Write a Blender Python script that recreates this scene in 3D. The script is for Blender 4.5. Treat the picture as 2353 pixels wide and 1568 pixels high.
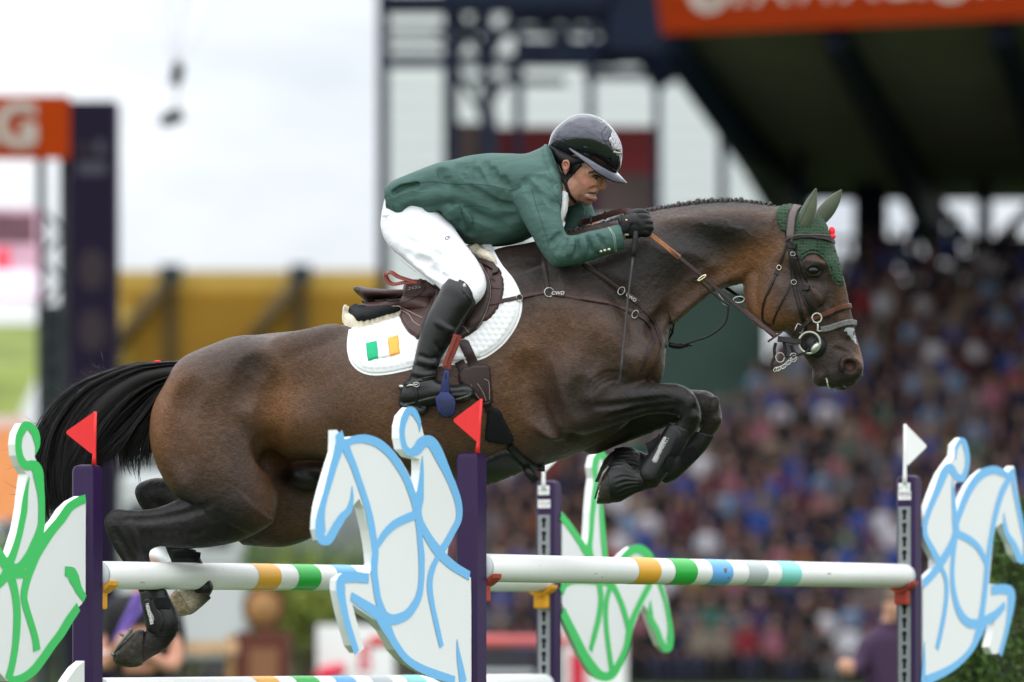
import bpy, bmesh, math, random
import numpy as np
from mathutils import Vector, Matrix
from mathutils.bvhtree import BVHTree
from mathutils.geometry import delaunay_2d_cdt

for o in list(bpy.data.objects):
    bpy.data.objects.remove(o)
random.seed(7)
rng = np.random.default_rng(7)
scene = bpy.context.scene
col = scene.collection

# ------------------------------------------------------------------ camera
# photograph coordinates used below: 2353 x 1568
F, CX, HY, CZ = 10240.0, 1176.5, 1430.0, 1.35
cam_d = bpy.data.cameras.new('camera')
cam = bpy.data.objects.new('camera', cam_d)
col.objects.link(cam)
cam.location = (0, 0, CZ)
cam.rotation_euler = (math.radians(90), 0, 0)
cam_d.sensor_width = 36.0
cam_d.lens = 36.0 * F / 2353.0
cam_d.shift_y = (HY - 784.0) / 2353.0
cam_d.clip_start = 0.5
cam_d.clip_end = 3000
cam_d.dof.use_dof = True
cam_d.dof.focus_distance = 16.1
cam_d.dof.aperture_fstop = 1.85
cam_d.dof.aperture_blades = 0
scene.camera = cam

# ------------------------------------------------------------------ world, sun, exposure
world = bpy.data.worlds.new('World')
scene.world = world
world.use_nodes = True
SUN_EL, SUN_AZ = math.radians(62), math.radians(205)   # azimuth clockwise from +Y


def build_world():
    nt = world.node_tree
    nt.nodes.clear()
    N, L = nt.nodes.new, nt.links.new
    out = N('ShaderNodeOutputWorld')
    bg = N('ShaderNodeBackground')
    sky = N('ShaderNodeTexSky')
    sky.sky_type = 'NISHITA'
    sky.sun_disc = False
    sky.sun_elevation = SUN_EL
    sky.sun_rotation = SUN_AZ
    sc = N('ShaderNodeVectorMath'); sc.operation = 'SCALE'; sc.inputs['Scale'].default_value = 0.10
    tc = N('ShaderNodeTexCoord')
    mp = N('ShaderNodeMapping'); mp.inputs['Scale'].default_value = (1, 1, 2.6)
    nz = N('ShaderNodeTexNoise'); nz.inputs['Scale'].default_value = 2.6; nz.inputs['Detail'].default_value = 8
    nz.inputs['Roughness'].default_value = 0.6; nz.inputs['Distortion'].default_value = 0.3
    ramp = N('ShaderNodeValToRGB')
    ramp.color_ramp.elements[0].position = 0.30; ramp.color_ramp.elements[0].color = (0.46, 0.50, 0.56, 1)
    ramp.color_ramp.elements[1].position = 0.60; ramp.color_ramp.elements[1].color = (1.08, 1.09, 1.10, 1)
    mix = N('ShaderNodeMix'); mix.data_type = 'RGBA'; mix.inputs['Factor'].default_value = 0.88
    L(tc.outputs['Generated'], mp.inputs['Vector']); L(mp.outputs[0], nz.inputs['Vector'])
    L(nz.outputs['Fac'], ramp.inputs['Fac'])
    L(sky.outputs[0], sc.inputs[0]); L(sc.outputs[0], mix.inputs['A']); L(ramp.outputs[0], mix.inputs['B'])
    # overcast luminance rises from the horizon to the zenith
    sep = N('ShaderNodeSeparateXYZ'); L(tc.outputs['Generated'], sep.inputs[0])
    zc = N('ShaderNodeMath'); zc.operation = 'MAXIMUM'; zc.inputs[1].default_value = 0.0; L(sep.outputs['Z'], zc.inputs[0])
    zl = N('ShaderNodeMath'); zl.operation = 'MULTIPLY_ADD'; zl.inputs[1].default_value = 1.7; zl.inputs[2].default_value = 1.0; L(zc.outputs[0], zl.inputs[0])
    lum = N('ShaderNodeVectorMath'); lum.operation = 'SCALE'; L(mix.outputs['Result'], lum.inputs[0]); L(zl.outputs[0], lum.inputs['Scale'])
    L(lum.outputs[0], bg.inputs['Color'])
    bg.inputs['Strength'].default_value = 0.82
    L(bg.outputs[0], out.inputs['Surface'])


build_world()
sun_d = bpy.data.lights.new('sun', 'SUN')
sun_d.energy = 0.9
sun_d.angle = math.radians(120)
sun_d.color = (1.0, 0.965, 0.91)
sun = bpy.data.objects.new('sun', sun_d)
col.objects.link(sun)
sdir = Vector((math.sin(SUN_AZ) * math.cos(SUN_EL), math.cos(SUN_AZ) * math.cos(SUN_EL), math.sin(SUN_EL)))
sun.rotation_euler = (-sdir).to_track_quat('-Z', 'Y').to_euler()
sun.location = (-6, -8, 20)
scene.view_settings.view_transform = 'Standard'
scene.view_settings.look = 'None'
scene.view_settings.exposure = 0.52
scene.view_settings.gamma = 1.0
scene.view_settings.use_curve_mapping = False

# ------------------------------------------------------------------ helpers
S = 640.0                      # photograph units per metre at the horse


def YH(px):                    # depth of the horse's median plane (it comes slightly towards the camera)
    return 16.0 - (px - 1000.0) * 0.00028


def PX(px, py, Y):
    return Vector(((px - CX) / F * Y, Y, CZ + (HY - py) / F * Y))


def tile(ox, oy, k):
    return lambda x, y: (ox + x / k, oy + y / k)


T1, T2, T3, T4 = tile(0, 784, 4), tile(0, 1176.5, 4), tile(293.7, 705.9, 4), tile(588.2, 941.2, 4)
T5, T6, T7, T8 = tile(1176.5, 784, 4), tile(1176.5, 391.5, 4), tile(1647, 391.5, 4), tile(1647, 588.2, 4)
R1, R2, R5 = tile(847, 235.3, 4), tile(753, 564.7, 4), tile(847, 784, 4)
R3, R4 = tile(1176.5, 235.3, 8), tile(1353.4, 431, 7.97)
RF = tile(1223.6, 263.5, 5.95)
W7 = tile(1176.5, 1176.5, 2)


def maps(tl, *pts):
    return [tl(*p) for p in pts]


def link(o, parent=None):
    col.objects.link(o)
    if parent is not None:
        o.parent = parent
    return o


def tag(o, label=None, cat=None, group=None, kind=None):
    if label: o['label'] = label
    if cat: o['category'] = cat
    if group: o['group'] = group
    if kind: o['kind'] = kind
    return o


def empty(name, loc, label=None, cat=None, group=None):
    o = bpy.data.objects.new(name, None)
    o.empty_display_size = 0.1
    o.location = loc
    link(o)
    return tag(o, label, cat, group)


def mesh_obj(name, verts, faces, mat, parent=None, smooth=True, loc=None):
    """one mesh object; vertices are world coordinates, the origin goes to loc or the parent's place"""
    me = bpy.data.meshes.new(name)
    v = np.asarray(verts, dtype=np.float64).reshape(-1, 3)
    base = np.array(parent.matrix_world.translation if parent is not None else (loc if loc is not None else v.mean(0)))
    if parent is not None:
        base = np.array(full_loc(parent))
    o = bpy.data.objects.new(name, me)
    v = v - base
    if isinstance(faces, np.ndarray):
        me.vertices.add(len(v)); me.vertices.foreach_set('co', v.ravel())
        k = faces.shape[1]
        me.loops.add(faces.size); me.loops.foreach_set('vertex_index', faces.ravel().astype(np.int32))
        me.polygons.add(len(faces))
        me.polygons.foreach_set('loop_start', np.arange(0, faces.size, k, dtype=np.int32))
        me.update(calc_edges=True)
    else:
        me.from_pydata([tuple(p) for p in v], [], faces)
    me.validate()
    if smooth:
        me.polygons.foreach_set('use_smooth', np.ones(len(me.polygons), dtype=bool))
    if mat is not None:
        me.materials.append(mat)
    link(o, parent)
    if parent is None:
        o.location = base
    return o


def full_loc(o):
    v = Vector((0, 0, 0))
    while o is not None:
        v = v + o.location
        o = o.parent
    return v


def catmull(P, per=8, closed=False):
    P = np.asarray(P, dtype=float)
    n = len(P)
    out = []
    rngi = range(n if closed else n - 1)
    for i in rngi:
        if closed:
            p0, p1, p2, p3 = P[(i - 1) % n], P[i], P[(i + 1) % n], P[(i + 2) % n]
        else:
            p0, p1, p2, p3 = P[max(i - 1, 0)], P[i], P[i + 1], P[min(i + 2, n - 1)]
        for t in np.arange(per) / per:
            out.append(0.5 * ((2 * p1) + (-p0 + p2) * t + (2 * p0 - 5 * p1 + 4 * p2 - p3) * t * t + (-p0 + 3 * p1 - 3 * p2 + p3) * t ** 3))
    if not closed:
        out.append(P[-1])
    return np.array(out)


def resample(P, step):
    P = np.asarray(P, dtype=float)
    d = np.r_[0, np.cumsum(np.linalg.norm(np.diff(P[:, :3] if P.shape[1] > 2 else P[:, :2], axis=0), axis=1))]
    n = max(2, int(round(d[-1] / step)) + 1)
    s = np.linspace(0, d[-1], n)
    return np.stack([np.interp(s, d, P[:, k]) for k in range(P.shape[1])], 1)


# ---------- materials
MATS = {}


def mat(name, color, rough=0.5, metal=0.0, bump=0.0, bscale=200.0, var=0.0, vscale=20.0, sheen=0.0, coat=0.0,
        spec=0.28, trans=0.0, vcol=False, stretch=None, emit=None, dirt=None, sss=0.0):
    if name in MATS:
        return MATS[name]
    m = bpy.data.materials.new(name)
    m.use_nodes = True
    nt = m.node_tree
    b = nt.nodes['Principled BSDF']
    N, L = nt.nodes.new, nt.links.new
    b.inputs['Roughness'].default_value = rough
    b.inputs['Metallic'].default_value = metal
    b.inputs['Specular IOR Level'].default_value = spec
    if sheen:
        b.inputs['Sheen Weight'].default_value = sheen
        b.inputs['Sheen Roughness'].default_value = 0.4
    if coat:
        b.inputs['Coat Weight'].default_value = coat
        b.inputs['Coat Roughness'].default_value = 0.06
    if trans:
        b.inputs['Transmission Weight'].default_value = trans
    if sss:
        b.inputs['Subsurface Weight'].default_value = sss
        b.inputs['Subsurface Radius'].default_value = (0.012, 0.004, 0.002)
        b.inputs['Subsurface Scale'].default_value = 1.0
    tc = N('ShaderNodeTexCoord')
    vec = tc.outputs['Object']
    if stretch:
        mp = N('ShaderNodeMapping'); mp.inputs['Scale'].default_value = stretch
        L(vec, mp.inputs['Vector']); vec = mp.outputs[0]
    src = None
    if vcol:
        at = N('ShaderNodeVertexColor'); at.layer_name = 'Col'
        src = at.outputs['Color']
    if var:
        nz = N('ShaderNodeTexNoise'); nz.inputs['Scale'].default_value = vscale; nz.inputs['Detail'].default_value = 6
        nz.inputs['Roughness'].default_value = 0.65
        L(vec, nz.inputs['Vector'])
        mr = N('ShaderNodeMapRange'); mr.inputs['From Min'].default_value = 0.3; mr.inputs['From Max'].default_value = 0.7
        mr.inputs['To Min'].default_value = 1 - var; mr.inputs['To Max'].default_value = 1 + var
        L(nz.outputs['Fac'], mr.inputs['Value'])
        mx = N('ShaderNodeVectorMath'); mx.operation = 'SCALE'
        if src is not None:
            L(src, mx.inputs[0])
        else:
            mx.inputs[0].default_value = color[:3]
        L(mr.outputs[0], mx.inputs['Scale'])
        src = mx.outputs[0]
    if dirt:
        dn = N('ShaderNodeTexNoise'); dn.inputs['Scale'].default_value = dirt[1]; dn.inputs['Detail'].default_value = 8
        dn.inputs['Roughness'].default_value = 0.7
        L(vec, dn.inputs['Vector'])
        dr = N('ShaderNodeMapRange'); dr.inputs['From Min'].default_value = dirt[2]; dr.inputs['From Max'].default_value = dirt[2] + 0.12
        dr.inputs['To Max'].default_value = dirt[3]
        L(dn.outputs['Fac'], dr.inputs['Value'])
        dm = N('ShaderNodeMix'); dm.data_type = 'RGBA'
        L(dr.outputs[0], dm.inputs['Factor'])
        if src is not None: L(src, dm.inputs['A'])
        else: dm.inputs['A'].default_value = (*color[:3], 1)
        dm.inputs['B'].default_value = (*dirt[0], 1)
        src = dm.outputs['Result']
    if src is not None:
        L(src, b.inputs['Base Color'])
    else:
        b.inputs['Base Color'].default_value = (*color[:3], 1)
    if bump:
        n2 = N('ShaderNodeTexNoise'); n2.inputs['Scale'].default_value = bscale; n2.inputs['Detail'].default_value = 4
        L(vec, n2.inputs['Vector'])
        bp = N('ShaderNodeBump'); bp.inputs['Strength'].default_value = bump; bp.inputs['Distance'].default_value = 0.004
        L(n2.outputs['Fac'], bp.inputs['Height']); L(bp.outputs[0], b.inputs['Normal'])
    if emit:
        b.inputs['Emission Color'].default_value = (*emit[0], 1)
        b.inputs['Emission Strength'].default_value = emit[1]
    MATS[name] = m
    return m


# ---------- implicit modelling: ribs traced in the photograph, with half-width and lateral place in metres
class Field:
    def __init__(s, x0, y0, x1, y1, l0, l1, h):
        s.h = h
        s.o = np.array([x0 / S, -y1 / S, l0])
        s.n = (np.ceil((np.array([x1 / S, -y0 / S, l1]) - s.o) / h) + 1).astype(int)
        s.d = np.full(s.n, 0.3, dtype=np.float32)
        s.L = (s.o[2] + np.arange(s.n[2]) * h).astype(np.float32)

    @staticmethod
    def loc(px, py, l):
        Yc = YH(px)
        k = (Yc + l) / Yc
        return (CX + (px - CX) * k) / S, -(HY + (py - HY) * k) / S

    def merge(s, sl, dn, k, op):
        d = s.d[sl]
        if op == 'add':
            hh = np.clip(0.5 + 0.5 * (dn - d) / k, 0, 1)
            s.d[sl] = dn * (1 - hh) + d * hh - k * hh * (1 - hh)
        else:
            dn = -dn
            hh = np.clip(0.5 - 0.5 * (dn - d) / k, 0, 1)
            s.d[sl] = dn * (1 - hh) + d * hh + k * hh * (1 - hh)

    def chain(s, st, k=0.02, op='add', n=2.0, sym=False):
        st = np.array([tuple(r) if len(r) == 6 else tuple(r) + (0.0,) for r in st], dtype=float)
        R = []
        for (x1, y1, x2, y2, w, l) in st:
            a1, b1 = s.loc(x1, y1, l); a2, b2 = s.loc(x2, y2, l)
            R.append((a1, b1, a2, b2, w, l))
        R = catmull(R, 12)
        c = (R[:, 0:2] + R[:, 2:4]) / 2
        e = (R[:, 0:2] - R[:, 2:4]) / 2
        ln = np.linalg.norm(np.diff(R[:, 0:4], axis=0), axis=1)
        dd = np.r_[0, np.cumsum(ln)]
        m = int(dd[-1] / s.h * 1.8) + 2
        pad = k + 0.03
        np_ = int(pad / s.h * 1.8) + 1
        ss = np.linspace(0, dd[-1], m)
        ip = lambda v: np.interp(ss, dd, v)
        cx, cy, ex, ey = ip(c[:, 0]), ip(c[:, 1]), ip(e[:, 0]), ip(e[:, 1])
        # straight extensions past both ends: rounded caps
        t0 = np.array([ey[0], -ex[0]]); t0 /= np.linalg.norm(t0) + 1e-9
        if t0 @ np.array([cx[1] - cx[0], cy[1] - cy[0]]) > 0: t0 = -t0
        t1 = np.array([ey[-1], -ex[-1]]); t1 /= np.linalg.norm(t1) + 1e-9
        if t1 @ np.array([cx[-1] - cx[-2], cy[-1] - cy[-2]]) < 0: t1 = -t1
        q = np.linspace(pad, 0, np_, endpoint=False)
        cx = np.r_[cx[0] + t0[0] * q, cx, cx[-1] + t1[0] * q[::-1]]; cy = np.r_[cy[0] + t0[1] * q, cy, cy[-1] + t1[1] * q[::-1]]
        ex = np.r_[np.full(np_, ex[0]), ex, np.full(np_, ex[-1])]; ey = np.r_[np.full(np_, ey[0]), ey, np.full(np_, ey[-1])]
        ext = np.r_[q, np.zeros(m), q[::-1]].astype(np.float32)
        iw, il = ip(R[:, 4]), ip(R[:, 5])
        iw = np.r_[np.full(np_, iw[0]), iw, np.full(np_, iw[-1])]; il = np.r_[np.full(np_, il[0]), il, np.full(np_, il[-1])]
        m = len(cx)
        w, l0 = np.maximum(iw, 0.003), il
        el = np.maximum(np.hypot(ex, ey), 0.003)
        tm = 1 + (k + 0.03) / el.min() if el.min() > 0.01 else 1 + (k + 0.03) / 0.01
        tm = min(tm, 4.0)
        nt = int(2 * tm * el.max() / s.h * 1.7) + 5
        t = np.linspace(-tm, tm, nt)
        t = t[np.argsort(-np.abs(t), kind='stable')]
        T_ = np.repeat(t[:, None], m, 1)
        keep = (np.abs(T_) - 1) * el[None, :] < k + 0.035
        A = cx[None] + T_ * ex[None]; B = cy[None] + T_ * ey[None]
        ia = np.round((A - s.o[0]) / s.h).astype(int); ib = np.round((B - s.o[1]) / s.h).astype(int)
        ok = keep & (ia >= 0) & (ib >= 0) & (ia < s.n[0]) & (ib < s.n[1])
        if not ok.any():
            return
        SI = np.repeat(np.arange(m)[None], nt, 0)
        ia, ib, tt, si = ia[ok], ib[ok], T_[ok], SI[ok]
        a0, a1, b0, b1 = ia.min(), ia.max() + 1, ib.min(), ib.max() + 1
        g = np.full((a1 - a0, b1 - b0), np.nan, dtype=np.float32)
        gs = np.zeros(g.shape, dtype=int)
        # recompute t exactly at the pixel centre
        ca, cb = s.o[0] + ia * s.h, s.o[1] + ib * s.h
        tt = ((ca - cx[si]) * ex[si] + (cb - cy[si]) * ey[si]) / el[si] ** 2
        od = np.argsort(-ext[si], kind='stable')
        ia, ib, tt, si = ia[od], ib[od], tt[od], si[od]
        g[ia - a0, ib - b0] = tt
        gs[ia - a0, ib - b0] = si
        val = ~np.isnan(g)
        g = np.where(val, g, 0)
        lw, ll, le = w[gs].astype(np.float32), l0[gs].astype(np.float32), el[gs].astype(np.float32)
        lo = (ll - lw)[val].min() - k - 0.03; hi = (ll + lw)[val].max() + k + 0.03
        Lv = s.L
        if sym:
            lo, hi = -max(abs(lo), abs(hi)), max(abs(lo), abs(hi))
        k0, k1 = np.searchsorted(Lv, lo), np.searchsorted(Lv, hi)
        Lx = Lv[k0:k1]
        if sym:
            Lx = -np.abs(Lx)
        lam = (Lx[None, None, :] - ll[:, :, None]) / lw[:, :, None]
        g3 = g[:, :, None]
        if n == 2.0:
            f = g3 * g3 + lam * lam
            gr = 2 * np.sqrt((g3 / le[:, :, None]) ** 2 + (lam / lw[:, :, None]) ** 2) + 1e-4
            dn = (f - 1) / gr
        else:
            ag, al = np.abs(g3) + 1e-5, np.abs(lam) + 1e-5
            f = ag ** n + al ** n
            gr = n * np.sqrt((ag ** (n - 1) / le[:, :, None]) ** 2 + (al ** (n - 1) / lw[:, :, None]) ** 2) + 1e-4
            dn = (f - 1) / gr
        xt = ext[gs][:, :, None]
        dn = np.where(xt > 0, np.where(dn > 0, np.sqrt(np.maximum(dn, 0) ** 2 + xt ** 2), np.maximum(dn, xt)), dn)
        dn = np.clip(dn, -0.3, 0.3).astype(np.float32)
        dn[~val] = 0.3
        s.merge((slice(a0, a1), slice(b0, b1), slice(k0, k1)), dn, k, op)

    def blob(s, px, py, l, rx, ry, rl, ang=0.0, k=0.02, op='add', sym=False):
        """ellipsoid; rx, ry in photograph units, rl in metres, ang in degrees clockwise in the picture"""
        a, b = s.loc(px, py, l)
        rx, ry = rx / S, ry / S
        m = max(rx, ry) + k + 0.02
        a0, a1 = [int(v) for v in np.clip(((np.array([a - m, a + m]) - s.o[0]) / s.h), 0, s.n[0])]
        b0, b1 = [int(v) for v in np.clip(((np.array([b - m, b + m]) - s.o[1]) / s.h), 0, s.n[1])]
        ml = rl + k + 0.02
        lo, hi = (l - ml, l + ml) if not sym else (-abs(l) - ml, abs(l) + ml)
        k0, k1 = np.searchsorted(s.L, lo), np.searchsorted(s.L, hi)
        A = (s.o[0] + np.arange(a0, a1) * s.h - a)[:, None, None]
        B = (s.o[1] + np.arange(b0, b1) * s.h - b)[None, :, None]
        Lx = s.L[k0:k1]
        if sym: Lx = -np.abs(Lx)
        C = (Lx - l)[None, None, :]
        ca, sa = math.cos(math.radians(ang)), math.sin(math.radians(ang))
        U = A * ca - B * sa; V = A * sa + B * ca
        f = (U / rx) ** 2 + (V / ry) ** 2 + (C / rl) ** 2
        gr = 2 * np.sqrt((U / rx ** 2) ** 2 + (V / ry ** 2) ** 2 + (C / rl ** 2) ** 2) + 1e-4
        dn = np.clip((f - 1) / gr, -0.3, 0.3).astype(np.float32)
        s.merge((slice(a0, a1), slice(b0, b1), slice(k0, k1)), dn, k, op)

    def tube(s, pts, k=0.01, op='add', sym=False, per=6):
        """pts: (px, py, l, radius m)"""
        Q = []
        for (px, py, l, r) in pts:
            a, b = s.loc(px, py, l)
            Q.append((a, b, l, r))
        Q = catmull(Q, per) if len(Q) > 2 else np.array(Q, dtype=float)
        for i in range(len(Q) - 1):
            p, q = Q[i], Q[i + 1]
            m = max(p[3], q[3]) + k + 0.015
            lo, hi = np.minimum(p[:3], q[:3]) - m, np.maximum(p[:3], q[:3]) + m
            if sym:
                lo[2], hi[2] = -max(abs(lo[2]), abs(hi[2])), max(abs(lo[2]), abs(hi[2]))
            i0 = np.clip(((lo - s.o) / s.h).astype(int), 0, s.n); i1 = np.clip(((hi - s.o) / s.h).astype(int) + 1, 0, s.n)
            if (i1 <= i0).any(): continue
            A = (s.o[0] + np.arange(i0[0], i1[0]) * s.h)[:, None, None]
            B = (s.o[1] + np.arange(i0[1], i1[1]) * s.h)[None, :, None]
            C = (s.o[2] + np.arange(i0[2], i1[2]) * s.h)[None, None, :]
            if sym: C = -np.abs(C)
            v = q[:3] - p[:3]
            vv = max(float(v @ v), 1e-9)
            t = np.clip(((A - p[0]) * v[0] + (B - p[1]) * v[1] + (C - p[2]) * v[2]) / vv, 0, 1)
            dn = np.sqrt((A - p[0] - t * v[0]) ** 2 + (B - p[1] - t * v[1]) ** 2 + (C - p[2] - t * v[2]) ** 2) - (p[3] + t * (q[3] - p[3]))
            s.merge(tuple(slice(i0[j], i1[j]) for j in range(3)), dn.astype(np.float32), k, op)

    def surf(s, px, py, side=-1):
        l = -0.15 * -side
        for _ in range(3):
            a, b = s.loc(px, py, l)
            ia, ib = int(round((a - s.o[0]) / s.h)), int(round((b - s.o[1]) / s.h))
            if not (0 <= ia < s.n[0] and 0 <= ib < s.n[1]): return None
            q = np.where(s.d[ia, ib] < 0)[0]
            if not len(q): return None
            i = q[0]
            l = float(s.L[i])
            if i > 0:
                d0, d1 = s.d[ia, ib, i - 1], s.d[ia, ib, i]
                l = float(s.L[i - 1] + s.h * d0 / (d0 - d1 + 1e-9))
        return l

    def groove(s, pts, r, depth, k=0.02, per=4, taper=True):
        """carve (depth > 0) or raise (depth < 0) a line on the near surface; pts in photograph units"""
        P = catmull(pts, per) if len(pts) > 2 else np.array(pts, float)
        Q = []
        for i, (px, py) in enumerate(P):
            l = s.surf(px, py)
            if l is None: continue
            u = i / max(len(P) - 1, 1)
            t = min(1.0, 4 * u + .15, 4 * (1 - u) + .15) if taper else 1.0
            dp = depth * t - k * 0.22 if depth > 0 else depth * t + k * 0.22
            Q.append((px, py, l - r + dp if depth > 0 else l + r + dp, r))
        if len(Q) > 1:
            s.tube(Q, k, 'sub' if depth > 0 else 'add', per=1) if len(Q) == 2 else s.tube(Q, k, 'sub' if depth > 0 else 'add', per=1)

    def mesh(s):
        d = s.d
        d[0] = d[-1] = 0.3; d[:, 0] = d[:, -1] = 0.3; d[:, :, 0] = d[:, :, -1] = 0.3
        ins = d < 0
        nx, ny, nz = d.shape
        c = np.zeros((nx - 1, ny - 1, nz - 1), dtype=np.uint8)
        for i in (0, 1):
            for j in (0, 1):
                for k in (0, 1):
                    c += ins[i:nx - 1 + i, j:ny - 1 + j, k:nz - 1 + k]
        act = (c > 0) & (c < 8)
        ids = np.argwhere(act)
        idx = np.full(act.shape, -1, dtype=np.int32)
        idx[act] = np.arange(len(ids))
        V = {}
        for i in (0, 1):
            for j in (0, 1):
                for k in (0, 1):
                    V[i, j, k] = d[ids[:, 0] + i, ids[:, 1] + j, ids[:, 2] + k].astype(np.float64)
        P = np.zeros((len(ids), 3)); cnt = np.zeros(len(ids))
        keys = list(V)
        for a in keys:
            for ax in range(3):
                if a[ax] == 0:
                    b = list(a); b[ax] = 1; b = tuple(b)
                    v0, v1 = V[a], V[b]
                    m = (v0 < 0) != (v1 < 0)
                    t = np.where(m, v0 / np.where(m, v0 - v1, 1), 0)
                    pt = np.zeros((len(ids), 3)) + np.array(a, dtype=float)
                    pt[:, ax] += t
                    P[m] += pt[m]; cnt[m] += 1
        P = P / np.maximum(cnt, 1)[:, None] + ids
        P = s.o + P * s.h
        faces = []
        for ax in range(3):
            o1, o2 = [q for q in range(3) if q != ax]
            sl0 = [slice(1, -1)] * 3; sl1 = [slice(1, -1)] * 3
            sl0[ax] = slice(0, -1); sl1[ax] = slice(1, None)
            x0, x1 = ins[tuple(sl0)], ins[tuple(sl1)]
            e = np.argwhere(x0 != x1)
            if not len(e): continue
            up = x0[e[:, 0], e[:, 1], e[:, 2]]
            off = np.array([1, 1, 1]); off[ax] = 0
            g = e + off
            q = []
            for (u, w) in ((-1, -1), (0, -1), (0, 0), (-1, 0)):
                h_ = g.copy(); h_[:, o1] += u; h_[:, o2] += w
                q.append(idx[h_[:, 0], h_[:, 1], h_[:, 2]])
            q = np.stack(q, 1)
            flip = up if ax != 1 else ~up
            q[~flip] = q[~flip][:, ::-1]
            faces.append(q)
        return P, np.concatenate(faces)

    def obj(s, name, mt, parent=None, loc=None, colfn=None, smooth_it=0):
        P, Fc = s.mesh()
        if smooth_it:
            for _ in range(smooth_it):
                acc = np.zeros_like(P); cn = np.zeros(len(P))
                for a, b in ((0, 1), (1, 2), (2, 3), (3, 0)):
                    np.add.at(acc, Fc[:, a], P[Fc[:, b]]); np.add.at(cn, Fc[:, a], 1)
                P = 0.4 * P + 0.6 * acc / np.maximum(cn, 1)[:, None]
        px, py, l = P[:, 0] * S, -P[:, 1] * S, P[:, 2]
        Yc = YH(px)
        Wd = np.stack([(px - CX) / F * Yc, Yc + l, CZ + (HY - py) / F * Yc], 1)
        # local x,y,l is a right-handed (x, up, depth) frame mirrored against (x, depth, up)
        a, b, c = Wd[Fc[:, 0]], Wd[Fc[:, 1]], Wd[Fc[:, 2]]
        m0 = Wd.mean(0)
        if np.einsum('ij,ij->', a - m0, np.cross(b - m0, c - m0)) < 0:
            Fc = np.ascontiguousarray(Fc[:, ::-1])
        o = mesh_obj(name, Wd, Fc, mt, parent, True, loc)
        if colfn is not None:
            cc = np.clip(colfn(px, py, l), 0, 1)
            at = o.data.color_attributes.new('Col', 'FLOAT_COLOR', 'POINT')
            at.data.foreach_set('color', np.c_[cc, np.ones(len(cc))].astype(np.float32).ravel())
        return o


# ---------- casting photograph points onto built surfaces
def bvh_of(objs):
    vs, fs, n = [], [], 0
    for o in objs:
        lc = full_loc(o)
        vs += [v.co + lc for v in o.data.vertices]
        fs += [[i + n for i in p.vertices] for p in o.data.polygons]
        n = len(vs)
    return BVHTree.FromPolygons(vs, fs)


CAM = Vector((0, 0, CZ))


def cast(bvh, px, py):
    dr = Vector(((px - CX) / F, 1.0, (HY - py) / F)).normalized()
    hit = bvh.ray_cast(CAM, dr)
    if hit[0] is None:
        return None
    n = hit[1]
    if n.dot(dr) > 0: n = -n
    return hit[0], n


def cast_path(bvh, pts, step=6.0, off=0.0, smooth=2):
    """densified pixel path -> list of (pos, normal); misses take the depth of the nearest hit"""
    P = resample(catmull(pts, 8) if len(pts) > 2 else np.array(pts, float), step)
    Y, Nn, got = [], [], []
    for (px, py) in P[:, :2]:
        h = cast(bvh, px, py)
        got.append(h is not None)
        Y.append(h[0].y if h else 0.0); Nn.append(h[1] if h else Vector((0, -1, 0)))
    g = np.array(got)
    if not g.any():
        Y = [YH(p[0]) for p in P]
    else:
        i = np.arange(len(P)); Y = list(np.interp(i, i[g], np.array(Y)[g]))
    Y = np.array(Y)
    for _ in range(smooth):
        Y[1:-1] = 0.25 * Y[:-2] + 0.5 * Y[1:-1] + 0.25 * Y[2:]
    NV = np.array([list(n) for n in Nn])
    for _ in range(3):
        NV[1:-1] = NV[:-2] + 2 * NV[1:-1] + NV[2:]
        NV /= np.linalg.norm(NV, axis=1)[:, None]
    return [(PX(P[i, 0], P[i, 1], Y[i]) + Vector(NV[i]) * off, Vector(NV[i])) for i in range(len(P))]


def ribbon(name, path, width, thick, mt, parent=None, round_=True, loc=None, closed=False):
    """strap of a rounded cross-section along [(pos, normal)]"""
    n = len(path)
    V, Fc = [], []
    if np.isscalar(width): width = [width] * n
    prof = [(-.5, 0), (-.5, .6), (-.38, 1), (.38, 1), (.5, .6), (.5, 0)] if round_ else [(-.5, 0), (-.5, 1), (.5, 1), (.5, 0)]
    m = len(prof)
    for i, (p, nn) in enumerate(path):
        a = path[max(i - 1, 0)][0]; b = path[min(i + 1, n - 1)][0]
        if closed: a = path[(i - 1) % n][0]; b = path[(i + 1) % n][0]
        tg = (b - a).normalized()
        side = tg.cross(nn).normalized()
        up = side.cross(tg).normalized()
        for (u, v) in prof:
            V.append(p + side * (u * width[i]) + up * (v * thick))
    for i in range(n if closed else n - 1):
        j = (i + 1) % n
        for q in range(m):
            Fc.append((i * m + q, i * m + (q + 1) % m, j * m + (q + 1) % m, j * m + q))
    if not closed:
        Fc.append(tuple(range(m - 1, -1, -1))); Fc.append(tuple((n - 1) * m + q for q in range(m)))
    o = mesh_obj(name, V, Fc, mt, parent, True, loc)
    auto_smooth(o)
    return o


def auto_smooth(o, ang=40):
    me = o.data
    bm = bmesh.new(); bm.from_mesh(me)
    bmesh.ops.recalc_face_normals(bm, faces=bm.faces)
    for e in bm.edges:
        e.smooth = not (len(e.link_faces) == 2 and e.calc_face_angle(0) > math.radians(ang))
    bm.to_mesh(me); bm.free()


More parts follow.
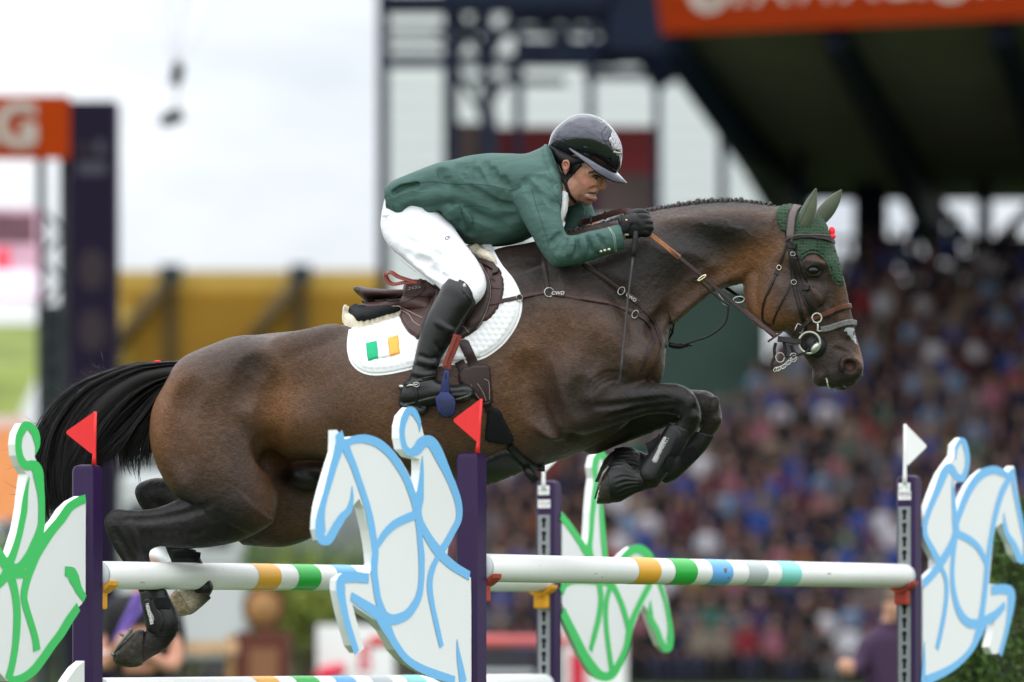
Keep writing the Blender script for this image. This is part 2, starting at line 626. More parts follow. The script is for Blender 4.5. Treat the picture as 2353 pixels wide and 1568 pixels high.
def tube_mesh(name, pts, rad, mt, parent=None, seg=8, loc=None, closed=False, cap=True, flat=None):
    pts = [Vector(p) for p in pts]
    n = len(pts)
    if np.isscalar(rad): rad = [rad] * n
    V, Fc = [], []
    ref = None
    for i, p in enumerate(pts):
        a = pts[(i - 1) % n] if closed else pts[max(i - 1, 0)]
        b = pts[(i + 1) % n] if closed else pts[min(i + 1, n - 1)]
        tg = (b - a).normalized()
        if ref is None:
            ref = Vector((0, -1, 0)) if abs(tg.y) < 0.9 else Vector((0, 0, 1))
        s = tg.cross(ref).normalized(); u = s.cross(tg).normalized(); ref = u
        for q in range(seg):
            an = 2 * math.pi * q / seg
            V.append(p + (s * math.cos(an) + u * math.sin(an) * (flat or 1.0)) * rad[i])
    for i in range(n if closed else n - 1):
        j = (i + 1) % n
        for q in range(seg):
            Fc.append((i * seg + q, i * seg + (q + 1) % seg, j * seg + (q + 1) % seg, j * seg + q))
    if cap and not closed:
        Fc.append(tuple(range(seg - 1, -1, -1))); Fc.append(tuple((n - 1) * seg + q for q in range(seg)))
    o = mesh_obj(name, V, Fc, mt, parent, True, loc)
    bm = bmesh.new(); bm.from_mesh(o.data); bmesh.ops.recalc_face_normals(bm, faces=bm.faces); bm.to_mesh(o.data); bm.free()
    return o


def poly_dist(P, poly):
    """unsigned distance of points to a closed polygon outline"""
    P = np.asarray(P, float); Q = np.asarray(poly, float)
    best = np.full(len(P), 1e9)
    for i in range(len(Q)):
        a, b = Q[i], Q[(i + 1) % len(Q)]
        v = b - a
        t = np.clip(((P - a) @ v) / max(v @ v, 1e-9), 0, 1)
        best = np.minimum(best, np.linalg.norm(P - a - t[:, None] * v, axis=1))
    return best


def inside(P, poly):
    P = np.asarray(P, float); Q = np.asarray(poly, float)
    r = np.zeros(len(P), bool)
    for i in range(len(Q)):
        a, b = Q[i], Q[(i + 1) % len(Q)]
        c = (a[1] > P[:, 1]) != (b[1] > P[:, 1])
        x = (b[0] - a[0]) * (P[:, 1] - a[1]) / (b[1] - a[1] if b[1] != a[1] else 1e-9) + a[0]
        r ^= c & (P[:, 0] < x)
    return r


def tri2d(poly, step, extra=None):
    poly = resample(np.vstack([poly, poly[:1]]), step)[:-1]
    lo, hi = poly.min(0), poly.max(0)
    gx, gy = np.arange(lo[0] + step / 2, hi[0], step), np.arange(lo[1] + step / 2, hi[1], step * .87)
    G = np.array([(x + (j % 2) * step / 2, y) for j, y in enumerate(gy) for x in gx])
    if len(G):
        G = G[inside(G, poly)]
        if len(G): G = G[poly_dist(G, poly) > step * 0.45]
    pts = [Vector(p) for p in poly] + [Vector(p) for p in G]
    nb = len(poly)
    res = delaunay_2d_cdt(pts, [], [list(range(nb))], 1, 1e-4)
    V2 = np.array([list(v) for v in res[0]])
    return V2, [tuple(f) for f in res[2]], poly


def patch(name, outline, bvh, thick, mt, parent=None, step=7.0, edge=8.0, disp=None, loc=None, smooth_out=True, closed_curve=True,
          soften=3, lift=0.0):
    """padded sheet lying on built surfaces; outline in photograph points, thickness in metres, rounded rim"""
    poly = catmull(outline, 6, True) if smooth_out else np.array(outline, float)
    V2, Fc, poly = tri2d(poly, step)
    Y = np.zeros(len(V2)); Nn = np.zeros((len(V2), 3)); got = np.zeros(len(V2), bool)
    for i, (x, y) in enumerate(V2):
        h = cast(bvh, x, y)
        if h:
            Y[i] = h[0].y; Nn[i] = h[1]; got[i] = True
    if got.any() and not got.all():
        gi = np.where(got)[0]
        for i in np.where(~got)[0]:
            j = gi[np.argmin(((V2[gi] - V2[i]) ** 2).sum(1))]
            Y[i] = Y[j] + 0.02; Nn[i] = Nn[j]
    # smooth depth and normals over the mesh
    nb = [[] for _ in V2]
    for f in Fc:
        for a in range(len(f)):
            nb[f[a]].append(f[(a + 1) % len(f)]); nb[f[a]].append(f[a - 1])
    for _ in range(soften):
        Y = np.array([0.5 * Y[i] + 0.5 * np.mean(Y[nb[i]]) if nb[i] else Y[i] for i in range(len(Y))])
        Nn = np.array([Nn[i] + Nn[nb[i]].mean(0) if nb[i] else Nn[i] for i in range(len(Y))])
    Nn /= np.maximum(np.linalg.norm(Nn, axis=1), 1e-6)[:, None]
    dist = poly_dist(V2, poly)
    t = np.clip(dist / edge, 0, 1)
    hgt = -0.004 + (thick + 0.004) * np.sqrt(np.clip(1 - (1 - t) ** 2, 0, 1)) + lift
    if disp is not None:
        hgt = hgt + disp(V2, dist)
    W3 = [PX(V2[i, 0], V2[i, 1], Y[i]) + Vector(Nn[i]) * hgt[i] for i in range(len(V2))]
    o = mesh_obj(name, W3, Fc, mt, parent, True, loc)
    # face the camera
    bm = bmesh.new(); bm.from_mesh(o.data); bm.normal_update()
    if sum(f.normal.y * f.calc_area() for f in bm.faces) > 0:
        bmesh.ops.reverse_faces(bm, faces=bm.faces)
    bm.to_mesh(o.data); bm.free()
    return o


def box_mesh(name, c, size, mt, parent=None, rotz=0.0, bevel=0.0, loc=None, M=None):
    bm = bmesh.new()
    bmesh.ops.create_cube(bm, size=1.0)
    bmesh.ops.scale(bm, vec=size, verts=bm.verts)
    if bevel:
        bmesh.ops.bevel(bm, geom=bm.edges[:], offset=bevel, segments=2, affect='EDGES', profile=0.6)
    mm = Matrix.Translation(Vector(c)) @ (M if M is not None else Matrix.Rotation(rotz, 4, 'Z'))
    bmesh.ops.transform(bm, matrix=mm, verts=bm.verts)
    V = [tuple(v.co) for v in bm.verts]; Fc = [tuple(v.index for v in f.verts) for f in bm.faces]
    bm.free()
    return mesh_obj(name, V, Fc, mt, parent, False, loc)


def text_mesh(body, size, extrude=0.0, shear=0.0, bold=0.0):
    cu = bpy.data.curves.new('txt', 'FONT')
    cu.body = body; cu.size = size; cu.extrude = extrude; cu.shear = shear; cu.offset = bold
    cu.align_x = 'CENTER'; cu.align_y = 'CENTER'
    o = bpy.data.objects.new('txt', cu); col.objects.link(o)
    dg = bpy.context.evaluated_depsgraph_get()
    me = bpy.data.meshes.new_from_object(o.evaluated_get(dg))
    V = np.array([list(v.co) for v in me.vertices]); Fc = [tuple(p.vertices) for p in me.polygons]
    bpy.data.objects.remove(o); bpy.data.curves.remove(cu); bpy.data.meshes.remove(me)
    return V, Fc


def text_on(name, body, origin, xdir, ydir, size, mt, parent, lift=0.001, shear=0.0, bold=0.0, sx=1.0, loc=None):
    V, Fc = text_mesh(body, size, 0.0, shear, bold)
    xd, yd = Vector(xdir).normalized(), Vector(ydir).normalized()
    nn = xd.cross(yd).normalized()
    W3 = [Vector(origin) + xd * (v[0] * sx) + yd * v[1] + nn * lift for v in V]
    return mesh_obj(name, W3, Fc, mt, parent, False, loc)
# ================================================================== HORSE
HQ = 0.005
horse = empty('horse', PX(900, 1100, YH(900)), 'dark bay horse jumping over the fence with folded forelegs', 'horse')


def rib(a, b, w, l=0.0):
    return (a[0], a[1], b[0], b[1], w, l)


def build_horse():
    f = Field(215, 440, 2010, 1545, -0.50, 0.46, HQ)
    # trunk, neck and poll as one loft
    f.chain([(412, 836, 400, 930, .06), (440, 822, 430, 990, .15), (478, 808, 490, 1030, .235), (543, 782, 560, 1058, .285), (606, 769, 620, 1064, .30),
             (718, 759, 706, 1056, .295), (791, 752, 790, 1060, .305), (880, 738, 880, 1080, .325), (980, 703, 985, 1098, .325),
             (1065, 640, 1085, 1105, .31), (1135, 577, 1165, 1092, .275), (1205, 561, 1250, 1070, .25), (1275, 545, 1345, 1034, .235),
             (1345, 524, 1440, 975, .215), (1425, 504, 1512, 880, .185), (1495, 486, 1530, 800, .145), (1550, 476, 1545, 742, .12),
             (1615, 467, 1600, 695, .105), (1690, 464, 1660, 664, .093), (1750, 470, 1706, 652, .086), (1800, 480, 1740, 640, .08)], k=0.02, n=2.2)
    # barrel and ribs
    f.blob(900, 920, -.17, 190, 150, .165, 0, .10, sym=True)
    f.blob(780, 900, -.16, 140, 120, .15, 0, .10, sym=True)
    # flank hollow
    f.blob(690, 880, -.40, 60, 90, .115, 15, .08, 'sub', sym=True)
    f.blob(640, 960, -.385, 26, 130, .075, -4, .06, 'sub', sym=True)
    # hip bone, croup muscles
    f.blob(622, 822, -.225, 42, 26, .05, -35, .06, sym=True)
    f.blob(540, 855, -.17, 95, 75, .135, -20, .06, sym=True)
    f.blob(470, 900, -.165, 80, 90, .13, -40, .06, sym=True)
    # shoulder blade, point of shoulder, triceps
    f.chain([(1190, 640, 1290, 600, .05, -.155), (1215, 720, 1370, 660, .075, -.165), (1250, 800, 1440, 740, .085, -.165),
             (1300, 880, 1500, 820, .085, -.155), (1340, 900, 1470, 880, .07, -.15)], k=.07, sym=True)
    f.blob(1315, 900, -.185, 85, 75, .10, 30, .06, sym=True)
    f.blob(1420, 800, -.165, 70, 70, .085, 40, .06, sym=True)
    f.blob(1488, 815, -.09, 36, 78, .075, -8, .04, sym=True)       # breast
    f.blob(1500, 850, 0.0, 10, 60, .02, 0, .03, 'sub')
    f.tube([(1508, 750, -.02, .012), (1490, 800, -.045, .016), (1470, 850, -.06, .014)], k=.03, op='sub', sym=True)
    # neck: splenius band, jugular groove, base of neck in front of the shoulder
    f.chain([(1330, 610, 1390, 700, .04, -.155), (1430, 560, 1480, 660, .05, -.125), (1550, 510, 1580, 600, .045, -.085), (1680, 490, 1690, 570, .04, -.07),
             (1770, 500, 1760, 560, .03, -.065)], k=.05, sym=True)
    f.chain([(1660, 590, 1668, 650, .03, -.055), (1600, 630, 1610, 690, .035, -.07), (1530, 690, 1545, 745, .04, -.085)], k=.03, sym=True)
    # thighs
    for sgn, dx, dy in ((-1, 0, 0), (1, 10, 0)):
        l = .135 * sgn
        if sgn < 0:
            f.chain([(425, 850, 630, 800, .09, l), (385, 880, 634, 880, .14, l), (354, 930, 622, 960, .158, l), (344, 985, 616, 1040, .162, l),
                     (350, 1040, 628, 1100, .158, l), (373, 1097, 639, 1143, .148, l), (400, 1135, 628, 1196, .13, l - .005),
                     (430, 1150, 585, 1224, .11, l - .01)], k=.03, n=2.2)
        else:
            f.chain([(425, 850, 640, 800, .09, l), (385, 880, 660, 880, .14, l), (360, 930, 690, 960, .158, l), (360, 985, 730, 1040, .162, l),
                     (380, 1050, 765, 1110, .15, l), (420, 1110, 770, 1170, .135, l), (450, 1150, 730, 1226, .115, l), (480, 1160, 655, 1256, .10, l),
                     (450, 1150, 560, 1252, .08, l)], k=.03, n=2.2)
    l = -.145
    # gaskin, hock, cannon (near hind)
    f.chain([(500, 1090, 625, 1200, .125, l), (455, 1118, 560, 1240, .108, l), (405, 1150, 480, 1258, .085, l), (350, 1170, 415, 1260, .064, l),
             (300, 1173, 372, 1256, .054, l), (262, 1172, 350, 1262, .047, l), (240, 1196, 342, 1274, .042, l), (252, 1240, 343, 1284, .038, l),
             (282, 1290, 347, 1296, .032, l), (303, 1328, 363, 1326, .028, l), (321, 1364, 380, 1358, .027, l), (331, 1400, 392, 1392, .031, l),
             (345, 1436, 408, 1420, .036, l), (355, 1455, 407, 1445, .036, l)], k=.018)
    f.blob(372, 1440, l, 36, 32, .037, 20, .02)
    f.chain([(352, 1415, 402, 1462, .034, l), (340, 1445, 380, 1492, .032, l), (330, 1455, 345, 1512, .036, l), (322, 1455, 328, 1524, .038, l)], k=.012)
    # far hind
    l = .125
    f.chain([(560, 1120, 640, 1235, .085, l), (470, 1110, 520, 1215, .07, l), (400, 1102, 430, 1200, .056, l), (350, 1100, 390, 1180, .048, l),
             (313, 1118, 385, 1175, .042, l), (316, 1150, 395, 1185, .038, l), (345, 1195, 412, 1200, .032, l), (372, 1240, 432, 1240, .028, l),
             (394, 1290, 458, 1290, .028, l), (412, 1325, 474, 1322, .03, l), (432, 1350, 486, 1345, .034, l), (438, 1368, 484, 1366, .034, l)], k=.016)
    f.chain([(440, 1338, 484, 1376, .034, l), (418, 1352, 462, 1396, .033, l), (404, 1362, 440, 1412, .036, l), (398, 1366, 420, 1414, .036, l)], k=.012)
    # near fore: upper arm / forearm / knee / cannon
    l = -.165
    f.chain([(1235, 870, 1256, 985, .07, l), (1275, 868, 1278, 1003, .092, l), (1330, 868, 1322, 1004, .098, l), (1390, 872, 1378, 990, .088, l), (1450, 877, 1440, 968, .074, l),
             (1500, 880, 1492, 953, .062, l), (1535, 881, 1533, 951, .055, l), (1562, 884, 1556, 955, .054, l), (1590, 900, 1562, 962, .055, l),
             (1607, 932, 1562, 968, .052, l), (1611, 962, 1552, 975, .044, l), (1598, 990, 1541, 988, .036, l), (1576, 1020, 1524, 1010, .031, l),
             (1545, 1062, 1499, 1042, .029, l), (1522, 1096, 1476, 1072, .034, l), (1508, 1116, 1462, 1090, .036, l)], k=.016)
    f.blob(1488, 1094, l, 30, 30, .038, 0, .02)
    f.chain([(1500, 1070, 1482, 1118, .033, l), (1476, 1072, 1474, 1126, .031, l), (1452, 1074, 1452, 1130, .034, l), (1432, 1066, 1428, 1140, .04, l)], k=.012)
    f.blob(1585, 925, l - .042, 13, 18, .018, 20, .02); f.blob(1592, 957, l - .036, 12, 10, .014, 0, .016)
    f.blob(1600, 940, l - .052, 9, 6, .012, 30, .012, 'sub'); f.blob(1560, 940, l - .055, 10, 14, .010, 20, .016, 'sub')
    f.blob(1270, 975, l - .04, 30, 32, .045, 0, .05)             # elbow
    # far fore
    l = .15
    f.chain([(1300, 900, 1330, 1030, .07, l), (1365, 900, 1366, 1044, .08, l), (1430, 900, 1424, 1022, .072, l), (1490, 896, 1486, 1000, .062, l),
             (1550, 894, 1538, 978, .054, l), (1590, 896, 1578, 970, .052, l), (1628, 900, 1598, 976, .052, l), (1650, 922, 1606, 984, .05, l),
             (1659, 962, 1602, 996, .046, l), (1646, 990, 1586, 1002, .037, l), (1617, 1020, 1570, 1020, .032, l), (1586, 1056, 1540, 1044, .03, l),
             (1552, 1092, 1508, 1070, .034, l), (1532, 1106, 1490, 1078, .034, l)], k=.016)
    f.chain([(1530, 1070, 1512, 1108, .032, l), (1500, 1050, 1492, 1102, .032, l), (1462, 1034, 1452, 1098, .036, l), (1440, 1026, 1428, 1100, .04, l)], k=.012)
    f.blob(1640, 930, l - .038, 12, 20, .016, 20, .02); f.blob(1645, 965, l - .034, 13, 9, .014, 0, .016)
    # sheath
    f.blob(690, 1098, 0.0, 48, 26, .06, 20, .03); f.blob(740, 1085, 0, 70, 22, .06, 8, .03)
    # ---- head
    f.chain([(1795, 478, 1728, 600, .078), (1850, 486, 1728, 655, .092), (1888, 510, 1737, 700, .100), (1912, 548, 1752, 732, .102), (1926, 595, 1780, 750, .098),
             (1935, 650, 1806, 765, .086), (1943, 696, 1826, 786, .070), (1954, 735, 1843, 812, .058), (1966, 770, 1857, 834, .053),
             (1977, 806, 1868, 852, .053), (1984, 838, 1880, 874, .055), (1980, 864, 1896, 887, .05), (1962, 884, 1918, 894, .036), (1945, 892, 1932, 896, .012)], k=.03, n=2.3)
    f.blob(1800, 672, -.055, 62, 80, .052, 20, .03, sym=True)      # cheek
    f.tube([(1736, 640, -.03, .028), (1732, 690, -.035, .026), (1752, 728, -.035, .024), (1790, 748, -.03, .018)], k=.02, sym=True)   # jaw edge
    f.tube([(1868, 668, -.088, .011), (1890, 700, -.077, .010), (1902, 728, -.062, .007)], k=.018, sym=True)         # facial crest
    f.chain([(1905, 690, 1850, 740, .02, -.095), (1920, 740, 1862, 780, .018, -.08), (1930, 775, 1880, 800, .014, -.07)], k=.03, op='sub', sym=True)
    f.tube([(1890, 570, -.07, .012), (1918, 640, -.06, .018), (1934, 710, -.045, .016), (1949, 765, -.036, .012)], k=.03, sym=True)   # nasal bone edge
    f.tube([(1908, 650, -.10, .012), (1925, 715, -.078, .010)], k=.025, op='sub', sym=True)
    # eye: brow, socket, lids
    f.blob(1872, 604, -.088, 27, 12, .026, 12, .018, sym=True)
    f.blob(1869, 622, -.112, 18, 11, .016, 8, .012, 'sub', sym=True)
    f.blob(1868, 647, -.098, 26, 8, .010, 10, .02, 'sub', sym=True)
    f.tube([(1851, 622, -.098, .0045), (1860, 612, -.104, .005), (1874, 610, -.104, .005), (1886, 618, -.096, .0045)], k=.006, sym=True)
    f.tube([(1852, 624, -.096, .003), (1863, 632, -.097, .003), (1877, 632, -.095, .003), (1887, 623, -.092, .003)], k=.006, sym=True)
    f.blob(1898, 575, -.085, 18, 22, .016, 0, .02, 'sub', sym=True)
    # muzzle: nostril, lips, chin
    f.blob(1952, 843, -.042, 31, 27, .020, 15, .018, sym=True)
    f.blob(1953, 841, -.064, 17, 14, .022, 25, .008, 'sub', sym=True)
    f.tube([(1934, 850, -.062, .006), (1936, 830, -.064, .006), (1950, 823, -.062, .006), (1968, 830, -.056, .006), (1972, 848, -.05, .006)], k=.008, sym=True)
    f.blob(1886, 866, 0, 19, 24, .042, 20, .016)
    f.tube([(1886, 818, -.064, .007), (1892, 838, -.062, .008), (1897, 858, -.060, .008), (1901, 885, -.045, .009)], k=.008, op='sub', sym=True)
    f.tube([(1920, 800, -.068, .010), (1912, 840, -.066, .010)], k=.02, op='sub', sym=True)

    # ---- relief on the near side
    G = f.groove
    G([(1218, 840), (1226, 890), (1240, 945), (1262, 992)], .05, .014, .05)                      # behind the elbow
    G([(1236, 905), (1250, 960), (1275, 1000), (1330, 1008)], .02, .008, .02)
    G([(1260, 640), (1330, 640), (1420, 690), (1478, 765)], .06, .012, .06)                     # in front of the shoulder
    G([(1290, 620), (1350, 700), (1400, 780)], .05, -.006, .06)                                  # spine of the shoulder blade
    G([(1700, 612), (1620, 655), (1548, 712), (1505, 762)], .03, .012, .03)                     # jugular groove
    G([(1540, 520), (1620, 545), (1690, 590)], .05, .006, .05)
    G([(1365, 936), (1420, 931), (1480, 925), (1540, 918)], .011, .008, .014)                   # forearm
    G([(1395, 965), (1450, 948), (1500, 938), (1545, 934)], .010, .006, .012)
    G([(1340, 880), (1328, 915), (1345, 958)], .03, .010, .03)
    G([(1350, 915), (1368, 884), (1400, 866), (1440, 868)], .007, .006, .008)                   # skin folds
    G([(1362, 912), (1380, 886), (1408, 874), (1436, 876)], .006, .004, .008)
    G([(1345, 905), (1364, 874), (1398, 857), (1436, 860)], .006, .003, .008)
    G([(622, 860), (616, 960), (619, 1050), (628, 1095)], .04, .020, .04)                        # flank
    G([(600, 830), (575, 870), (560, 920)], .04, .008, .05)
    G([(425, 890), (398, 985), (408, 1080)], .04, .008, .05)
    G([(650, 800), (700, 790), (770, 772)], .03, -.006, .04)
    G([(285, 1194), (350, 1192), (420, 1180), (490, 1158)], .012, .008, .014)                   # gaskin
    G([(330, 1232), (400, 1238), (470, 1226)], .012, .005, .014)
    G([(262, 1222), (285, 1262), (306, 1302)], .014, .009, .014)                                 # hock hollow
    G([(300, 1205), (312, 1235), (322, 1262)], .012, -.005, .014)
    G([(1790, 610), (1830, 640), (1838, 690)], .03, .006, .04)
    G([(1895, 648), (1907, 690), (1904, 722)], .005, -.003, .006); G([(1907, 690), (1920, 705)], .004, -.002, .005)
    G([(1640, 505), (1668, 508), (1680, 522), (1712, 530), (1745, 560)], .004, -.0025, .005)
    G([(1590, 520), (1610, 512), (1625, 520)], .004, -.002, .005)
    G([(1915, 800), (1935, 806), (1958, 816)], .006, .003, .008)
    G([(1280, 640), (1330, 760), (1310, 850)], .05, -.004, .05)
    blk = np.array([.0075, .0068, .0066])
    body = np.array([.046, .029, .022])
    tan = np.array([.165, .072, .028])

    # (px, py, rx, ry, angle, amount of tan)
    TAN = [(352, 1010, 40, 110, 12, 1.0), (372, 1120, 26, 70, -20, .9), (395, 900, 55, 30, -45, .6), (440, 1000, 90, 110, 0, .40), (640, 1000, 40, 130, 0, .75), (660, 905, 60, 70, 0, .35),
           (690, 1040, 60, 40, -20, .8), (620, 1130, 30, 70, 0, .5), (880, 960, 160, 110, 0, .35), (1000, 1010, 160, 70, 0, .35), (1180, 920, 60, 110, 0, .60), (1230, 800, 90, 60, 0, .32), (1330, 770, 100, 60, 10, .25),
           (1290, 700, 60, 40, 0, .12), (1705, 605, 70, 34, -28, .95), (1765, 570, 45, 45, 0, .45), (1740, 690, 34, 70, -12, .85), (1790, 742, 70, 22, 12, .7), (1600, 505, 120, 16, -6, .14), (1720, 497, 70, 18, 4, .28),
           (1620, 650, 80, 22, -28, .30), (1560, 715, 50, 30, -40, .25), (1505, 845, 22, 40, 0, .5), (1470, 860, 16, 26, 0, .5), (1980, 815, 14, 36, 12, 1.15), (1885, 590, 28, 18, 0, .55), (1930, 690, 16, 60, 0, .40),
           (1420, 1005, 80, 30, -15, .35), (680, 1210, 80, 40, 0, .25), (560, 920, 120, 70, 0, .12), (740, 860, 100, 80, 0, .18)]
    # darker coat: (px, py, rx, ry, ang, amount)
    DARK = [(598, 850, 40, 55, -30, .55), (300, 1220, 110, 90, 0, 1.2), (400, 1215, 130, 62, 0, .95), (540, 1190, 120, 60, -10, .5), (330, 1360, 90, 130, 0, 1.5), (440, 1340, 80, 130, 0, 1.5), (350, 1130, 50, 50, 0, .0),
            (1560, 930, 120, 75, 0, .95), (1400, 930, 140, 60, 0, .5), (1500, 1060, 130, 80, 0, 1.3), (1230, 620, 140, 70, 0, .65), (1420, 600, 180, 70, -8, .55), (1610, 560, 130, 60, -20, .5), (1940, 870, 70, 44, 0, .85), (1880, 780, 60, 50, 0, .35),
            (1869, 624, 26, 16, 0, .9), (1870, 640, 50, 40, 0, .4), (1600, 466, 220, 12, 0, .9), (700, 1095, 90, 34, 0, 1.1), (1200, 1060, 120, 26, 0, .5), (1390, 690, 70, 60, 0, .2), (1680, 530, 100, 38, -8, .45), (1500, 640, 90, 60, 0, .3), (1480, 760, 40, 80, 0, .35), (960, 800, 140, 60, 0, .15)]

    def colfn(px, py, l):
        def sm(tab):
            v = np.zeros(len(px))
            for (cx, cy, rx, ry, an, am) in tab:
                c, s_ = math.cos(math.radians(an)), math.sin(math.radians(an))
                u = (px - cx) * c + (py - cy) * s_; w = -(px - cx) * s_ + (py - cy) * c
                v = np.maximum(v, 0) + am * np.exp(-((u / rx) ** 2 + (w / ry) ** 2) * 0.9)
            return v
        t = np.clip(sm(TAN), 0, 1)[:, None] * 0.85
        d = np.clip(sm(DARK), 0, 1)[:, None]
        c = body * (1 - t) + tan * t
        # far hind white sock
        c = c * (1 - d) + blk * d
        sock = np.exp(-(((px - 415) / 32) ** 2 + ((py - 1385) / 26) ** 2)) * (l > 0)
        sock = np.clip(sock * 1.6, 0, 1)[:, None]
        c = c * (1 - sock) + np.array([.42, .36, .26]) * sock
        fh = (np.clip((440 - px) / 60, 0, 1) * np.clip((1330 - py) / 20, 0, 1) * np.clip((l - .04) / .04, 0, 1) * np.clip((py - 1085) / 20, 0, 1))[:, None]
        c = c * (1 - fh) + blk * fh
        # inside of the nostril
        ns = np.exp(-(((px - 1951) / 12) ** 2 + ((py - 843) / 10) ** 2)) * (np.abs(l) < .055) * (px > 1900)
        ns = np.clip(ns * 1.3, 0, 1)[:, None]
        c = c * (1 - ns) + np.array([.09, .035, .03]) * ns
        return c
    return f, colfn


hf, hcol = build_horse()
def coat_material():
    m = bpy.data.materials.new('bay coat'); m.use_nodes = True
    nt = m.node_tree; b = nt.nodes['Principled BSDF']; N, L = nt.nodes.new, nt.links.new
    tc = N('ShaderNodeTexCoord')
    at = N('ShaderNodeVertexColor'); at.layer_name = 'Col'

    def noise(scale, detail, rough=.6, st=(1, 1, 1)):
        mp = N('ShaderNodeMapping'); mp.inputs['Scale'].default_value = st; mp.inputs['Rotation'].default_value = (0, .5, 0)
        L(tc.outputs['Object'], mp.inputs['Vector'])
        n = N('ShaderNodeTexNoise'); n.inputs['Scale'].default_value = scale; n.inputs['Detail'].default_value = detail; n.inputs['Roughness'].default_value = rough
        L(mp.outputs[0], n.inputs['Vector'])
        return n.outputs['Fac']

    def rng_(v, a, b_, lo=.3, hi=.7):
        r = N('ShaderNodeMapRange'); r.inputs['From Min'].default_value = lo; r.inputs['From Max'].default_value = hi
        r.inputs['To Min'].default_value = a; r.inputs['To Max'].default_value = b_
        L(v, r.inputs['Value']); return r.outputs[0]
    m1 = rng_(noise(9, 4), .82, 1.2)
    m2 = rng_(noise(210, 3, .7, (.28, 1, 1)), .55, 1.5)
    mu = N('ShaderNodeMath'); mu.operation = 'MULTIPLY'; L(m1, mu.inputs[0]); L(m2, mu.inputs[1])
    sc = N('ShaderNodeVectorMath'); sc.operation = 'SCALE'; L(at.outputs['Color'], sc.inputs[0]); L(mu.outputs[0], sc.inputs['Scale'])
    L(sc.outputs[0], b.inputs['Base Color'])
    b1 = N('ShaderNodeBump'); b1.inputs['Strength'].default_value = .30; b1.inputs['Distance'].default_value = .004
    L(noise(210, 4, .7, (.28, 1, 1)), b1.inputs['Height'])
    b2 = N('ShaderNodeBump'); b2.inputs['Strength'].default_value = .30; b2.inputs['Distance'].default_value = .02
    L(noise(22, 3), b2.inputs['Height']); L(b1.outputs[0], b2.inputs['Normal'])
    L(b2.outputs[0], b.inputs['Normal'])
    L(rng_(noise(60, 3), .36, .56), b.inputs['Roughness'])
    b.inputs['Specular IOR Level'].default_value = .27
    return m


m_coat = coat_material()
horse_body = hf.obj('body', m_coat, horse, colfn=hcol)
del hf

# ------------------------------------------------------------------ hooves
m_hoof = mat('hoof horn', (.030, .026, .020), rough=0.45, var=0.5, vscale=60, bump=0.3, bscale=120, dirt=((.16, .13, .07), 40, .58, .6))
m_shoe = mat('horseshoe steel', (.22, .21, .19), rough=0.5, metal=0.8, var=0.3, vscale=60)
m_sole = mat('hoof sole', (.34, .27, .17), rough=0.8, var=0.5, vscale=60, bump=0.6, bscale=160)


def hoof(ribs, mt=None):
    xs = [v for r in ribs for v in (r[0], r[2])]; ys = [v for r in ribs for v in (r[1], r[3])]
    l = ribs[0][5]
    f = Field(min(xs) - 20, min(ys) - 20, max(xs) + 20, max(ys) + 20, l - .12, l + .12, .0035)
    f.chain(ribs, k=.006, n=2.4)
    return f.obj('hoof', mt or m_hoof, horse)


hh_near = hoof([(331, 1448, 327, 1528, .045, -.145), (318, 1446, 312, 1533, .054, -.145), (303, 1454, 298, 1534, .058, -.145), (288, 1470, 283, 1532, .056, -.145), (274, 1489, 270, 1528, .048, -.145), (264, 1504, 262, 1520, .034, -.145)])
hh_far = hoof([(405, 1354, 442, 1408, .042, .125), (396, 1362, 424, 1416, .052, .125), (388, 1374, 410, 1416, .054, .125)], m_sole)
hf_near = hoof([(1445, 1072, 1450, 1132, .04, -.165), (1425, 1060, 1425, 1148, .055, -.165), (1400, 1070, 1398, 1158, .06, -.165), (1388, 1084, 1372, 1158, .055, -.165)])
hf_far = hoof([(1470, 1040, 1460, 1096, .04, .15), (1445, 1030, 1430, 1104, .054, .15), (1410, 1036, 1396, 1108, .058, .15), (1392, 1052, 1368, 1108, .054, .15)])
# shoes: rim of steel along the ground edge of the hoof
tube_mesh('shoe', [PX(x, y, YH(x) + l) for (x, y, l) in ((301, 1449, -.190), (286, 1466, -.200), (271, 1487, -.190), (261, 1508, -.160))], [.006, .007, .007, .006], m_shoe, hh_near, 8)
for (x0, y0, x1, y1) in ((289, 1466, 275, 1455), (304, 1452, 296, 1447), (263, 1506, 256, 1502)):
    tube_mesh('stud', [PX(x0, y0, YH(x0) - .19), PX(x1, y1, YH(x1) - .19)], .0055, m_shoe, hh_near, 8)
tube_mesh('shoe', [PX(x, y, YH(x) + l) for (x, y, l) in ((1398, 1072, -.215), (1386, 1088, -.222), (1375, 1118, -.215), (1367, 1146, -.19))], [.003, .0045, .0045, .003], m_shoe, hf_near, 8)
# ================================================================== GROUND
m_grass = mat('turf', (.05, .085, .022), rough=0.9, var=0.35, vscale=0.6, bump=0.5, bscale=60, spec=0.2)
ground = mesh_obj('ground', [(-400, -60, 0), (400, -60, 0), (400, 900, 0), (-400, 900, 0)], [(0, 1, 2, 3)], m_grass, None, False, (0, 0, 0))
tag(ground, kind='structure')

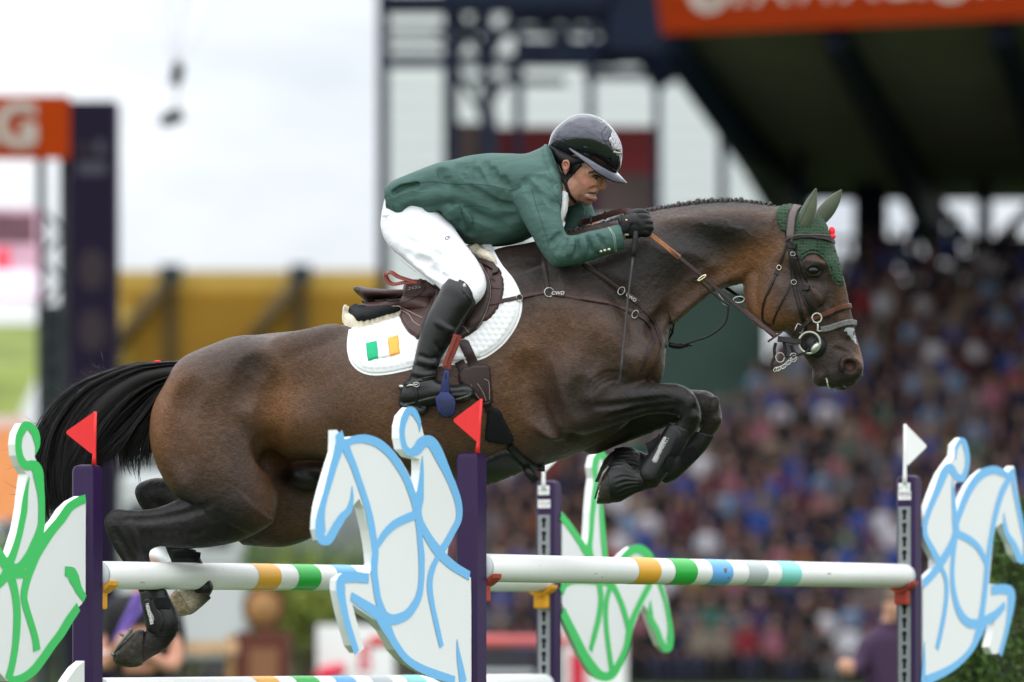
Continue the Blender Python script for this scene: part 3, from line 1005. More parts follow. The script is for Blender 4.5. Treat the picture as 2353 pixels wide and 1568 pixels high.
# ================================================================== FENCE
m_purple = mat('purple paint', (.021, .0062, .046), rough=0.45, var=0.10, vscale=9, bump=0.05, bscale=260, spec=.2, dirt=((.05, .03, .08), 30, .70, .3))
m_white = mat('white paint', (.80, .815, .80), rough=0.36, var=0.02, vscale=5, coat=0.12, dirt=((.40, .34, .24), 14, .63, .5))
m_board = mat('white board', (.80, .82, .82), rough=0.45, var=0.015, vscale=3, bump=0.03, bscale=300, dirt=((.55, .55, .48), 12, .72, .35))
m_flagr = mat('red plastic', (.72, .028, .03), rough=0.4, var=0.05, vscale=30)
m_flagw = mat('white plastic', (.82, .83, .83), rough=0.4)
m_cupy = mat('yellow cup', (.78, .36, .015), rough=0.4, var=0.12, vscale=40)
m_cupr = mat('red cup', (.36, .045, .028), rough=0.45, var=0.12, vscale=40)
m_steel = mat('galvanised steel', (.26, .28, .29), rough=0.45, metal=0.5, var=0.10, vscale=60, bump=0.06, bscale=400)
m_dark = mat('dark recess', (.010, .006, .014), rough=0.8)  # dark colour standing for the shade inside holes; nothing is cut out
m_blue = mat('sky blue paint', (.185, .50, .86), rough=0.42)
m_green = mat('leaf green paint', (.060, .56, .14), rough=0.42)
BANDS = [('yellow', (.80, .40, .03)), ('green', (.012, .42, .045)), ('blue', (.12, .39, .78)), ('grey', (.42, .47, .48)), ('teal', (.22, .63, .58))]
m_band = {n: mat('band ' + n, c, rough=0.38, coat=0.1) for n, c in BANDS}
m_capg = mat('grey end cap', (.52, .56, .58), rough=0.5)
m_lblr = mat('label red', (.55, .10, .13), rough=0.5)
m_lblk = mat('label grey', (.16, .16, .18), rough=0.5)

A0, B0 = PX(201, 0, 15.60), PX(1261, 0, 18.85)
C0, D0 = PX(1083, 0, 15.50), PX(2089, 0, 18.65)


def flat(v):
    return Vector((v.x, v.y, 0))


UAB = flat(B0 - A0).normalized()
UCD = flat(D0 - C0).normalized()


def post(p, u, pxc, top_py, label, flag, side):
    """p: place on the ground; side = +1 near post (wing towards camera), -1 far post"""
    Y = p.y
    top = CZ + (HY - top_py) / F * Y
    base = Vector((p.x, p.y, 0))
    e = empty('jump_standard', base, label, 'jump stand', 'standards of the jump')
    n = Vector((u.y, -u.x, 0))
    hw = .043
    # chamfered square tube with a low pyramid cap
    prof = []
    ch = .012
    for sx, sy in ((1, -1), (1, 1), (-1, 1), (-1, -1)):
        pts = [(sx * hw, sy * (hw - ch)), (sx * (hw - ch), sy * hw)]
        if sx * sy < 0: pts = pts
        else: pts = pts[::-1]
        prof += pts
    prof = sorted(prof, key=lambda q: math.atan2(q[1], q[0]))
    V, Fc = [], []
    m = len(prof)
    for (z, k) in ((0.03, 1), (top - .022, 1), (top - .006, .86), (top, .45)):
        for (a, b) in prof:
            V.append(base + u * (a * k) + n * (b * k) + Vector((0, 0, z)))
    for r in range(3):
        for q in range(m):
            Fc.append((r * m + q, r * m + (q + 1) % m, (r + 1) * m + (q + 1) % m, (r + 1) * m + q))
    Fc.append(tuple(3 * m + q for q in range(m)))
    Fc.append(tuple(range(m - 1, -1, -1)))
    o = mesh_obj('post', V, Fc, m_purple, e, True); auto_smooth(o, 25)
    ang = math.atan2(u.y, u.x)
    for s_ in (-1, 1):
        box_mesh('foot', base + n * (.30 * s_) + Vector((0, 0, .03)), (.06, .62, .05), m_purple, e, ang, .008)
    # flag
    fm = m_flagr if flag == 'red' else m_flagw
    return e, base, top, n, hw, fm


def flag_on(e, Y, stick, tri, fm, r=.0045):
    """stick: (bottom, top) and triangle, photograph points at depth Y"""
    s0, s1 = PX(*stick[0], Y), PX(*stick[1], Y)
    tube_mesh('flag_stick', [s0, s0.lerp(s1, .15), s0.lerp(s1, .5), s1], [r * 1.5, r * 1.15, r, r * .9], fm, e, 10)
    P = [PX(*q, Y) for q in tri]
    c = sum(P, Vector()) / 3
    rim = []
    for i in range(3):                      # rounded corners
        a, b, d = P[i - 1], P[i], P[(i + 1) % 3]
        for t in (.10, .05):
            rim.append(b.lerp(a, t) + (b - c) * (0 if t > .06 else -.012))
        for t in (.05, .10):
            rim.append(b.lerp(d, t) + (b - c) * (0 if t > .06 else -.012))
    th = Vector((0, .004, 0))
    V = [q - th for q in rim] + [q + th for q in rim]
    k = len(rim)
    Fc = [tuple(range(k)), tuple(range(2 * k - 1, k - 1, -1))] + [(i, (i + 1) % k, k + (i + 1) % k, k + i) for i in range(k)]
    o = mesh_obj('flag', V, Fc, fm, e, False)
    bm = bmesh.new(); bm.from_mesh(o.data); bmesh.ops.recalc_face_normals(bm, faces=bm.faces); bm.to_mesh(o.data); bm.free()


stA = post(A0, UAB, 201, 1068, 'purple fence post with red flag beside the horse tail', 'red', 1)
stC = post(C0, UCD, 1083, 1041, 'purple fence post with red flag below the rider boot', 'red', 1)
stB = post(B0, UAB, 1261, 1105, 'purple fence post with slotted track under the horse forelegs', 'white', -1)
stD = post(D0, UCD, 2089, 1093, 'purple fence post with white flag at the right end', 'white', -1)
flag_on(stA[0], 15.58, ((216, 1069), (219, 946)), ((219, 945), (149, 994), (214, 1046)), m_flagr, .006)
flag_on(stC[0], 15.48, ((1097, 1042), (1106, 917)), ((1107, 915), (1039, 966), (1097, 1017)), m_flagr, .006)
flag_on(stD[0], 18.60, ((2079, 1112), (2080, 975)), ((2080, 974), (2131, 1026), (2083, 1073)), m_flagw, .007)
flag_on(stB[0], 18.80, ((1249, 1125), (1250, 990)), ((1250, 988), (1300, 1038), (1252, 1086)), m_flagw, .007)


def keyhole_track(st, u, cx, p0, label_py, br_py):
    e, base, top, n, hw, fm = st
    face = -u                                   # towards the rail
    f0 = base - u * (hw + .0005)
    ang = math.atan2(u.y, u.x)
    ztop = CZ + (HY - p0) / F * base.y
    box_mesh('track', f0 - u * .0015 + Vector((0, 0, (ztop + .2) / 2)), (.003, .056, ztop - .2), m_steel, e, ang, .0006)
    # keyholes: shade painted as flat dark faces, round over a slot, one every 55 mm
    seg = 12
    z = ztop - .022
    shared = None
    i = 0
    while z > .9:
        V = [Vector((0, .0115 * math.cos(2 * math.pi * q / seg), .0115 * math.sin(2 * math.pi * q / seg))) for q in range(seg)]
        V2 = [Vector((0, -.007, -.008)), Vector((0, .007, -.008)), Vector((0, .007, -.030)), Vector((0, .003, -.034)), Vector((0, -.003, -.034)), Vector((0, -.007, -.030))]
        M = Matrix((( -u.x, n.x, 0), (-u.y, n.y, 0), (0, 0, 1)))
        o_ = f0 - u * .0034 + Vector((0, 0, z))
        if shared is None:
            W3 = [o_ + M @ v for v in V] + [o_ - u * .0002 + M @ v for v in V2]
            ob = mesh_obj('keyhole_shade', W3, [tuple(range(seg)), tuple(range(seg, seg + 6))], m_dark, e, False)
            shared = (ob, z)
        else:
            ob = shared[0].copy(); ob.location = shared[0].location + Vector((0, 0, z - shared[1])); link(ob, e)
        z -= .0565
        i += 1
    for zz in (ztop - .195, ztop - .53, ztop - .86):
        for s_ in (-1, 1):
            tube_mesh('rivet', [f0 - u * .003 + n * (.018 * s_) + Vector((0, 0, zz)), f0 - u * .0055 + n * (.018 * s_) + Vector((0, 0, zz))], .0045, m_steel, e, 8)
    # flag bracket and maker's label
    zb = CZ + (HY - br_py) / F * base.y
    box_mesh('flag_bracket', f0 - u * .004 + Vector((0, 0, zb)) , (.008, .052, .040), m_flagw, e, ang, .003)
    for s_ in (-1, 1):
        tube_mesh('screw', [f0 - u * .008 + n * (.016 * s_) + Vector((0, 0, zb)), f0 - u * .0092 + n * (.016 * s_) + Vector((0, 0, zb))], .0032, m_steel, e, 8)
    zl = CZ + (HY - label_py) / F * base.y
    pl = box_mesh('label_plate', f0 - u * .0012 + Vector((0, 0, zl)), (.0024, .058, .036), m_flagw, e, ang, .0008)
    # reading direction runs to the right for the viewer
    xd = n if n.x > 0 else -n
    og = f0 - u * .0026 + Vector((0, 0, zl))
    text_on('lettering', 'Isi', og - xd * .0155 + Vector((0, 0, .004)), xd, (0, 0, 1), .019, m_lblr, pl, .0004)
    text_on('lettering', 'Trade', og + xd * .0095 + Vector((0, 0, .004)), xd, (0, 0, 1), .017, m_lblk, pl, .0004)
    box_mesh('small_print', og - u * .0002 + xd * .004 + Vector((0, 0, -.0085)), (.0003, .034, .0016), m_lblk, pl, ang)


keyhole_track(stB, UAB, 1250, 1184, 1159, 1128)
keyhole_track(stD, UCD, 2079, 1165, 1140, 1122)


def px_on_line(a, b, px):
    """parameter of the point of segment a-b that shows at photograph column px"""
    k = (px - CX) / F
    return (k * a.y - a.x) / ((b.x - a.x) - k * (b.y - a.y))


def rail(a, b, r, bands, label, hide=False):
    o = empty('jump_rail', (a + b) / 2, label, 'rail', 'striped rails of the jump')
    d = (b - a).normalized()
    L = (b - a).length
    a1, b1 = a + d * .004, b - d * .004
    tube_mesh('pole', [a1, a1 + d * .004, a1.lerp(b1, .3), a1.lerp(b1, .7), b1 - d * .004, b1], [r - .003, r, r, r, r, r - .003], m_white, o, 40)
    for (q, s_) in ((a1, 1), (b1, -1)):
        tube_mesh('end_cap', [q - d * (.001 * s_), q + d * (.022 * s_)], r + .0012, m_capg, o, 40)
        for an in (0.6, 2.7, 4.8):
            sd = d.cross(Vector((0, 0, 1))).normalized()
            c = q - d * (.001 * s_) + (sd * math.cos(an) + Vector((0, 0, 1)) * math.sin(an)) * r * .62
            tube_mesh('screw', [c, c - d * (.003 * s_)], .006, m_steel, o, 8)
    for nm, p0, p1 in bands:
        t0, t1 = px_on_line(a, b, p0), px_on_line(a, b, p1)
        tube_mesh(nm + '_band', [a.lerp(b, t0), a.lerp(b, t1)], r + .0009, m_band[nm], o, 40, cap=False)
    return o


def rail_end(px, py, base, u, s_):
    p = flat(base) + u * (.043 * s_)
    Y = p.y
    return Vector((p.x, p.y, CZ + (HY - py) / F * Y))


rA = rail_end(0, 1322, stA[1], UAB, 1); rB = rail_end(0, 1333, stB[1], UAB, -1)
rC = rail_end(0, 1305, stC[1], UCD, 1); rD = rail_end(0, 1324, stD[1], UCD, -1)
rA2 = rail_end(0, 1590, stA[1], UAB, 1); rB2 = rail_end(0, 1576, stB[1], UAB, -1)
RR = .0495
rail(rA, rB, RR, [('yellow', 569, 621), ('green', 661, 713), ('blue', 752, 797), ('grey', 836, 880), ('teal', 915, 958)], 'upper white striped rail on yellow cups under the hind legs')
rail(rC, rD, RR, [('yellow', 1442, 1493), ('green', 1526, 1577), ('blue', 1612, 1659), ('grey', 1696, 1740), ('teal', 1772, 1817)], 'white striped rail on red cups under the forelegs')
rail(rA2, rB2, RR, [('yellow', 569, 621), ('green', 661, 713), ('blue', 752, 797), ('grey', 836, 880), ('teal', 915, 958)], 'lower white striped rail along the bottom edge of the picture')


def cup(e_end, u, s_, mt, par):
    """rail cup hung in the track; e_end = rail end centre, s_ = +1 rail leaves along +u"""
    n = Vector((u.y, -u.x, 0))
    c = e_end + u * (.030 * s_)
    V, Fc = [], []
    prof = []
    for i in range(9):                       # saddle shaped cradle under the rail
        a = (i / 8 - .5)
        prof.append((a * .125, -RR - .002 + .030 * (abs(a) * 2) ** 2))
    for side in (-.03, .03):
        for (x, z) in prof: V.append(c + u * side + n * x + Vector((0, 0, z)))
        for (x, z) in prof: V.append(c + u * side + n * x * .98 + Vector((0, 0, z - .014 - .006 * (1 - abs(x) / .0625))))
    for q in range(8):
        Fc += [(q, q + 1, 18 + q + 1, 18 + q), (9 + q + 1, 9 + q, 27 + q, 27 + q + 1), (q + 1, q, 9 + q, 9 + q + 1), (18 + q, 18 + q + 1, 27 + q + 1, 27 + q)]
    Fc += [(0, 18, 27, 9), (8, 17, 35, 26)]
    o = mesh_obj('rail_cup', V, Fc, mt, par, False)
    bm = bmesh.new(); bm.from_mesh(o.data); bmesh.ops.recalc_face_normals(bm, faces=bm.faces); bm.to_mesh(o.data); bm.free()
    box_mesh('stem', c - u * (.004 * s_) + Vector((0, 0, -RR - .040)), (.04, .058, .062), mt, o, math.atan2(u.y, u.x), .008)
    return o


cup(rA, UAB, 1, m_cupy, stA[0]); cup(rB, UAB, -1, m_cupy, stB[0])
cup(rC, UCD, 1, m_cupr, stC[0]); cup(rD, UCD, -1, m_cupr, stD[0])
cup(rA2, UAB, 1, m_cupy, stA[0]); cup(rB2, UAB, -1, m_cupy, stB[0])


# ------------------------------------------------------------------ cut-out wings
def wing(name, base, u, toward, outline, strokes, mt, label, off=.0, th=.034, extra=None):
    """board standing in the line of the rail; outline and strokes are photograph points met with the board's plane"""
    n = Vector((u.y, -u.x, 0))
    if n.y > 0: n = -n
    p0 = flat(base) + n * off

    def on(px, py, lift=0.0):
        dr = Vector(((px - CX) / F, 1.0, (HY - py) / F))
        t = (p0 - CAM + n * lift).dot(n) / dr.dot(n)
        return CAM + dr * t
    e = empty('fence_wing', flat(base) + u * (.5 * toward), label, 'fence wing', 'rider shaped wings of the jump')

    def board(out, nm='board'):
        poly = resample(np.vstack([out, out[:1]]), 5.0)[:-1]
        V2, Fc, poly = tri2d(poly, 26.0)
        fr = [on(*q) for q in V2]
        bk = [q - n * th for q in fr]
        bd = poly
        k = len(V2)
        # boundary order: the outline vertices come first from the triangulation input
        key = {(round(v[0], 2), round(v[1], 2)): i for i, v in enumerate(V2)}
        ring = [key.get((round(q[0], 2), round(q[1], 2))) for q in bd]
        ring = [r for r in ring if r is not None]
        faces = [f for f in Fc] + [tuple(reversed([q + k for q in f])) for f in Fc]
        faces += [(ring[i], ring[(i + 1) % len(ring)], ring[(i + 1) % len(ring)] + k, ring[i] + k) for i in range(len(ring))]
        o = mesh_obj(nm, fr + bk, faces, m_board, e, False)
        bm = bmesh.new(); bm.from_mesh(o.data); bmesh.ops.recalc_face_normals(bm, faces=bm.faces)
        for f in bm.faces: f.smooth = False
        bm.to_mesh(o.data); bm.free()
        return o
    b = board(outline)
    for ex in (extra or []):
        board(ex)
    for (pts, w) in strokes:
        P = resample(catmull(pts, 8), 4.0)
        m = len(P)
        tl = np.linspace(0, 1, m)
        if np.isscalar(w): ws = np.full(m, w)
        else: ws = np.interp(tl, np.linspace(0, 1, len(w)), w)
        ws = ws * 1.38
        V, Fc = [], []
        W3 = [on(*q, .0022 + .00012 * random.random()) for q in P]
        hz = 1.0
        for i in range(m):
            tg = (W3[min(i + 1, m - 1)] - W3[max(i - 1, 0)]).normalized()
            sd = tg.cross(n).normalized()
            hw = ws[i] / F * W3[i].y / 2
            # widths were read in the picture: undo the foreshortening along the board
            k = math.hypot(sd.z, (sd.x * u.x + sd.y * u.y) / max(abs(u.x), .3))
            V += [W3[i] + sd * hw * k, W3[i] - sd * hw * k]
        for i in range(m - 1):
            Fc.append((2 * i, 2 * i + 1, 2 * i + 3, 2 * i + 2))
        s_ = mesh_obj('painted_line', V, Fc, mt, b, False)
    return e


K5, K7, K8 = tile(658.8, 894.1, 2.3268), tile(1082.4, 1035.3, 2.943), tile(1882.4, 941.2, 2.501)
# blue wing at the near right post of the picture centre
outC = (maps(T4, (745, 188), (775, 228), (800, 262), (822, 292), (850, 280), (900, 250), (960, 238), (1050, 245), (1150, 290), (1260, 380), (1350, 490), (1420, 620), (1465, 760), (1485, 812),
             (1496, 790), (1503, 640), (1510, 520), (1505, 440), (1440, 432), (1395, 435), (1350, 370), (1326, 250), (1330, 110), (1365, 30), (1420, -18), (1470, 0), (1508, 70), (1522, 150), (1512, 196),
             (1538, 238), (1575, 250), (1625, 290), (1685, 395), (1750, 540), (1820, 700), (1870, 820), (1890, 930), (1880, 1020), (1840, 1120), (1780, 1230), (1737, 1325), (1790, 1380), (1870, 1450), (1975, 1512))
        + [(1083, 1400), (1083, 1700), (1010, 1690)]
        + maps(K5, (905, 1590), (850, 1555), (740, 1520), (640, 1460), (570, 1385), (530, 1300), (490, 1250), (430, 1208), (362, 1162), (348, 1140), (372, 1235), (400, 1340), (420, 1412), (362, 1412), (345, 1350), (310, 1230), (285, 1120), (270, 1040), (285, 1000), (330, 984), (440, 984))
        + maps(T4, (1082, 1490), (1066, 1300), (1040, 1130), (1000, 960), (968, 822), (905, 822), (900, 850), (880, 920), (830, 995), (782, 1045), (740, 1135), (700, 1215), (660, 1250), (620, 1240), (582, 1160), (575, 1060), (595, 900), (640, 720), (700, 520), (745, 380)))
strC = [(maps(T4, (760, 215), (775, 300), (755, 380), (710, 530), (655, 730), (610, 900), (592, 1050), (602, 1170), (645, 1208), (690, 1165), (740, 1075), (800, 985), (858, 920), (884, 820), (884, 700)), [13, 15, 12, 11, 10, 9, 10, 14, 17, 15, 13, 13, 10, 5, 1]),
        (maps(T4, (805, 300), (850, 300), (900, 278), (1000, 270), (1120, 308), (1235, 405), (1325, 530), (1395, 660), (1445, 800), (1480, 920)), [10, 13, 15, 15, 14, 13, 12, 12, 11, 12]),
        (maps(T4, (812, 300), (850, 400), (900, 520), (980, 750), (1040, 950), (1075, 1150), (1096, 1300)) + maps(K5, (468, 960), (478, 1050), (492, 1130), (525, 1215)), [14, 11, 10, 10, 10, 11, 11, 11, 10, 10, 12]),
        (maps(T4, (1508, 205), (1500, 110), (1450, 22), (1400, 18), (1355, 110), (1343, 220), (1362, 330), (1410, 392), (1470, 372), (1530, 308), (1585, 290), (1640, 340), (1700, 450), (1790, 650), (1850, 810), (1870, 920), (1860, 1020), (1805, 1130), (1745, 1240), (1685, 1320)),
         [1, 7, 13, 11, 9, 9, 11, 17, 19, 19, 17, 14, 12, 12, 11, 10, 10, 10, 11, 12]),
        (maps(T4, (1532, 425), (1524, 600), (1508, 800), (1492, 930), (1510, 1030), (1560, 1130), (1620, 1230), (1690, 1320), (1760, 1392), (1850, 1462), (1965, 1530)), [1, 6, 9, 13, 11, 12, 13, 16, 15, 14, 14]),
        (maps(T4, (1492, 960), (1380, 1002), (1270, 1060), (1180, 1150), (1115, 1255)), [15, 14, 13, 11, 8]),
        (maps(T4, (1492, 960), (1500, 1080), (1515, 1250)) + maps(K5, (722, 900), (722, 1000), (712, 1090), (688, 1150), (640, 1208), (570, 1233), (520, 1215)), [12, 9, 9, 10, 9, 9, 11, 14, 17, 18]),
        (maps(K5, (818, 885), (782, 955), (766, 1040), (775, 1130), (800, 1250), (830, 1378)), [8, 9, 9, 8, 8, 7]),
        (maps(K5, (440, 1012), (340, 1006), (296, 1024), (290, 1080), (306, 1170), (330, 1270), (376, 1412)), [17, 18, 15, 11, 10, 10, 9]),
        (maps(K5, (345, 1108), (420, 1158), (490, 1206), (530, 1262), (580, 1360), (650, 1450), (760, 1512), (900, 1556)), [13, 17, 20, 12, 11, 13, 15, 12]),
        (maps(K5, (912, 1338), (920, 1420), (945, 1570)), [1, 8, 12])]
wing('fence_wing', stC[1] - UCD * .043, UCD, -1, outC, strC, m_blue, 'blue and white wing cut as horse and rider, in front of the horse belly', .044)

# blue wing at the far right post
outD = (maps(K8, (778, 268), (776, 232), (790, 182), (820, 160), (848, 178), (868, 260), (862, 340), (845, 398), (820, 420), (783, 416), (772, 470), (776, 560), (785, 618), (800, 590), (832, 500), (880, 412), (940, 350), (1000, 330), (1050, 345), (1076, 372), (1125, 320),
             (1130, 400), (1150, 520), (1172, 640), (1195, 760), (1200, 830), (1180, 872), (1150, 882), (1120, 830), (1095, 745), (1062, 700), (1050, 648), (1020, 646), (1000, 750), (985, 900), (976, 1010), (1080, 1008), (1108, 1030), (1120, 1080), (1100, 1220), (1050, 1410), (966, 1405),
             (1005, 1250), (1022, 1180), (990, 1210), (935, 1262), (905, 1350), (860, 1420), (780, 1500), (680, 1550), (620, 1590), (600, 1700), (596, 1600), (597, 1200), (597, 985), (640, 945), (672, 915), (680, 875), (640, 800), (604, 725), (602, 680), (612, 610), (650, 500), (690, 400), (728, 322), (756, 312)))
strD = [(maps(K8, (786, 290), (790, 215), (825, 178), (852, 260), (848, 340), (825, 395), (792, 385), (752, 335), (715, 375), (672, 480), (625, 600), (608, 680), (618, 740), (660, 820), (695, 890)), [1, 7, 10, 9, 9, 13, 15, 16, 13, 11, 10, 9, 10, 11, 13]),
        (maps(K8, (766, 400), (774, 520), (782, 640), (786, 710), (750, 800), (695, 890), (650, 950), (597, 1005)), [1, 7, 9, 13, 12, 14, 13, 13]),
        (maps(K8, (788, 660), (820, 560), (870, 450), (930, 375), (1000, 348), (1060, 365), (1095, 395)), [9, 12, 13, 14, 15, 13, 10]),
        (maps(K8, (1110, 345), (1090, 400), (1050, 480), (1015, 600), (990, 730), (970, 870), (955, 1030), (935, 1180), (920, 1240)), [8, 11, 10, 9, 9, 10, 10, 10, 13]),
        (maps(K8, (1115, 345), (1118, 420), (1140, 540), (1165, 660), (1190, 780), (1180, 850), (1155, 858), (1120, 780), (1075, 700), (1062, 590)), [8, 9, 9, 9, 9, 12, 14, 11, 9, 1]),
        (maps(K8, (790, 712), (860, 745), (920, 800), (965, 890)), [13, 12, 11, 8]),
        (maps(K8, (784, 720), (772, 840), (766, 960), (780, 1080), (810, 1170), (860, 1225), (930, 1235)), [10, 8, 8, 9, 11, 15, 17]),
        (maps(K8, (700, 900), (730, 980), (732, 1080), (712, 1220), (678, 1375)), [8, 8, 8, 8, 8]),
        (maps(K8, (990, 1040), (1060, 1032), (1100, 1050), (1104, 1110), (1080, 1260), (1040, 1410)), [16, 17, 14, 9, 8, 8]),
        (maps(K8, (1068, 1122), (1020, 1175), (950, 1225), (915, 1290), (880, 1370), (810, 1450), (720, 1510), (615, 1555)), [10, 15, 18, 11, 10, 12, 14, 15]),
        (maps(K8, (606, 1330), (604, 1440), (598, 1570)), [1, 6, 9])]
wing('fence_wing', stD[1] + UCD * .043, UCD, 1, outD, strD, m_blue, 'blue and white wing cut as horse and rider at the right edge', .044)

# green wing at the left post (its horse looks out of the picture)
outA = (maps(T1, (318, 1060), (345, 1030), (362, 950), (345, 840), (300, 760), (245, 735), (195, 775), (160, 860), (150, 960), (165, 1080), (208, 1168), (250, 1182), (236, 1290), (214, 1450), (204, 1560))
        + maps(T2, (190, 60), (165, 180), (115, 340), (80, 458), (40, 400), (0, 340), (-120, 220), (-260, 160), (-380, 260), (-420, 520), (-330, 560), (-260, 480), (-200, 800), (-120, 1240), (0, 1480), (60, 1560), (110, 1556), (210, 1552), (300, 1490), (450, 1290), (600, 1080), (700, 882), (730, 862), (775, 830), (786, 780), (786, 300), (788, -20))
        + maps(T1, (790, 1415), (730, 1435), (670, 1470), (600, 1530)) + maps(T2, (540, 60), (470, 140), (420, 222), (404, 210), (402, 60), (396, -60)) + maps(T1, (388, 1330), (375, 1190), (328, 1110)))
strA = [(maps(T1, (328, 1040), (345, 950), (322, 840), (250, 775), (188, 850), (170, 960), (190, 1080), (240, 1142), (300, 1142), (345, 1200), (365, 1300), (382, 1450)) + maps(T2, (384, 40), (380, 130), (350, 240), (300, 360), (240, 450), (170, 510), (90, 510)),
         [1, 8, 12, 14, 10, 9, 10, 15, 17, 13, 10, 9, 9, 10, 12, 15, 15, 14, 15]),
        (maps(T1, (272, 1250), (240, 1400), (222, 1560)) + maps(T2, (205, 80), (175, 220), (130, 370), (80, 490)), [1, 6, 9, 9, 9, 10, 13]),
        (maps(T1, (788, 1450), (720, 1475), (640, 1530)) + maps(T2, (560, 70), (470, 180), (400, 280), (330, 400), (280, 530), (240, 660), (222, 780), (245, 890), (285, 1020), (325, 1160), (340, 1275)), [14, 13, 13, 13, 14, 14, 13, 11, 10, 9, 9, 9, 9, 10]),
        (maps(T2, (-30, 350), (30, 450), (80, 530), (30, 610), (-40, 690)), [13, 14, 17, 14, 12]),
        (maps(T2, (80, 540), (170, 570), (255, 560)), [17, 15, 12]),
        (maps(T2, (95, 570), (135, 720), (158, 900), (155, 1080), (140, 1250), (110, 1420), (75, 1545)), [12, 10, 10, 10, 9, 9, 10]),
        (maps(T2, (598, 545), (645, 560), (690, 620), (725, 710), (782, 800)), [16, 19, 12, 11, 9]),
        (maps(T2, (722, 872), (640, 990), (560, 1120), (470, 1240), (380, 1370), (300, 1465), (200, 1530), (80, 1550)), [11, 12, 12, 12, 12, 13, 14, 12])]
wing('fence_wing', stA[1] - UAB * .043, UAB, -1, outA, strA, m_green, 'green and white wing cut as horse and rider at the left edge', .044,
     extra=[maps(T2, (776, 1370), (738, 1380), (650, 1500), (585, 1600), (585, 1900), (776, 1900))])

# green wing at the far post under the forelegs
outB = maps(K7, (617, 418), (650, 450), (700, 525), (745, 590), (788, 656), (798, 560), (806, 400), (818, 270), (832, 200), (818, 110), (834, 40), (872, 2), (915, 25), (942, 100), (935, 180), (905, 235), (885, 300), (892, 420), (905, 600), (918, 700), (930, 770), (985, 762), (1012, 735), (1045, 690), (1090, 655), (1130, 645), (1180, 668), (1222, 722), (1262, 800),
             (1300, 900), (1335, 1020), (1362, 1180), (1371, 1260), (1356, 1340), (1330, 1371), (1298, 1350), (1270, 1290), (1240, 1210), (1205, 1120), (1192, 1055), (1165, 1035), (1130, 1120), (1090, 1225), (1060, 1330), (1020, 1430), (985, 1500), (950, 1548), (900, 1552), (838, 1515), (765, 1410), (700, 1275), (655, 1150), (617, 1068))
strB = [(maps(K7, (610, 440), (680, 530), (740, 620), (800, 715), (870, 790)), [11, 11, 11, 12, 12]),
        (maps(K7, (896, 232), (925, 150), (915, 70), (878, 28), (846, 70), (838, 140), (848, 200), (840, 280), (822, 420), (812, 560), (802, 680), (830, 800)), [1, 8, 11, 12, 10, 9, 10, 9, 8, 9, 12, 13]),
        (maps(K7, (872, 300), (885, 450), (898, 620), (910, 760), (900, 860), (940, 900)), [2, 8, 9, 9, 11, 14]),
        (maps(K7, (985, 770), (1050, 705), (1120, 665), (1190, 700), (1245, 800), (1285, 920), (1320, 1040), (1348, 1200), (1345, 1300), (1322, 1340), (1290, 1300), (1255, 1210), (1215, 1130), (1215, 1010)), [8, 13, 16, 15, 11, 8, 7, 8, 10, 14, 10, 10, 11, 1]),
        (maps(K7, (1235, 800), (1210, 900), (1150, 1020), (1100, 1130), (1070, 1230), (1050, 1330), (1010, 1430), (960, 1510), (900, 1530), (840, 1490), (770, 1390), (700, 1250), (620, 1090)), [8, 10, 10, 10, 11, 10, 12, 15, 17, 15, 14, 13, 13]),
        (maps(K7, (940, 880), (985, 960), (1030, 1070), (1060, 1190), (1062, 1260)), [10, 9, 9, 9, 6]),
        (maps(K7, (960, 880), (925, 980), (912, 1090), (918, 1220), (935, 1360), (955, 1500)), [9, 8, 8, 8, 8, 9]),
        (maps(K7, (840, 820), (870, 920), (880, 1010), (865, 1130), (835, 1250), (808, 1355)), [8, 9, 9, 9, 9, 7]),
        (maps(K7, (612, 960), (640, 905), (700, 880), (800, 880), (900, 890)), [9, 11, 12, 12, 13])]
wing('fence_wing', stB[1] + UAB * .043, UAB, 1, outB, strB, m_green, 'green and white wing cut as horse and rider below the forelegs', .044)

# scuffs and hoof marks on the rails
m_scuff = mat('brown scuff', (.20, .15, .09), rough=.8, var=.6, vscale=90)
m_scuff2 = mat('grey scuff', (.42, .42, .38), rough=.7, var=.4, vscale=90)
for rl_ in [o for o in bpy.data.objects if o.name.startswith('jump_rail')]:
    pole_ = [c for c in rl_.children if c.name.startswith('pole')][0]
    bv_ = bvh_of([pole_])
    lab = rl_['label']
    spots = [(1666, 1312, 6, 9), (1674, 1328, 4, 5), (1906, 1318, 7, 3), (1940, 1306, 2, 2), (1955, 1309, 2, 2), (1372, 1318, 9, 2), (1385, 1326, 8, 2), (1240, 1300, 6, 1.5)] if 'red cups' in lab else [(330, 1338, 10, 2), (480, 1312, 7, 1.5), (700, 1344, 5, 2)] if 'upper' in lab else []
    for (x, y, rx, ry) in spots:
        n = 11
        out = [(x + rx * math.cos(a) * random.uniform(.5, 1.2), y + ry * math.sin(a) * random.uniform(.5, 1.2)) for a in np.linspace(0, 2 * math.pi, n, endpoint=False)]
        patch('scuff', out, bv_, .0002, m_scuff if rx < 8 and ry > 2.5 or rx < 3 else m_scuff2, pole_, 1.6, 1, None, None, False, soften=0, lift=.0014)
# ================================================================== HORSE DETAILS
m_hair = mat('black horse hair', (.006, .0055, .0055), rough=0.42, spec=0.35, var=0.3, vscale=40)
m_hairg = mat('dull mane hair', (.026, .025, .0245), rough=0.55, spec=0.35, var=0.4, vscale=80)
m_eye = mat('eye', (.004, .0025, .002), rough=0.10, spec=0.45)
HB = bvh_of([horse_body])


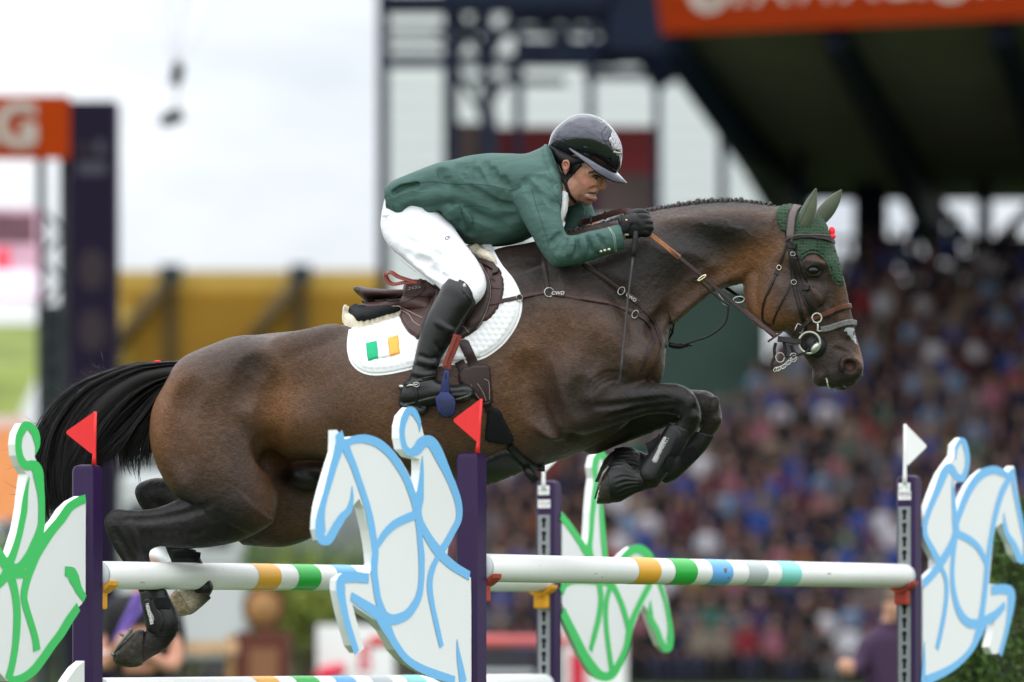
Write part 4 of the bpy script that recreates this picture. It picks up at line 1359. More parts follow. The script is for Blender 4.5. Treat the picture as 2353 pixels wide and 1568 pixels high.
def ball(name, c, r, mt, parent, seg=20, squash=(1, 1, 1)):
    bm = bmesh.new()
    bmesh.ops.create_uvsphere(bm, u_segments=seg, v_segments=seg // 2 + 2, radius=1.0)
    V = [Vector(c) + Vector((v.co.x * r * squash[0], v.co.y * r * squash[1], v.co.z * r * squash[2])) for v in bm.verts]
    Fc = [tuple(v.index for v in f.verts) for f in bm.faces]
    bm.free()
    return mesh_obj(name, V, Fc, mt, parent)


ball('eye', PX(1869.5, 622, YH(1869) - .090), .0200, m_eye, horse, 24, (1.15, .95, .92))


def hair_mesh(name, strands, mt, parent):
    """strands: (points, width) -> three sided ribbons in one mesh"""
    V, Fc = [], []
    for pts, w in strands:
        n = len(pts)
        b = len(V)
        for i, p in enumerate(pts):
            t = (pts[min(i + 1, n - 1)] - pts[max(i - 1, 0)])
            t = t / (np.linalg.norm(t) + 1e-9)
            sd = np.cross(t, (0, -1, 0)); sd /= np.linalg.norm(sd) + 1e-9
            ww = w * (1.0 if i < n - 2 else (0.6 if i == n - 2 else .12))
            V += [p + sd * ww, p - sd * ww, p + np.array((0, -1, 0)) * ww]
        for i in range(n - 1):
            for q in range(3):
                Fc.append((b + i * 3 + q, b + i * 3 + (q + 1) % 3, b + (i + 1) * 3 + (q + 1) % 3, b + (i + 1) * 3 + q))
    return mesh_obj(name, np.array(V), np.array(Fc), mt, parent)


# ------------------------------------------------------------------ tail
def build_tail():
    # dock
    f = Field(90, 800, 470, 1240, -.2, .2, .007)
    f.chain([(440, 822, 440, 880, .03, 0), (410, 828, 405, 880, .035, 0), (360, 832, 365, 885, .04, 0), (300, 845, 320, 905, .045, 0), (240, 872, 270, 950, .05, 0), (190, 905, 230, 1010, .05, 0),
             (145, 960, 205, 1080, .05, 0), (120, 1030, 190, 1140, .045, 0), (112, 1090, 175, 1180, .035, 0), (118, 1130, 150, 1180, .02, 0)], k=.02)
    core = f.obj('tail', m_hair, horse)
    # guide curves: root on the dock -> end
    G = [([(425, 832), (330, 838), (240, 868), (170, 912), (118, 985), (96, 1070), (98, 1140), (108, 1190)], 26),
         ([(425, 838), (330, 848), (250, 880), (185, 925), (130, 1000), (108, 1080), (112, 1160), (130, 1215)], 30),
         ([(425, 848), (335, 860), (260, 895), (195, 950), (145, 1030), (125, 1110), (135, 1190), (150, 1235)], 32),
         ([(425, 855), (345, 875), (270, 915), (215, 975), (170, 1050), (150, 1130), (160, 1200)], 32),
         ([(420, 865), (355, 890), (295, 940), (245, 1000), (205, 1070), (185, 1140), (180, 1210)], 30),
         ([(415, 870), (365, 900), (318, 955), (280, 1000), (245, 1035), (215, 1060)], 26),
         ([(410, 872), (375, 910), (345, 965), (322, 1010), (315, 1050), (322, 1090)], 20),
         ([(405, 875), (380, 915), (360, 960), (345, 1005), (338, 1040), (335, 1075)], 14),
         ([(400, 875), (370, 905), (335, 960), (300, 1010), (292, 1050), (296, 1085)], 18)]
    st = []
    for gi, (g, sp) in enumerate(G):
        C = catmull(g, 5)
        nS = (330, 360, 360, 330, 280, 220, 150, 90, 170)[gi]
        CL = rng.normal(0, 1, (15, 3))
        for q in range(nS):
            cl = CL[rng.integers(0, 15)]
            o = cl[:2] * .95 + rng.normal(0, .26, 2)
            lo = cl[2] * .035 + rng.normal(0, .010)
            wv = 0
            ph = rng.uniform(0, 6.28); fr = rng.uniform(1.5, 4)
            u = np.linspace(0, rng.uniform(.72, 1.0), 12)
            idx = u * (len(C) - 1)
            P = np.stack([np.interp(idx, np.arange(len(C)), C[:, k]) for k in (0, 1)], 1)
            fan = np.clip(u * 1.6, .12, 1.2)
            P = P + np.outer(fan, o * sp * .55) + np.stack([np.sin(u * fr * 3 + ph), np.cos(u * fr * 3 + ph)], 1) * (u * sp * .26)[:, None] * rng.uniform(.3, 1.5)
            pts = np.array([list(PX(x, y, YH(x) + lo * min(1, .3 + uu * 1.2))) for (x, y), uu in zip(P, u)])
            st.append((pts, rng.uniform(.0006, .0015)))
    # stray hairs
    for q in range(420):
        a = np.array([rng.uniform(100, 300), 0.]); i = (a[0] - 100) / 200
        base = np.array(G[rng.integers(0, 3)][0][rng.integers(2, 7)], float)
        d = rng.normal(0, 1, 2) * (26, 18) + np.array((-6, -4))
        C = catmull([base, base + d * .6 + rng.normal(0, 6, 2), base + d * 1.4 + rng.normal(0, 14, 2)], 4)
        st.append((np.array([list(PX(x, y, YH(x) + rng.normal(0, .02))) for x, y in C]), .0005))
    t = hair_mesh('tail_hair', st, m_hair, core)
    m_red = mat('red thread', (.6, .02, .05), rough=.7)
    ball('tail_thread', PX(362, 832, YH(362) - .035), .010, m_red, core, 8, (1.4, 1, .6))


build_tail()


# ------------------------------------------------------------------ plaited mane
def build_mane():
    crest = catmull(maps(T6, (420, 590), (560, 560), (700, 535), (850, 495), (990, 450), (1080, 425), (1200, 392), (1400, 352), (1700, 300), (2000, 284), (2200, 300), (2350, 322)) + [(1778, 478)], 10)
    crest = resample(crest, 11.0)
    st = []
    for i, (x, y) in enumerate(crest):
        # a plait folded into a knob
        Y = YH(x)
        r = .0095 * (1 - .25 * (x > 1720)) * random.uniform(.45, 1.0)
        hgt = 3 if x > 1420 else 1
        C = [PX(x - 4, y + 6, Y - .022), PX(x - 2.5, y - 1, Y - .018), PX(x + random.uniform(-1, 4), y - hgt - random.uniform(-.5, 4), Y - .004), PX(x + 4, y + 1, Y + .01)]
        tube_mesh('mane_plait', [Vector(p) for p in catmull([list(c) for c in C], 3)], [r * .55, r * .8, r, r * .95, r * 1.05, r, r * .9, r * .8, r * .7, r * .6], m_hairg, horse, 7)
        nh = 80 if x < 1560 else 56
        for q in range(nh):
            b = np.array([x + rng.normal(0, 5), y + rng.normal(0, 3) + 1])
            ln = rng.uniform(2, 8) * (1.7 if x < 1520 and rng.random() < .25 else 1)
            an = rng.normal(-1.5, .7)
            d = np.array([math.cos(an), math.sin(an)]) * ln
            P = [b, b + d * .5 + rng.normal(0, .8, 2), b + d + rng.normal(0, 1.6, 2)]
            l = rng.normal(-.008, .012)
            st.append((np.array([list(PX(p[0], p[1], YH(x) + l)) for p in P]), .0005))
    hair_mesh('mane_hair', st, m_hairg, horse)
    # whiskers
    m_wh = mat('whisker', (.35, .33, .30), rough=.5)
    st = []
    for q in range(46):
        u = rng.random()
        b = np.array([np.interp(u, [0, .5, 1], [1915, 1957, 1980]), np.interp(u, [0, .5, 1], [891, 880, 855])])
        d = np.array([rng.uniform(-2, 8), rng.uniform(4, 15)])
        st.append((np.array([list(PX(p[0], p[1], YH(1950) + rng.uniform(-.05, .0))) for p in (b, b + d * .5, b + d)]), .00045))
    hair_mesh('whiskers', st, m_wh, horse)


build_mane()

# ================================================================== TACK
m_leather = mat('brown leather', (.052, .024, .022), rough=0.45, var=0.22, vscale=50, bump=0.2, bscale=300, spec=.32)
m_leather2 = mat('dark brown leather', (.028, .0145, .0135), rough=0.42, var=0.2, vscale=60, bump=0.15, bscale=300, spec=.32)
m_bridle = mat('black brown leather', (.010, .007, .0065), rough=0.42, var=0.25, vscale=60, bump=0.1, bscale=300, spec=.3)
m_grip = mat('taupe leather', (.11, .085, .082), rough=0.55, var=0.1, vscale=60)
m_tan = mat('tan laced rein', (.30, .12, .05), rough=0.5, var=0.25, vscale=120)
m_red_l = mat('red brown leather', (.19, .035, .022), rough=0.4, var=0.15, vscale=60)
m_metal = mat('polished steel', (.40, .40, .38), rough=0.22, metal=1.0)
m_cream = mat('cream sheepskin', (.66, .60, .46), rough=0.9, var=0.12, vscale=60, bump=0.7, bscale=170, sheen=.5)
m_grey_f = mat('grey sheepskin', (.15, .15, .15), rough=0.95, var=0.35, vscale=160, bump=0.9, bscale=260, sheen=.4)
m_padw = mat('white quilted cotton', (.80, .81, .83), rough=0.8, var=0.02, vscale=12, bump=0.08, bscale=500)
m_blackc = mat('black fabric', (.008, .0085, .010), rough=0.8, bump=0.3, bscale=300, spec=.2)
m_rubber = mat('black rubber', (.007, .007, .0075), rough=0.42, var=0.25, vscale=40, bump=0.08, bscale=200, spec=.35, dirt=((.05, .047, .04), 60, .66, .4))
m_thread = mat('pale thread', (.30, .24, .20), rough=0.8)
m_flagg = mat('flag green', (.020, .40, .185), rough=0.8, bump=.15, bscale=900)
m_flago = mat('flag orange', (.86, .40, .08), rough=0.8, bump=.15, bscale=900)
m_txt = mat('white print', (.75, .75, .75), rough=0.6)

# ---- saddle pad
pad_out = maps(R2, (205, 775), (190, 880), (190, 960), (210, 1050), (250, 1112), (320, 1162), (420, 1186), (560, 1176), (700, 1148), (820, 1122), (1000, 1105), (1250, 1075), (1400, 1040), (1500, 990), (1620, 890), (1720, 750),
               (1770, 620), (1776, 500), (1745, 400), (1690, 300), (1600, 190), (1535, 80), (1490, -10), (1440, -50), (1360, -10), (1250, 60), (1050, 380), (700, 540), (420, 680), (280, 740))


def quilt(V2, dist):
    a = 15.0
    x, y = V2[:, 0] / a, V2[:, 1] / (a * .86)
    best = np.full(len(V2), 9.)
    for j in (-1, 0, 1):
        for i in (-1, 0, 1):
            cy = np.floor(y) + j
            cx = np.floor(x - .5 * (cy % 2)) + i + .5 * (cy % 2) + .5
            best = np.minimum(best, np.hypot(x - cx, (y - cy - .5) * .86))
    hgt = .0075 * np.sqrt(np.clip(1 - (best / .62) ** 2, 0, 1))
    return hgt * np.clip((dist - 8) / 6, 0, 1) - .001


pad = patch('saddle_pad', pad_out, HB, .010, m_padw, None, 3.2, 7.0, quilt, None, True)
tag(pad, 'white quilted saddle pad with green white orange flag', 'saddle pad')
PADB = bvh_of([horse_body, pad])
edge = [p for p in pad_out[:24]]
ribbon('piping', cast_path(PADB, edge, 5, -.003, 1), .009, .006, m_padw, pad)
patch('flag_green', maps(R2, (352, 898), (450, 876), (467, 1040), (370, 1064)), PADB, .0012, m_flagg, pad, 3, 1.0, None, None, False, soften=5, lift=.006)
patch('flag_orange', maps(R2, (553, 850), (648, 822), (667, 998), (572, 1022)), PADB, .0012, m_flago, pad, 3, 1.0, None, None, False, soften=5, lift=.006)
patch('flag_white', maps(R2, (452, 876), (551, 850), (570, 1022), (469, 1040)), PADB, .0008, m_padw, pad, 3, 1.0, None, None, False, soften=5, lift=.006)
m_tapeg = mat('silver grey tape', (.5, .52, .56), rough=.6, var=.1, vscale=90)
patch('girth_strap', maps(R2, (1010, 1050), (1400, 985), (1405, 1030), (1020, 1085)), PADB, .002, m_tapeg, pad, 5, 3, None, None, False, lift=.003)

# ---- sheepskin half pad
hp = patch('half_pad', maps(R2, (132, 650), (150, 612), (190, 612), (232, 645), (285, 690), (400, 665), (560, 600), (680, 560), (690, 640), (500, 705), (370, 748), (250, 764), (172, 748), (136, 706)), PADB, .030, m_cream, None, 4, 9,
           lambda V, d: .002 * np.sin(V[:, 0] * .33) * np.sin(V[:, 1] * .4 + V[:, 0] * .1), lift=.007)
tag(hp, 'cream sheepskin half pad showing behind and before the saddle', 'half pad')
patch('front_roll', maps(R2, (1250, 20), (1330, -10), (1420, 30), (1500, 90), (1570, 180), (1500, 170), (1400, 130), (1320, 110)), PADB, .024, m_cream, hp, 4, 7, lambda V, d: .002 * np.sin(V[:, 0] * .33))
HPB = bvh_of([horse_body, pad, hp])
patch('backing', maps(R2, (188, 612), (215, 568), (290, 556), (420, 580), (640, 560), (655, 605), (500, 650), (400, 682), (285, 698), (235, 655)), HPB, .012, m_blackc, hp, 5, 6, lift=.006)

# ---- saddle
saddle = empty('saddle', PX(960, 690, YH(960)), 'dark brown leather jumping saddle under the rider', 'saddle')
f = Field(800, 570, 1150, 760, -.32, .32, .005)
f.chain([(813, 662, 822, 672, .07), (822, 660, 834, 684, .12), (840, 663, 842, 692, .15), (870, 667, 868, 692, .16), (925, 669, 920, 694, .165), (980, 664, 985, 700, .16), (1040, 634, 1055, 680, .15), (1085, 600, 1105, 640, .12), (1105, 596, 1118, 622, .08)], k=.012, n=2.6)
f.chain([(826, 702, 832, 716, .12), (845, 697, 845, 731, .165), (880, 694, 882, 726, .18), (925, 688, 925, 716, .19), (990, 690, 990, 740, .20)], k=.004, n=2.4)
f.tube([(836, 693, -.16, .006), (870, 694, -.175, .006), (925, 694, -.185, .006)], k=.004, op='sub')
seat = f.obj('seat', m_leather, saddle)
SB = bvh_of([horse_body, pad, hp, seat])
knee = patch('knee_flap', maps(R2, (1385, 112), (1480, 128), (1560, 188), (1610, 268), (1626, 350), (1620, 440), (1600, 520), (1560, 600), (1500, 672), (1405, 722), (1300, 760), (1260, 600), (1300, 300)), SB, .010, m_leather, saddle, 5, 5)
SB2 = bvh_of([horse_body, pad, hp, seat, knee])
flap = patch('flap', maps(R2, (1345, 108), (1420, 148), (1480, 260), (1512, 380), (1500, 520), (1440, 680), (1385, 765), (1325, 815), (1220, 872), (1185, 862), (1080, 780), (1000, 600), (1050, 420), (1200, 200)), SB2, .016, m_leather2, saddle, 5, 6)
FB = bvh_of([horse_body, pad, hp, seat, knee, flap])
skirt = patch('skirt', maps(R2, (705, 352), (830, 326), (905, 332), (975, 372), (1060, 420), (1030, 560), (960, 700), (900, 800), (850, 872), (800, 850), (740, 800), (682, 722), (660, 640), (665, 540), (688, 430)), FB, .016, m_leather, saddle, 5, 6)
FB = bvh_of([horse_body, pad, hp, seat, knee, flap, skirt])
for pts in (maps(R2, (668, 530), (760, 500), (860, 440), (905, 370)), maps(R2, (975, 380), (975, 480), (940, 580), (890, 680)), maps(R2, (665, 560), (740, 600), (820, 640), (870, 665)), maps(R2, (665, 590), (740, 630), (790, 700), (850, 740)), maps(R2, (680, 700), (740, 790), (800, 838))):
    ribbon('stitching', cast_path(FB, pts, 4, .0002, 1), .0028, .0016, m_thread if pts[0][1] > 704 else m_bridle, skirt)
for pts in (maps(R2, (1400, 165), (1465, 270), (1495, 385), (1484, 515), (1428, 670), (1370, 755)), maps(R2, (1300, 800), (1240, 740), (1200, 760))):
    ribbon('stitching', cast_path(FB, pts, 4, .0002, 1), .0022, .0012, m_thread, flap)
ribbon('knee_roll', cast_path(FB, maps(R2, (1450, 160), (1530, 210), (1555, 240), (1520, 250)), 4, -.006, 1), .022, .016, m_leather2, knee)
ribbon('stitching', cast_path(FB, maps(R2, (1525, 250), (1510, 280), (1540, 330), (1500, 300)), 4, .0, 1), .004, .003, m_bridle, knee)
ribbon('stitching', cast_path(FB, maps(R2, (1500, 385), (1560, 395), (1618, 400)), 4, .0, 1), .003, .0018, m_bridle, knee)
ribbon('piping', cast_path(FB, maps(R2, (315, 515), (430, 512), (560, 508), (655, 500)), 4, .0, 1), .006, .005, m_bridle, seat)
ribbon('piping', cast_path(FB, maps(R2, (340, 497), (450, 492), (560, 480), (665, 455)), 4, .0, 1), .004, .004, m_bridle, seat)
h_ = cast(FB, *R2(790, 395))
V_, F_ = text_mesh('2Gs', .020, 0, .3)
if h_:
    xd = (PX(*R2(840, 382), h_[0].y) - PX(*R2(740, 400), h_[0].y)).normalized(); xd = (xd - h_[1] * xd.dot(h_[1])).normalized()
    yd = h_[1].cross(xd).normalized()
    text_on('logo', '2Gs', h_[0], xd, yd, .021, mat('silver print', (.55, .52, .50), rough=.3, metal=.6), skirt, .0035, .2, sx=1.5)
# strap loop on the pommel
lp = catmull(maps(R2, (820, 340), (700, 345), (600, 358), (545, 320), (536, 275), (580, 250), (650, 290), (740, 320), (830, 345)), 6)
ribbon('strap_loop', [(PX(x, y, YH(x) - .19 - .0004 * (x - 880)), Vector((.2, -.6, .75)).normalized()) for x, y in lp], .020, .005, m_red_l, saddle)
# billets
for pts, w in ((maps(R2, (1240, 870), (1310, 1020), (1400, 1225)), .036), (maps(R2, (1205, 1060), (1260, 1160), (1305, 1265)), .034)):
    ribbon('billet', cast_path(FB, pts, 6, .001, 2), w, .005, m_leather2, saddle)

# ---- girth
GP = patch('girth', maps(R5, (1020, 208), (1085, 212), (1122, 260), (1135, 420), (1146, 560), (1100, 578), (1040, 565), (960, 525), (880, 432), (828, 380), (818, 300), (842, 250), (920, 225)), PADB, .012, m_leather2, None, 5, 5)
tag(GP, 'black brown leather girth with belly guard around the horse', 'girth')
GB = bvh_of([horse_body, pad, GP])
patch('girth_pad', maps(R5, (1085, 575), (1135, 600), (1200, 625), (1240, 690), (1335, 890), (1322, 942), (1282, 958), (1120, 932), (1064, 900), (1068, 800), (1082, 660)), GB, .012, m_blackc, GP, 5, 6)
patch('belly_guard', maps(R5, (1090, 1060), (1180, 1010), (1250, 985), (1310, 990), (1400, 1075), (1470, 1120), (1500, 1150), (1430, 1180), (1340, 1222), (1180, 1280), (1080, 1310), (1000, 1310), (950, 1260), (1000, 1120)), GB, .016, m_rubber, GP, 6, 8)
ribbon('girth_edge', cast_path(GB, maps(R5, (1295, 955), (1350, 1020), (1450, 1105), (1560, 1165), (1620, 1172)), 5, .001, 2), .022, .012, m_rubber, GP)
ribbon('girth_tie', cast_path(GB, maps(R5, (1085, 560), (1105, 640)), 5, .001, 2), .026, .008, m_bridle, GP)
tube_mesh('clip', [Vector(p) for p in (PX(*R5(1440, 1150), YH(1207) - .10), PX(*R5(1475, 1210), YH(1207) - .10), PX(*R5(1540, 1290), YH(1207) - .10))], [.011, .016, .014], m_rubber, GP, 8, flat=.5)
for pts in (maps(R5, (940, 400), (980, 480), (1030, 545)), maps(R5, (1000, 390), (1050, 470), (1080, 550)), maps(R5, (1060, 350), (1105, 380), (1110, 540))):
    ribbon('stitching', cast_path(GB, pts, 5, .0002, 1), .002, .001, m_thread, GP)


# ---- breastplate
BP = empty('breastplate', PX(1290, 690, YH(1290) - .25), 'brown leather breastplate straps crossing the horse shoulder', 'breastplate')
BB = bvh_of([horse_body, pad, knee, flap])


def strap(name, pts, wpx, mt, parent, bv, th=.004, off=.0008, step=5):
    return ribbon(name, cast_path(bv, pts, step, off, 2), wpx / S, th, mt, parent)


def ring(name, px, py, rpx, wire, mt, parent, bv=None, Y=None, sq=(1, 1), tilt=0.0, n=24):
    if Y is None:
        h = cast(bv, px, py); Y = h[0].y - .008
    C = []
    for i in range(n):
        a = 2 * math.pi * i / n
        ca, sa = math.cos(a) * sq[0], math.sin(a) * sq[1]
        x = px + rpx * (ca * math.cos(tilt) - sa * math.sin(tilt)); y = py + rpx * (ca * math.sin(tilt) + sa * math.cos(tilt))
        C.append(PX(x, y, Y))
    return tube_mesh(name, C, wire, mt, parent, 8, closed=True)


strap('strap', maps(R2, (1490, 536), (1600, 510), (1740, 482), (1860, 455), (1995, 430)), 9.5, m_leather, BP, BB)
strap('strap_end', maps(R2, (1760, 475), (1830, 460), (1890, 448)), 11, m_leather, BP, BB, .007)
strap('strap', maps(R2, (2020, 390), (2000, 260), (1985, 150), (1978, 60)), 11, m_leather2, BP, BB)
strap('strap', maps(T6, (365, 1130), (480, 1145), (640, 1180), (900, 1225), (1050, 1280), (1140, 1315)), 10.5, m_leather, BP, BB)
strap('logo_keeper', maps(T6, (375, 1130), (430, 1138), (490, 1148)), 13, m_leather, BP, BB, .007)
strap('strap_end', maps(T6, (640, 1178), (740, 1195), (880, 1222)), 11.5, m_leather, BP, BB, .007)
strap('strap', maps(T6, (1150, 1318), (1200, 1350), (1245, 1400), (1285, 1470), (1305, 1568)) + maps(T5, (1270, 40), (1225, 170), (1190, 260)), 9, m_leather2, BP, BB)
strap('strap_end', maps(T6, (1150, 1320), (1200, 1350), (1240, 1385)), 12, m_leather2, BP, BB, .007)
strap('strap', maps(T6, (655, 850), (800, 960), (980, 1090), (1080, 1160), (1165, 1225)), 11, m_leather2, BP, BB)
strap('logo_keeper', maps(T6, (1060, 1140), (1165, 1222)), 13.5, m_leather2, BP, BB, .007)
strap('strap', maps(T6, (1165, 1225), (1250, 1320), (1320, 1430), (1362, 1560)) + maps(T5, (1375, 60), (1335, 180), (1285, 290), (1250, 365)), 9.5, m_leather2, BP, BB)
ring('ring', *R2(2035, 430), 10.5, .0028, m_metal, BP, BB)
ring('buckle', *R2(1762, 482), 8, .0018, m_metal, BP, BB, sq=(.9, 1.0))
ring('buckle', *T6(1005, 1110), 9.5, .0020, m_metal, BP, BB, sq=(.75, 1.0), tilt=.6)
ring('buckle', *T6(1132, 1325), 9.5, .0020, m_metal, BP, BB, sq=(.7, 1.0), tilt=.5)


def text_cast(name, body, p, q, size, bv, mt, parent, lift=.008, sx=1.0, shear=0.0, bold=0.0):
    """print running from photograph point p to q on the surface"""
    c = ((p[0] + q[0]) / 2, (p[1] + q[1]) / 2)
    h = cast(bv, *c)
    if h is None: return None
    Y = h[0].y
    n = h[1]
    xd = (PX(*q, Y) - PX(*p, Y)).normalized(); xd = (xd - n * xd.dot(n)).normalized()
    yd = n.cross(xd).normalized()
    if yd.z < 0 and abs(xd.x) > .6: yd = -yd
    return text_on(name, body, h[0], xd, n.cross(xd), size, mt, parent, lift, shear, bold, sx)


text_cast('lettering', 'CWD', T6(385, 1130), T6(480, 1145), .018, BB, m_txt, BP, .0085, 1.15)
text_cast('lettering', 'CWD', T6(1070, 1150), T6(1130, 1190), .017, BB, m_txt, BP, .0085, 1.0)
# knotted straps and snap hooks at the breast
for q in range(7):
    a = R_ = T5(1300 + 18 * q, 20 + 14 * (q % 3))
    b = T5(1270 + 22 * q, 70 + 20 * (q % 2))
    Y = YH(1500) - .075
    tube_mesh('snap_hook' if q % 2 else 'strap_knot', [PX(*a, Y), PX((a[0] + b[0]) / 2 + 3, (a[1] + b[1]) / 2, Y - .008), PX(*b, Y)], .0045 if q % 2 == 0 else .0028, m_bridle if q % 2 == 0 else m_metal, BP, 7)
for pts in (((1480, 1375), (1460, 1410), (1455, 1450), (1440, 1500), (1420, 1540)), ((1490, 1400), (1480, 1470), (1455, 1530), (1430, 1565)), ((1470, 1400), (1440, 1450), (1480, 1480), (1450, 1530))):
    tube_mesh('strap_loop', [PX(x, y, YH(1540) - .01) for x, y in catmull(maps(T6, *pts), 5)], .004, m_bridle, BP, 6)

# martingale: straps, cord and rings
tube_mesh('cord', [PX(x, y, YH(1600) - .03) for x, y in catmull(maps(T6, (1990, 1240), (1985, 1310), (1965, 1390), (1900, 1465), (1800, 1530), (1700, 1562)) + maps(T5, (1620, 20), (1540, 45), (1440, 30)), 6)], .0038, m_bridle, BP, 8)
for pts in (((1440, 15), (1520, 30), (1600, 35), (1655, 40)), ((1440, 40), (1500, 60), (1560, 30), (1620, 50)), ((1460, 25), (1530, 62), (1600, 45))):
    tube_mesh('cord_knot', [PX(x, y, YH(1570) - .03) for x, y in catmull(maps(T5, *pts), 5)], .0045, m_bridle, BP, 6)

# ---- reins
RE = empty('reins', PX(1640, 640, YH(1640) - .12), 'brown leather reins from gloved hand to bit', 'reins')


def free_strap(name, pts, depth, wpx, mt, parent, th=.004):
    """strap in the air: photograph points with depth offsets from the median plane interpolated along it"""
    P = resample(catmull(pts, 8) if len(pts) > 2 else np.array(pts, float), 6)
    u = np.linspace(0, 1, len(P))
    dl = np.interp(u, np.linspace(0, 1, len(depth)), depth)
    path = [(PX(x, y, YH(x) + d), Vector((0.15, -1, .1)).normalized()) for (x, y), d in zip(P, dl)]
    return ribbon(name, path, wpx / S, th, mt, parent)


DN = [-.215, -.20, -.185, -.165, -.15, -.14, -.125, -.115, -.105]
free_strap('rein', maps(T6, (1240, 575), (1330, 640), (1540, 805)), [-.225, -.21, -.195], 11, m_tan, RE, .006)
for o_ in (-8, 8):
    free_strap('rein_lacing', maps(T6, (1330, 640 + o_), (1440, 725 + o_), (1540, 805 + o_)), [-.217, -.208, -.202], 1.6, m_leather2, RE, .003)
free_strap('rein', maps(T6, (1535, 800), (1760, 985), (2040, 1225), (2230, 1385)) + maps(T8, (200, 465), (350, 590), (530, 745)), [-.195, -.175, -.15, -.13, -.12, -.115, -.11], 8.5, m_leather2, RE)
free_strap('rein_end', maps(T8, (250, 500), (380, 610), (540, 735)), [-.127, -.122, -.117], 10, m_leather, RE)
free_strap('rein_keeper', maps(T8, (470, 790), (600, 700)), [-.125, -.125], 5, m_leather, RE, .006)
free_strap('rein', maps(T8, (560, 765), (640, 775), (720, 790), (775, 785)), [-.115, -.11, -.11, -.108], 13, m_bridle, RE, .006)
free_strap('far_rein', maps(T6, (1965, 1080), (2100, 1170), (2230, 1270)) + maps(T8, (340, 490), (460, 600), (600, 705)), [.07, .06, .06, .05, .04, .03], 8, m_bridle, RE)
free_strap('hand_rein', maps(T6, (500, 525), (610, 490), (720, 462), (850, 420), (980, 380), (1050, 372), (1120, 402)), [.12, .08, .04, 0, -.05, -.10, -.14], 14, m_leather, RE, .004)
for o_ in (-18, 0, 18):
    free_strap('rein_lacing', maps(T6, (620, 488 + o_ * .7), (740, 456 + o_), (850, 420 + o_), (980, 380 + o_), (1060, 376 + o_ * .6)), [.07, .035, -.006, -.056, -.105], 2.4, m_tan, RE, .003)
for (x, y) in ((720, 460), (852, 422)):
    free_strap('rein_stop', maps(T6, (x, y - 32), (x + 4, y + 34)), [.02, -.01], 5, m_leather2, RE, .008)
ring('martingale_ring', *T6(1745, 990), 11, .0024, mat('brass ring', (.72, .62, .42), rough=.25, metal=1.0), RE, Y=YH(1612) - .185, sq=(1, .25), tilt=-.6)
ring('martingale_ring', *T6(2085, 1190), 13, .0024, m_metal, RE, Y=YH(1697) - .05, sq=(1, .55), tilt=-.1)
tube_mesh('martingale_strap', [PX(x, y, YH(x) - .15) for x, y in catmull(maps(T6, (1745, 1015), (1680, 1025), (1670, 995), (1700, 990), (1760, 1050), (1850, 1130), (1940, 1205), (2000, 1240)), 5)], .0042, m_bridle, RE, 7)
for pts in (((1900, 1140), (1960, 1220), (2000, 1235)), ((1920, 1130), (1990, 1190), (2030, 1215)), ((1890, 1160), (1950, 1235), (1995, 1240))):
    tube_mesh('snap_hook', [PX(x, y, YH(1655) - .14) for x, y in catmull(maps(T6, *pts), 4)], .0028, m_metal, RE, 7)

# ---- ear bonnet
m_cro = bpy.data.materials.new('green crochet'); m_cro.use_nodes = True


def crochet():
    nt = m_cro.node_tree; b = nt.nodes['Principled BSDF']; N, L = nt.nodes.new, nt.links.new
    tc = N('ShaderNodeTexCoord')
    vo = N('ShaderNodeTexVoronoi'); vo.inputs['Scale'].default_value = 82; vo.inputs['Randomness'].default_value = .35
    L(tc.outputs['Object'], vo.inputs['Vector'])
    rp = N('ShaderNodeValToRGB')
    rp.color_ramp.elements[0].position = .12; rp.color_ramp.elements[0].color = (.003, .005, .0035, 1)
    rp.color_ramp.elements[1].position = .42; rp.color_ramp.elements[1].color = (.022, .052, .026, 1)
    L(vo.outputs['Distance'], rp.inputs['Fac']); L(rp.outputs[0], b.inputs['Base Color'])
    bp = N('ShaderNodeBump'); bp.inputs['Strength'].default_value = 1.0; bp.inputs['Distance'].default_value = .005
    L(vo.outputs['Distance'], bp.inputs['Height']); L(bp.outputs[0], b.inputs['Normal'])
    b.inputs['Roughness'].default_value = .9


crochet()
m_earc = mat('olive ear cloth', (.062, .074, .046), rough=0.75, var=0.08, vscale=30, bump=0.1, bscale=300, sheen=.3)
bon = patch('ear_bonnet', maps(T7, (540, 400), (560, 345), (620, 318), (700, 315), (800, 335), (900, 385), (960, 430), (1005, 500), (1040, 600), (1075, 700), (1110, 800), (1142, 900), (1162, 1030), (1142, 1056), (1090, 1022), (1040, 905), (1000, 825), (930, 770), (860, 758), (800, 785), (765, 830), (700, 700),
                                 (640, 590), (590, 560), (550, 475)), HB, .009, m_cro, None, 4, 4, lambda V, d: .0016 * np.sin(V[:, 0] * 1.7) * np.sin(V[:, 1] * 1.7))
tag(bon, 'dark green crocheted ear bonnet on the horse head', 'ear bonnet')
BNB = bvh_of([horse_body, bon])
ribbon('trim', cast_path(BNB, maps(T7, (765, 835), (800, 790), (860, 760), (930, 772), (1000, 830), (1045, 910), (1092, 1020), (1142, 1054), (1158, 1030)), 4, -.001, 1), .009, .008, m_cro, bon)
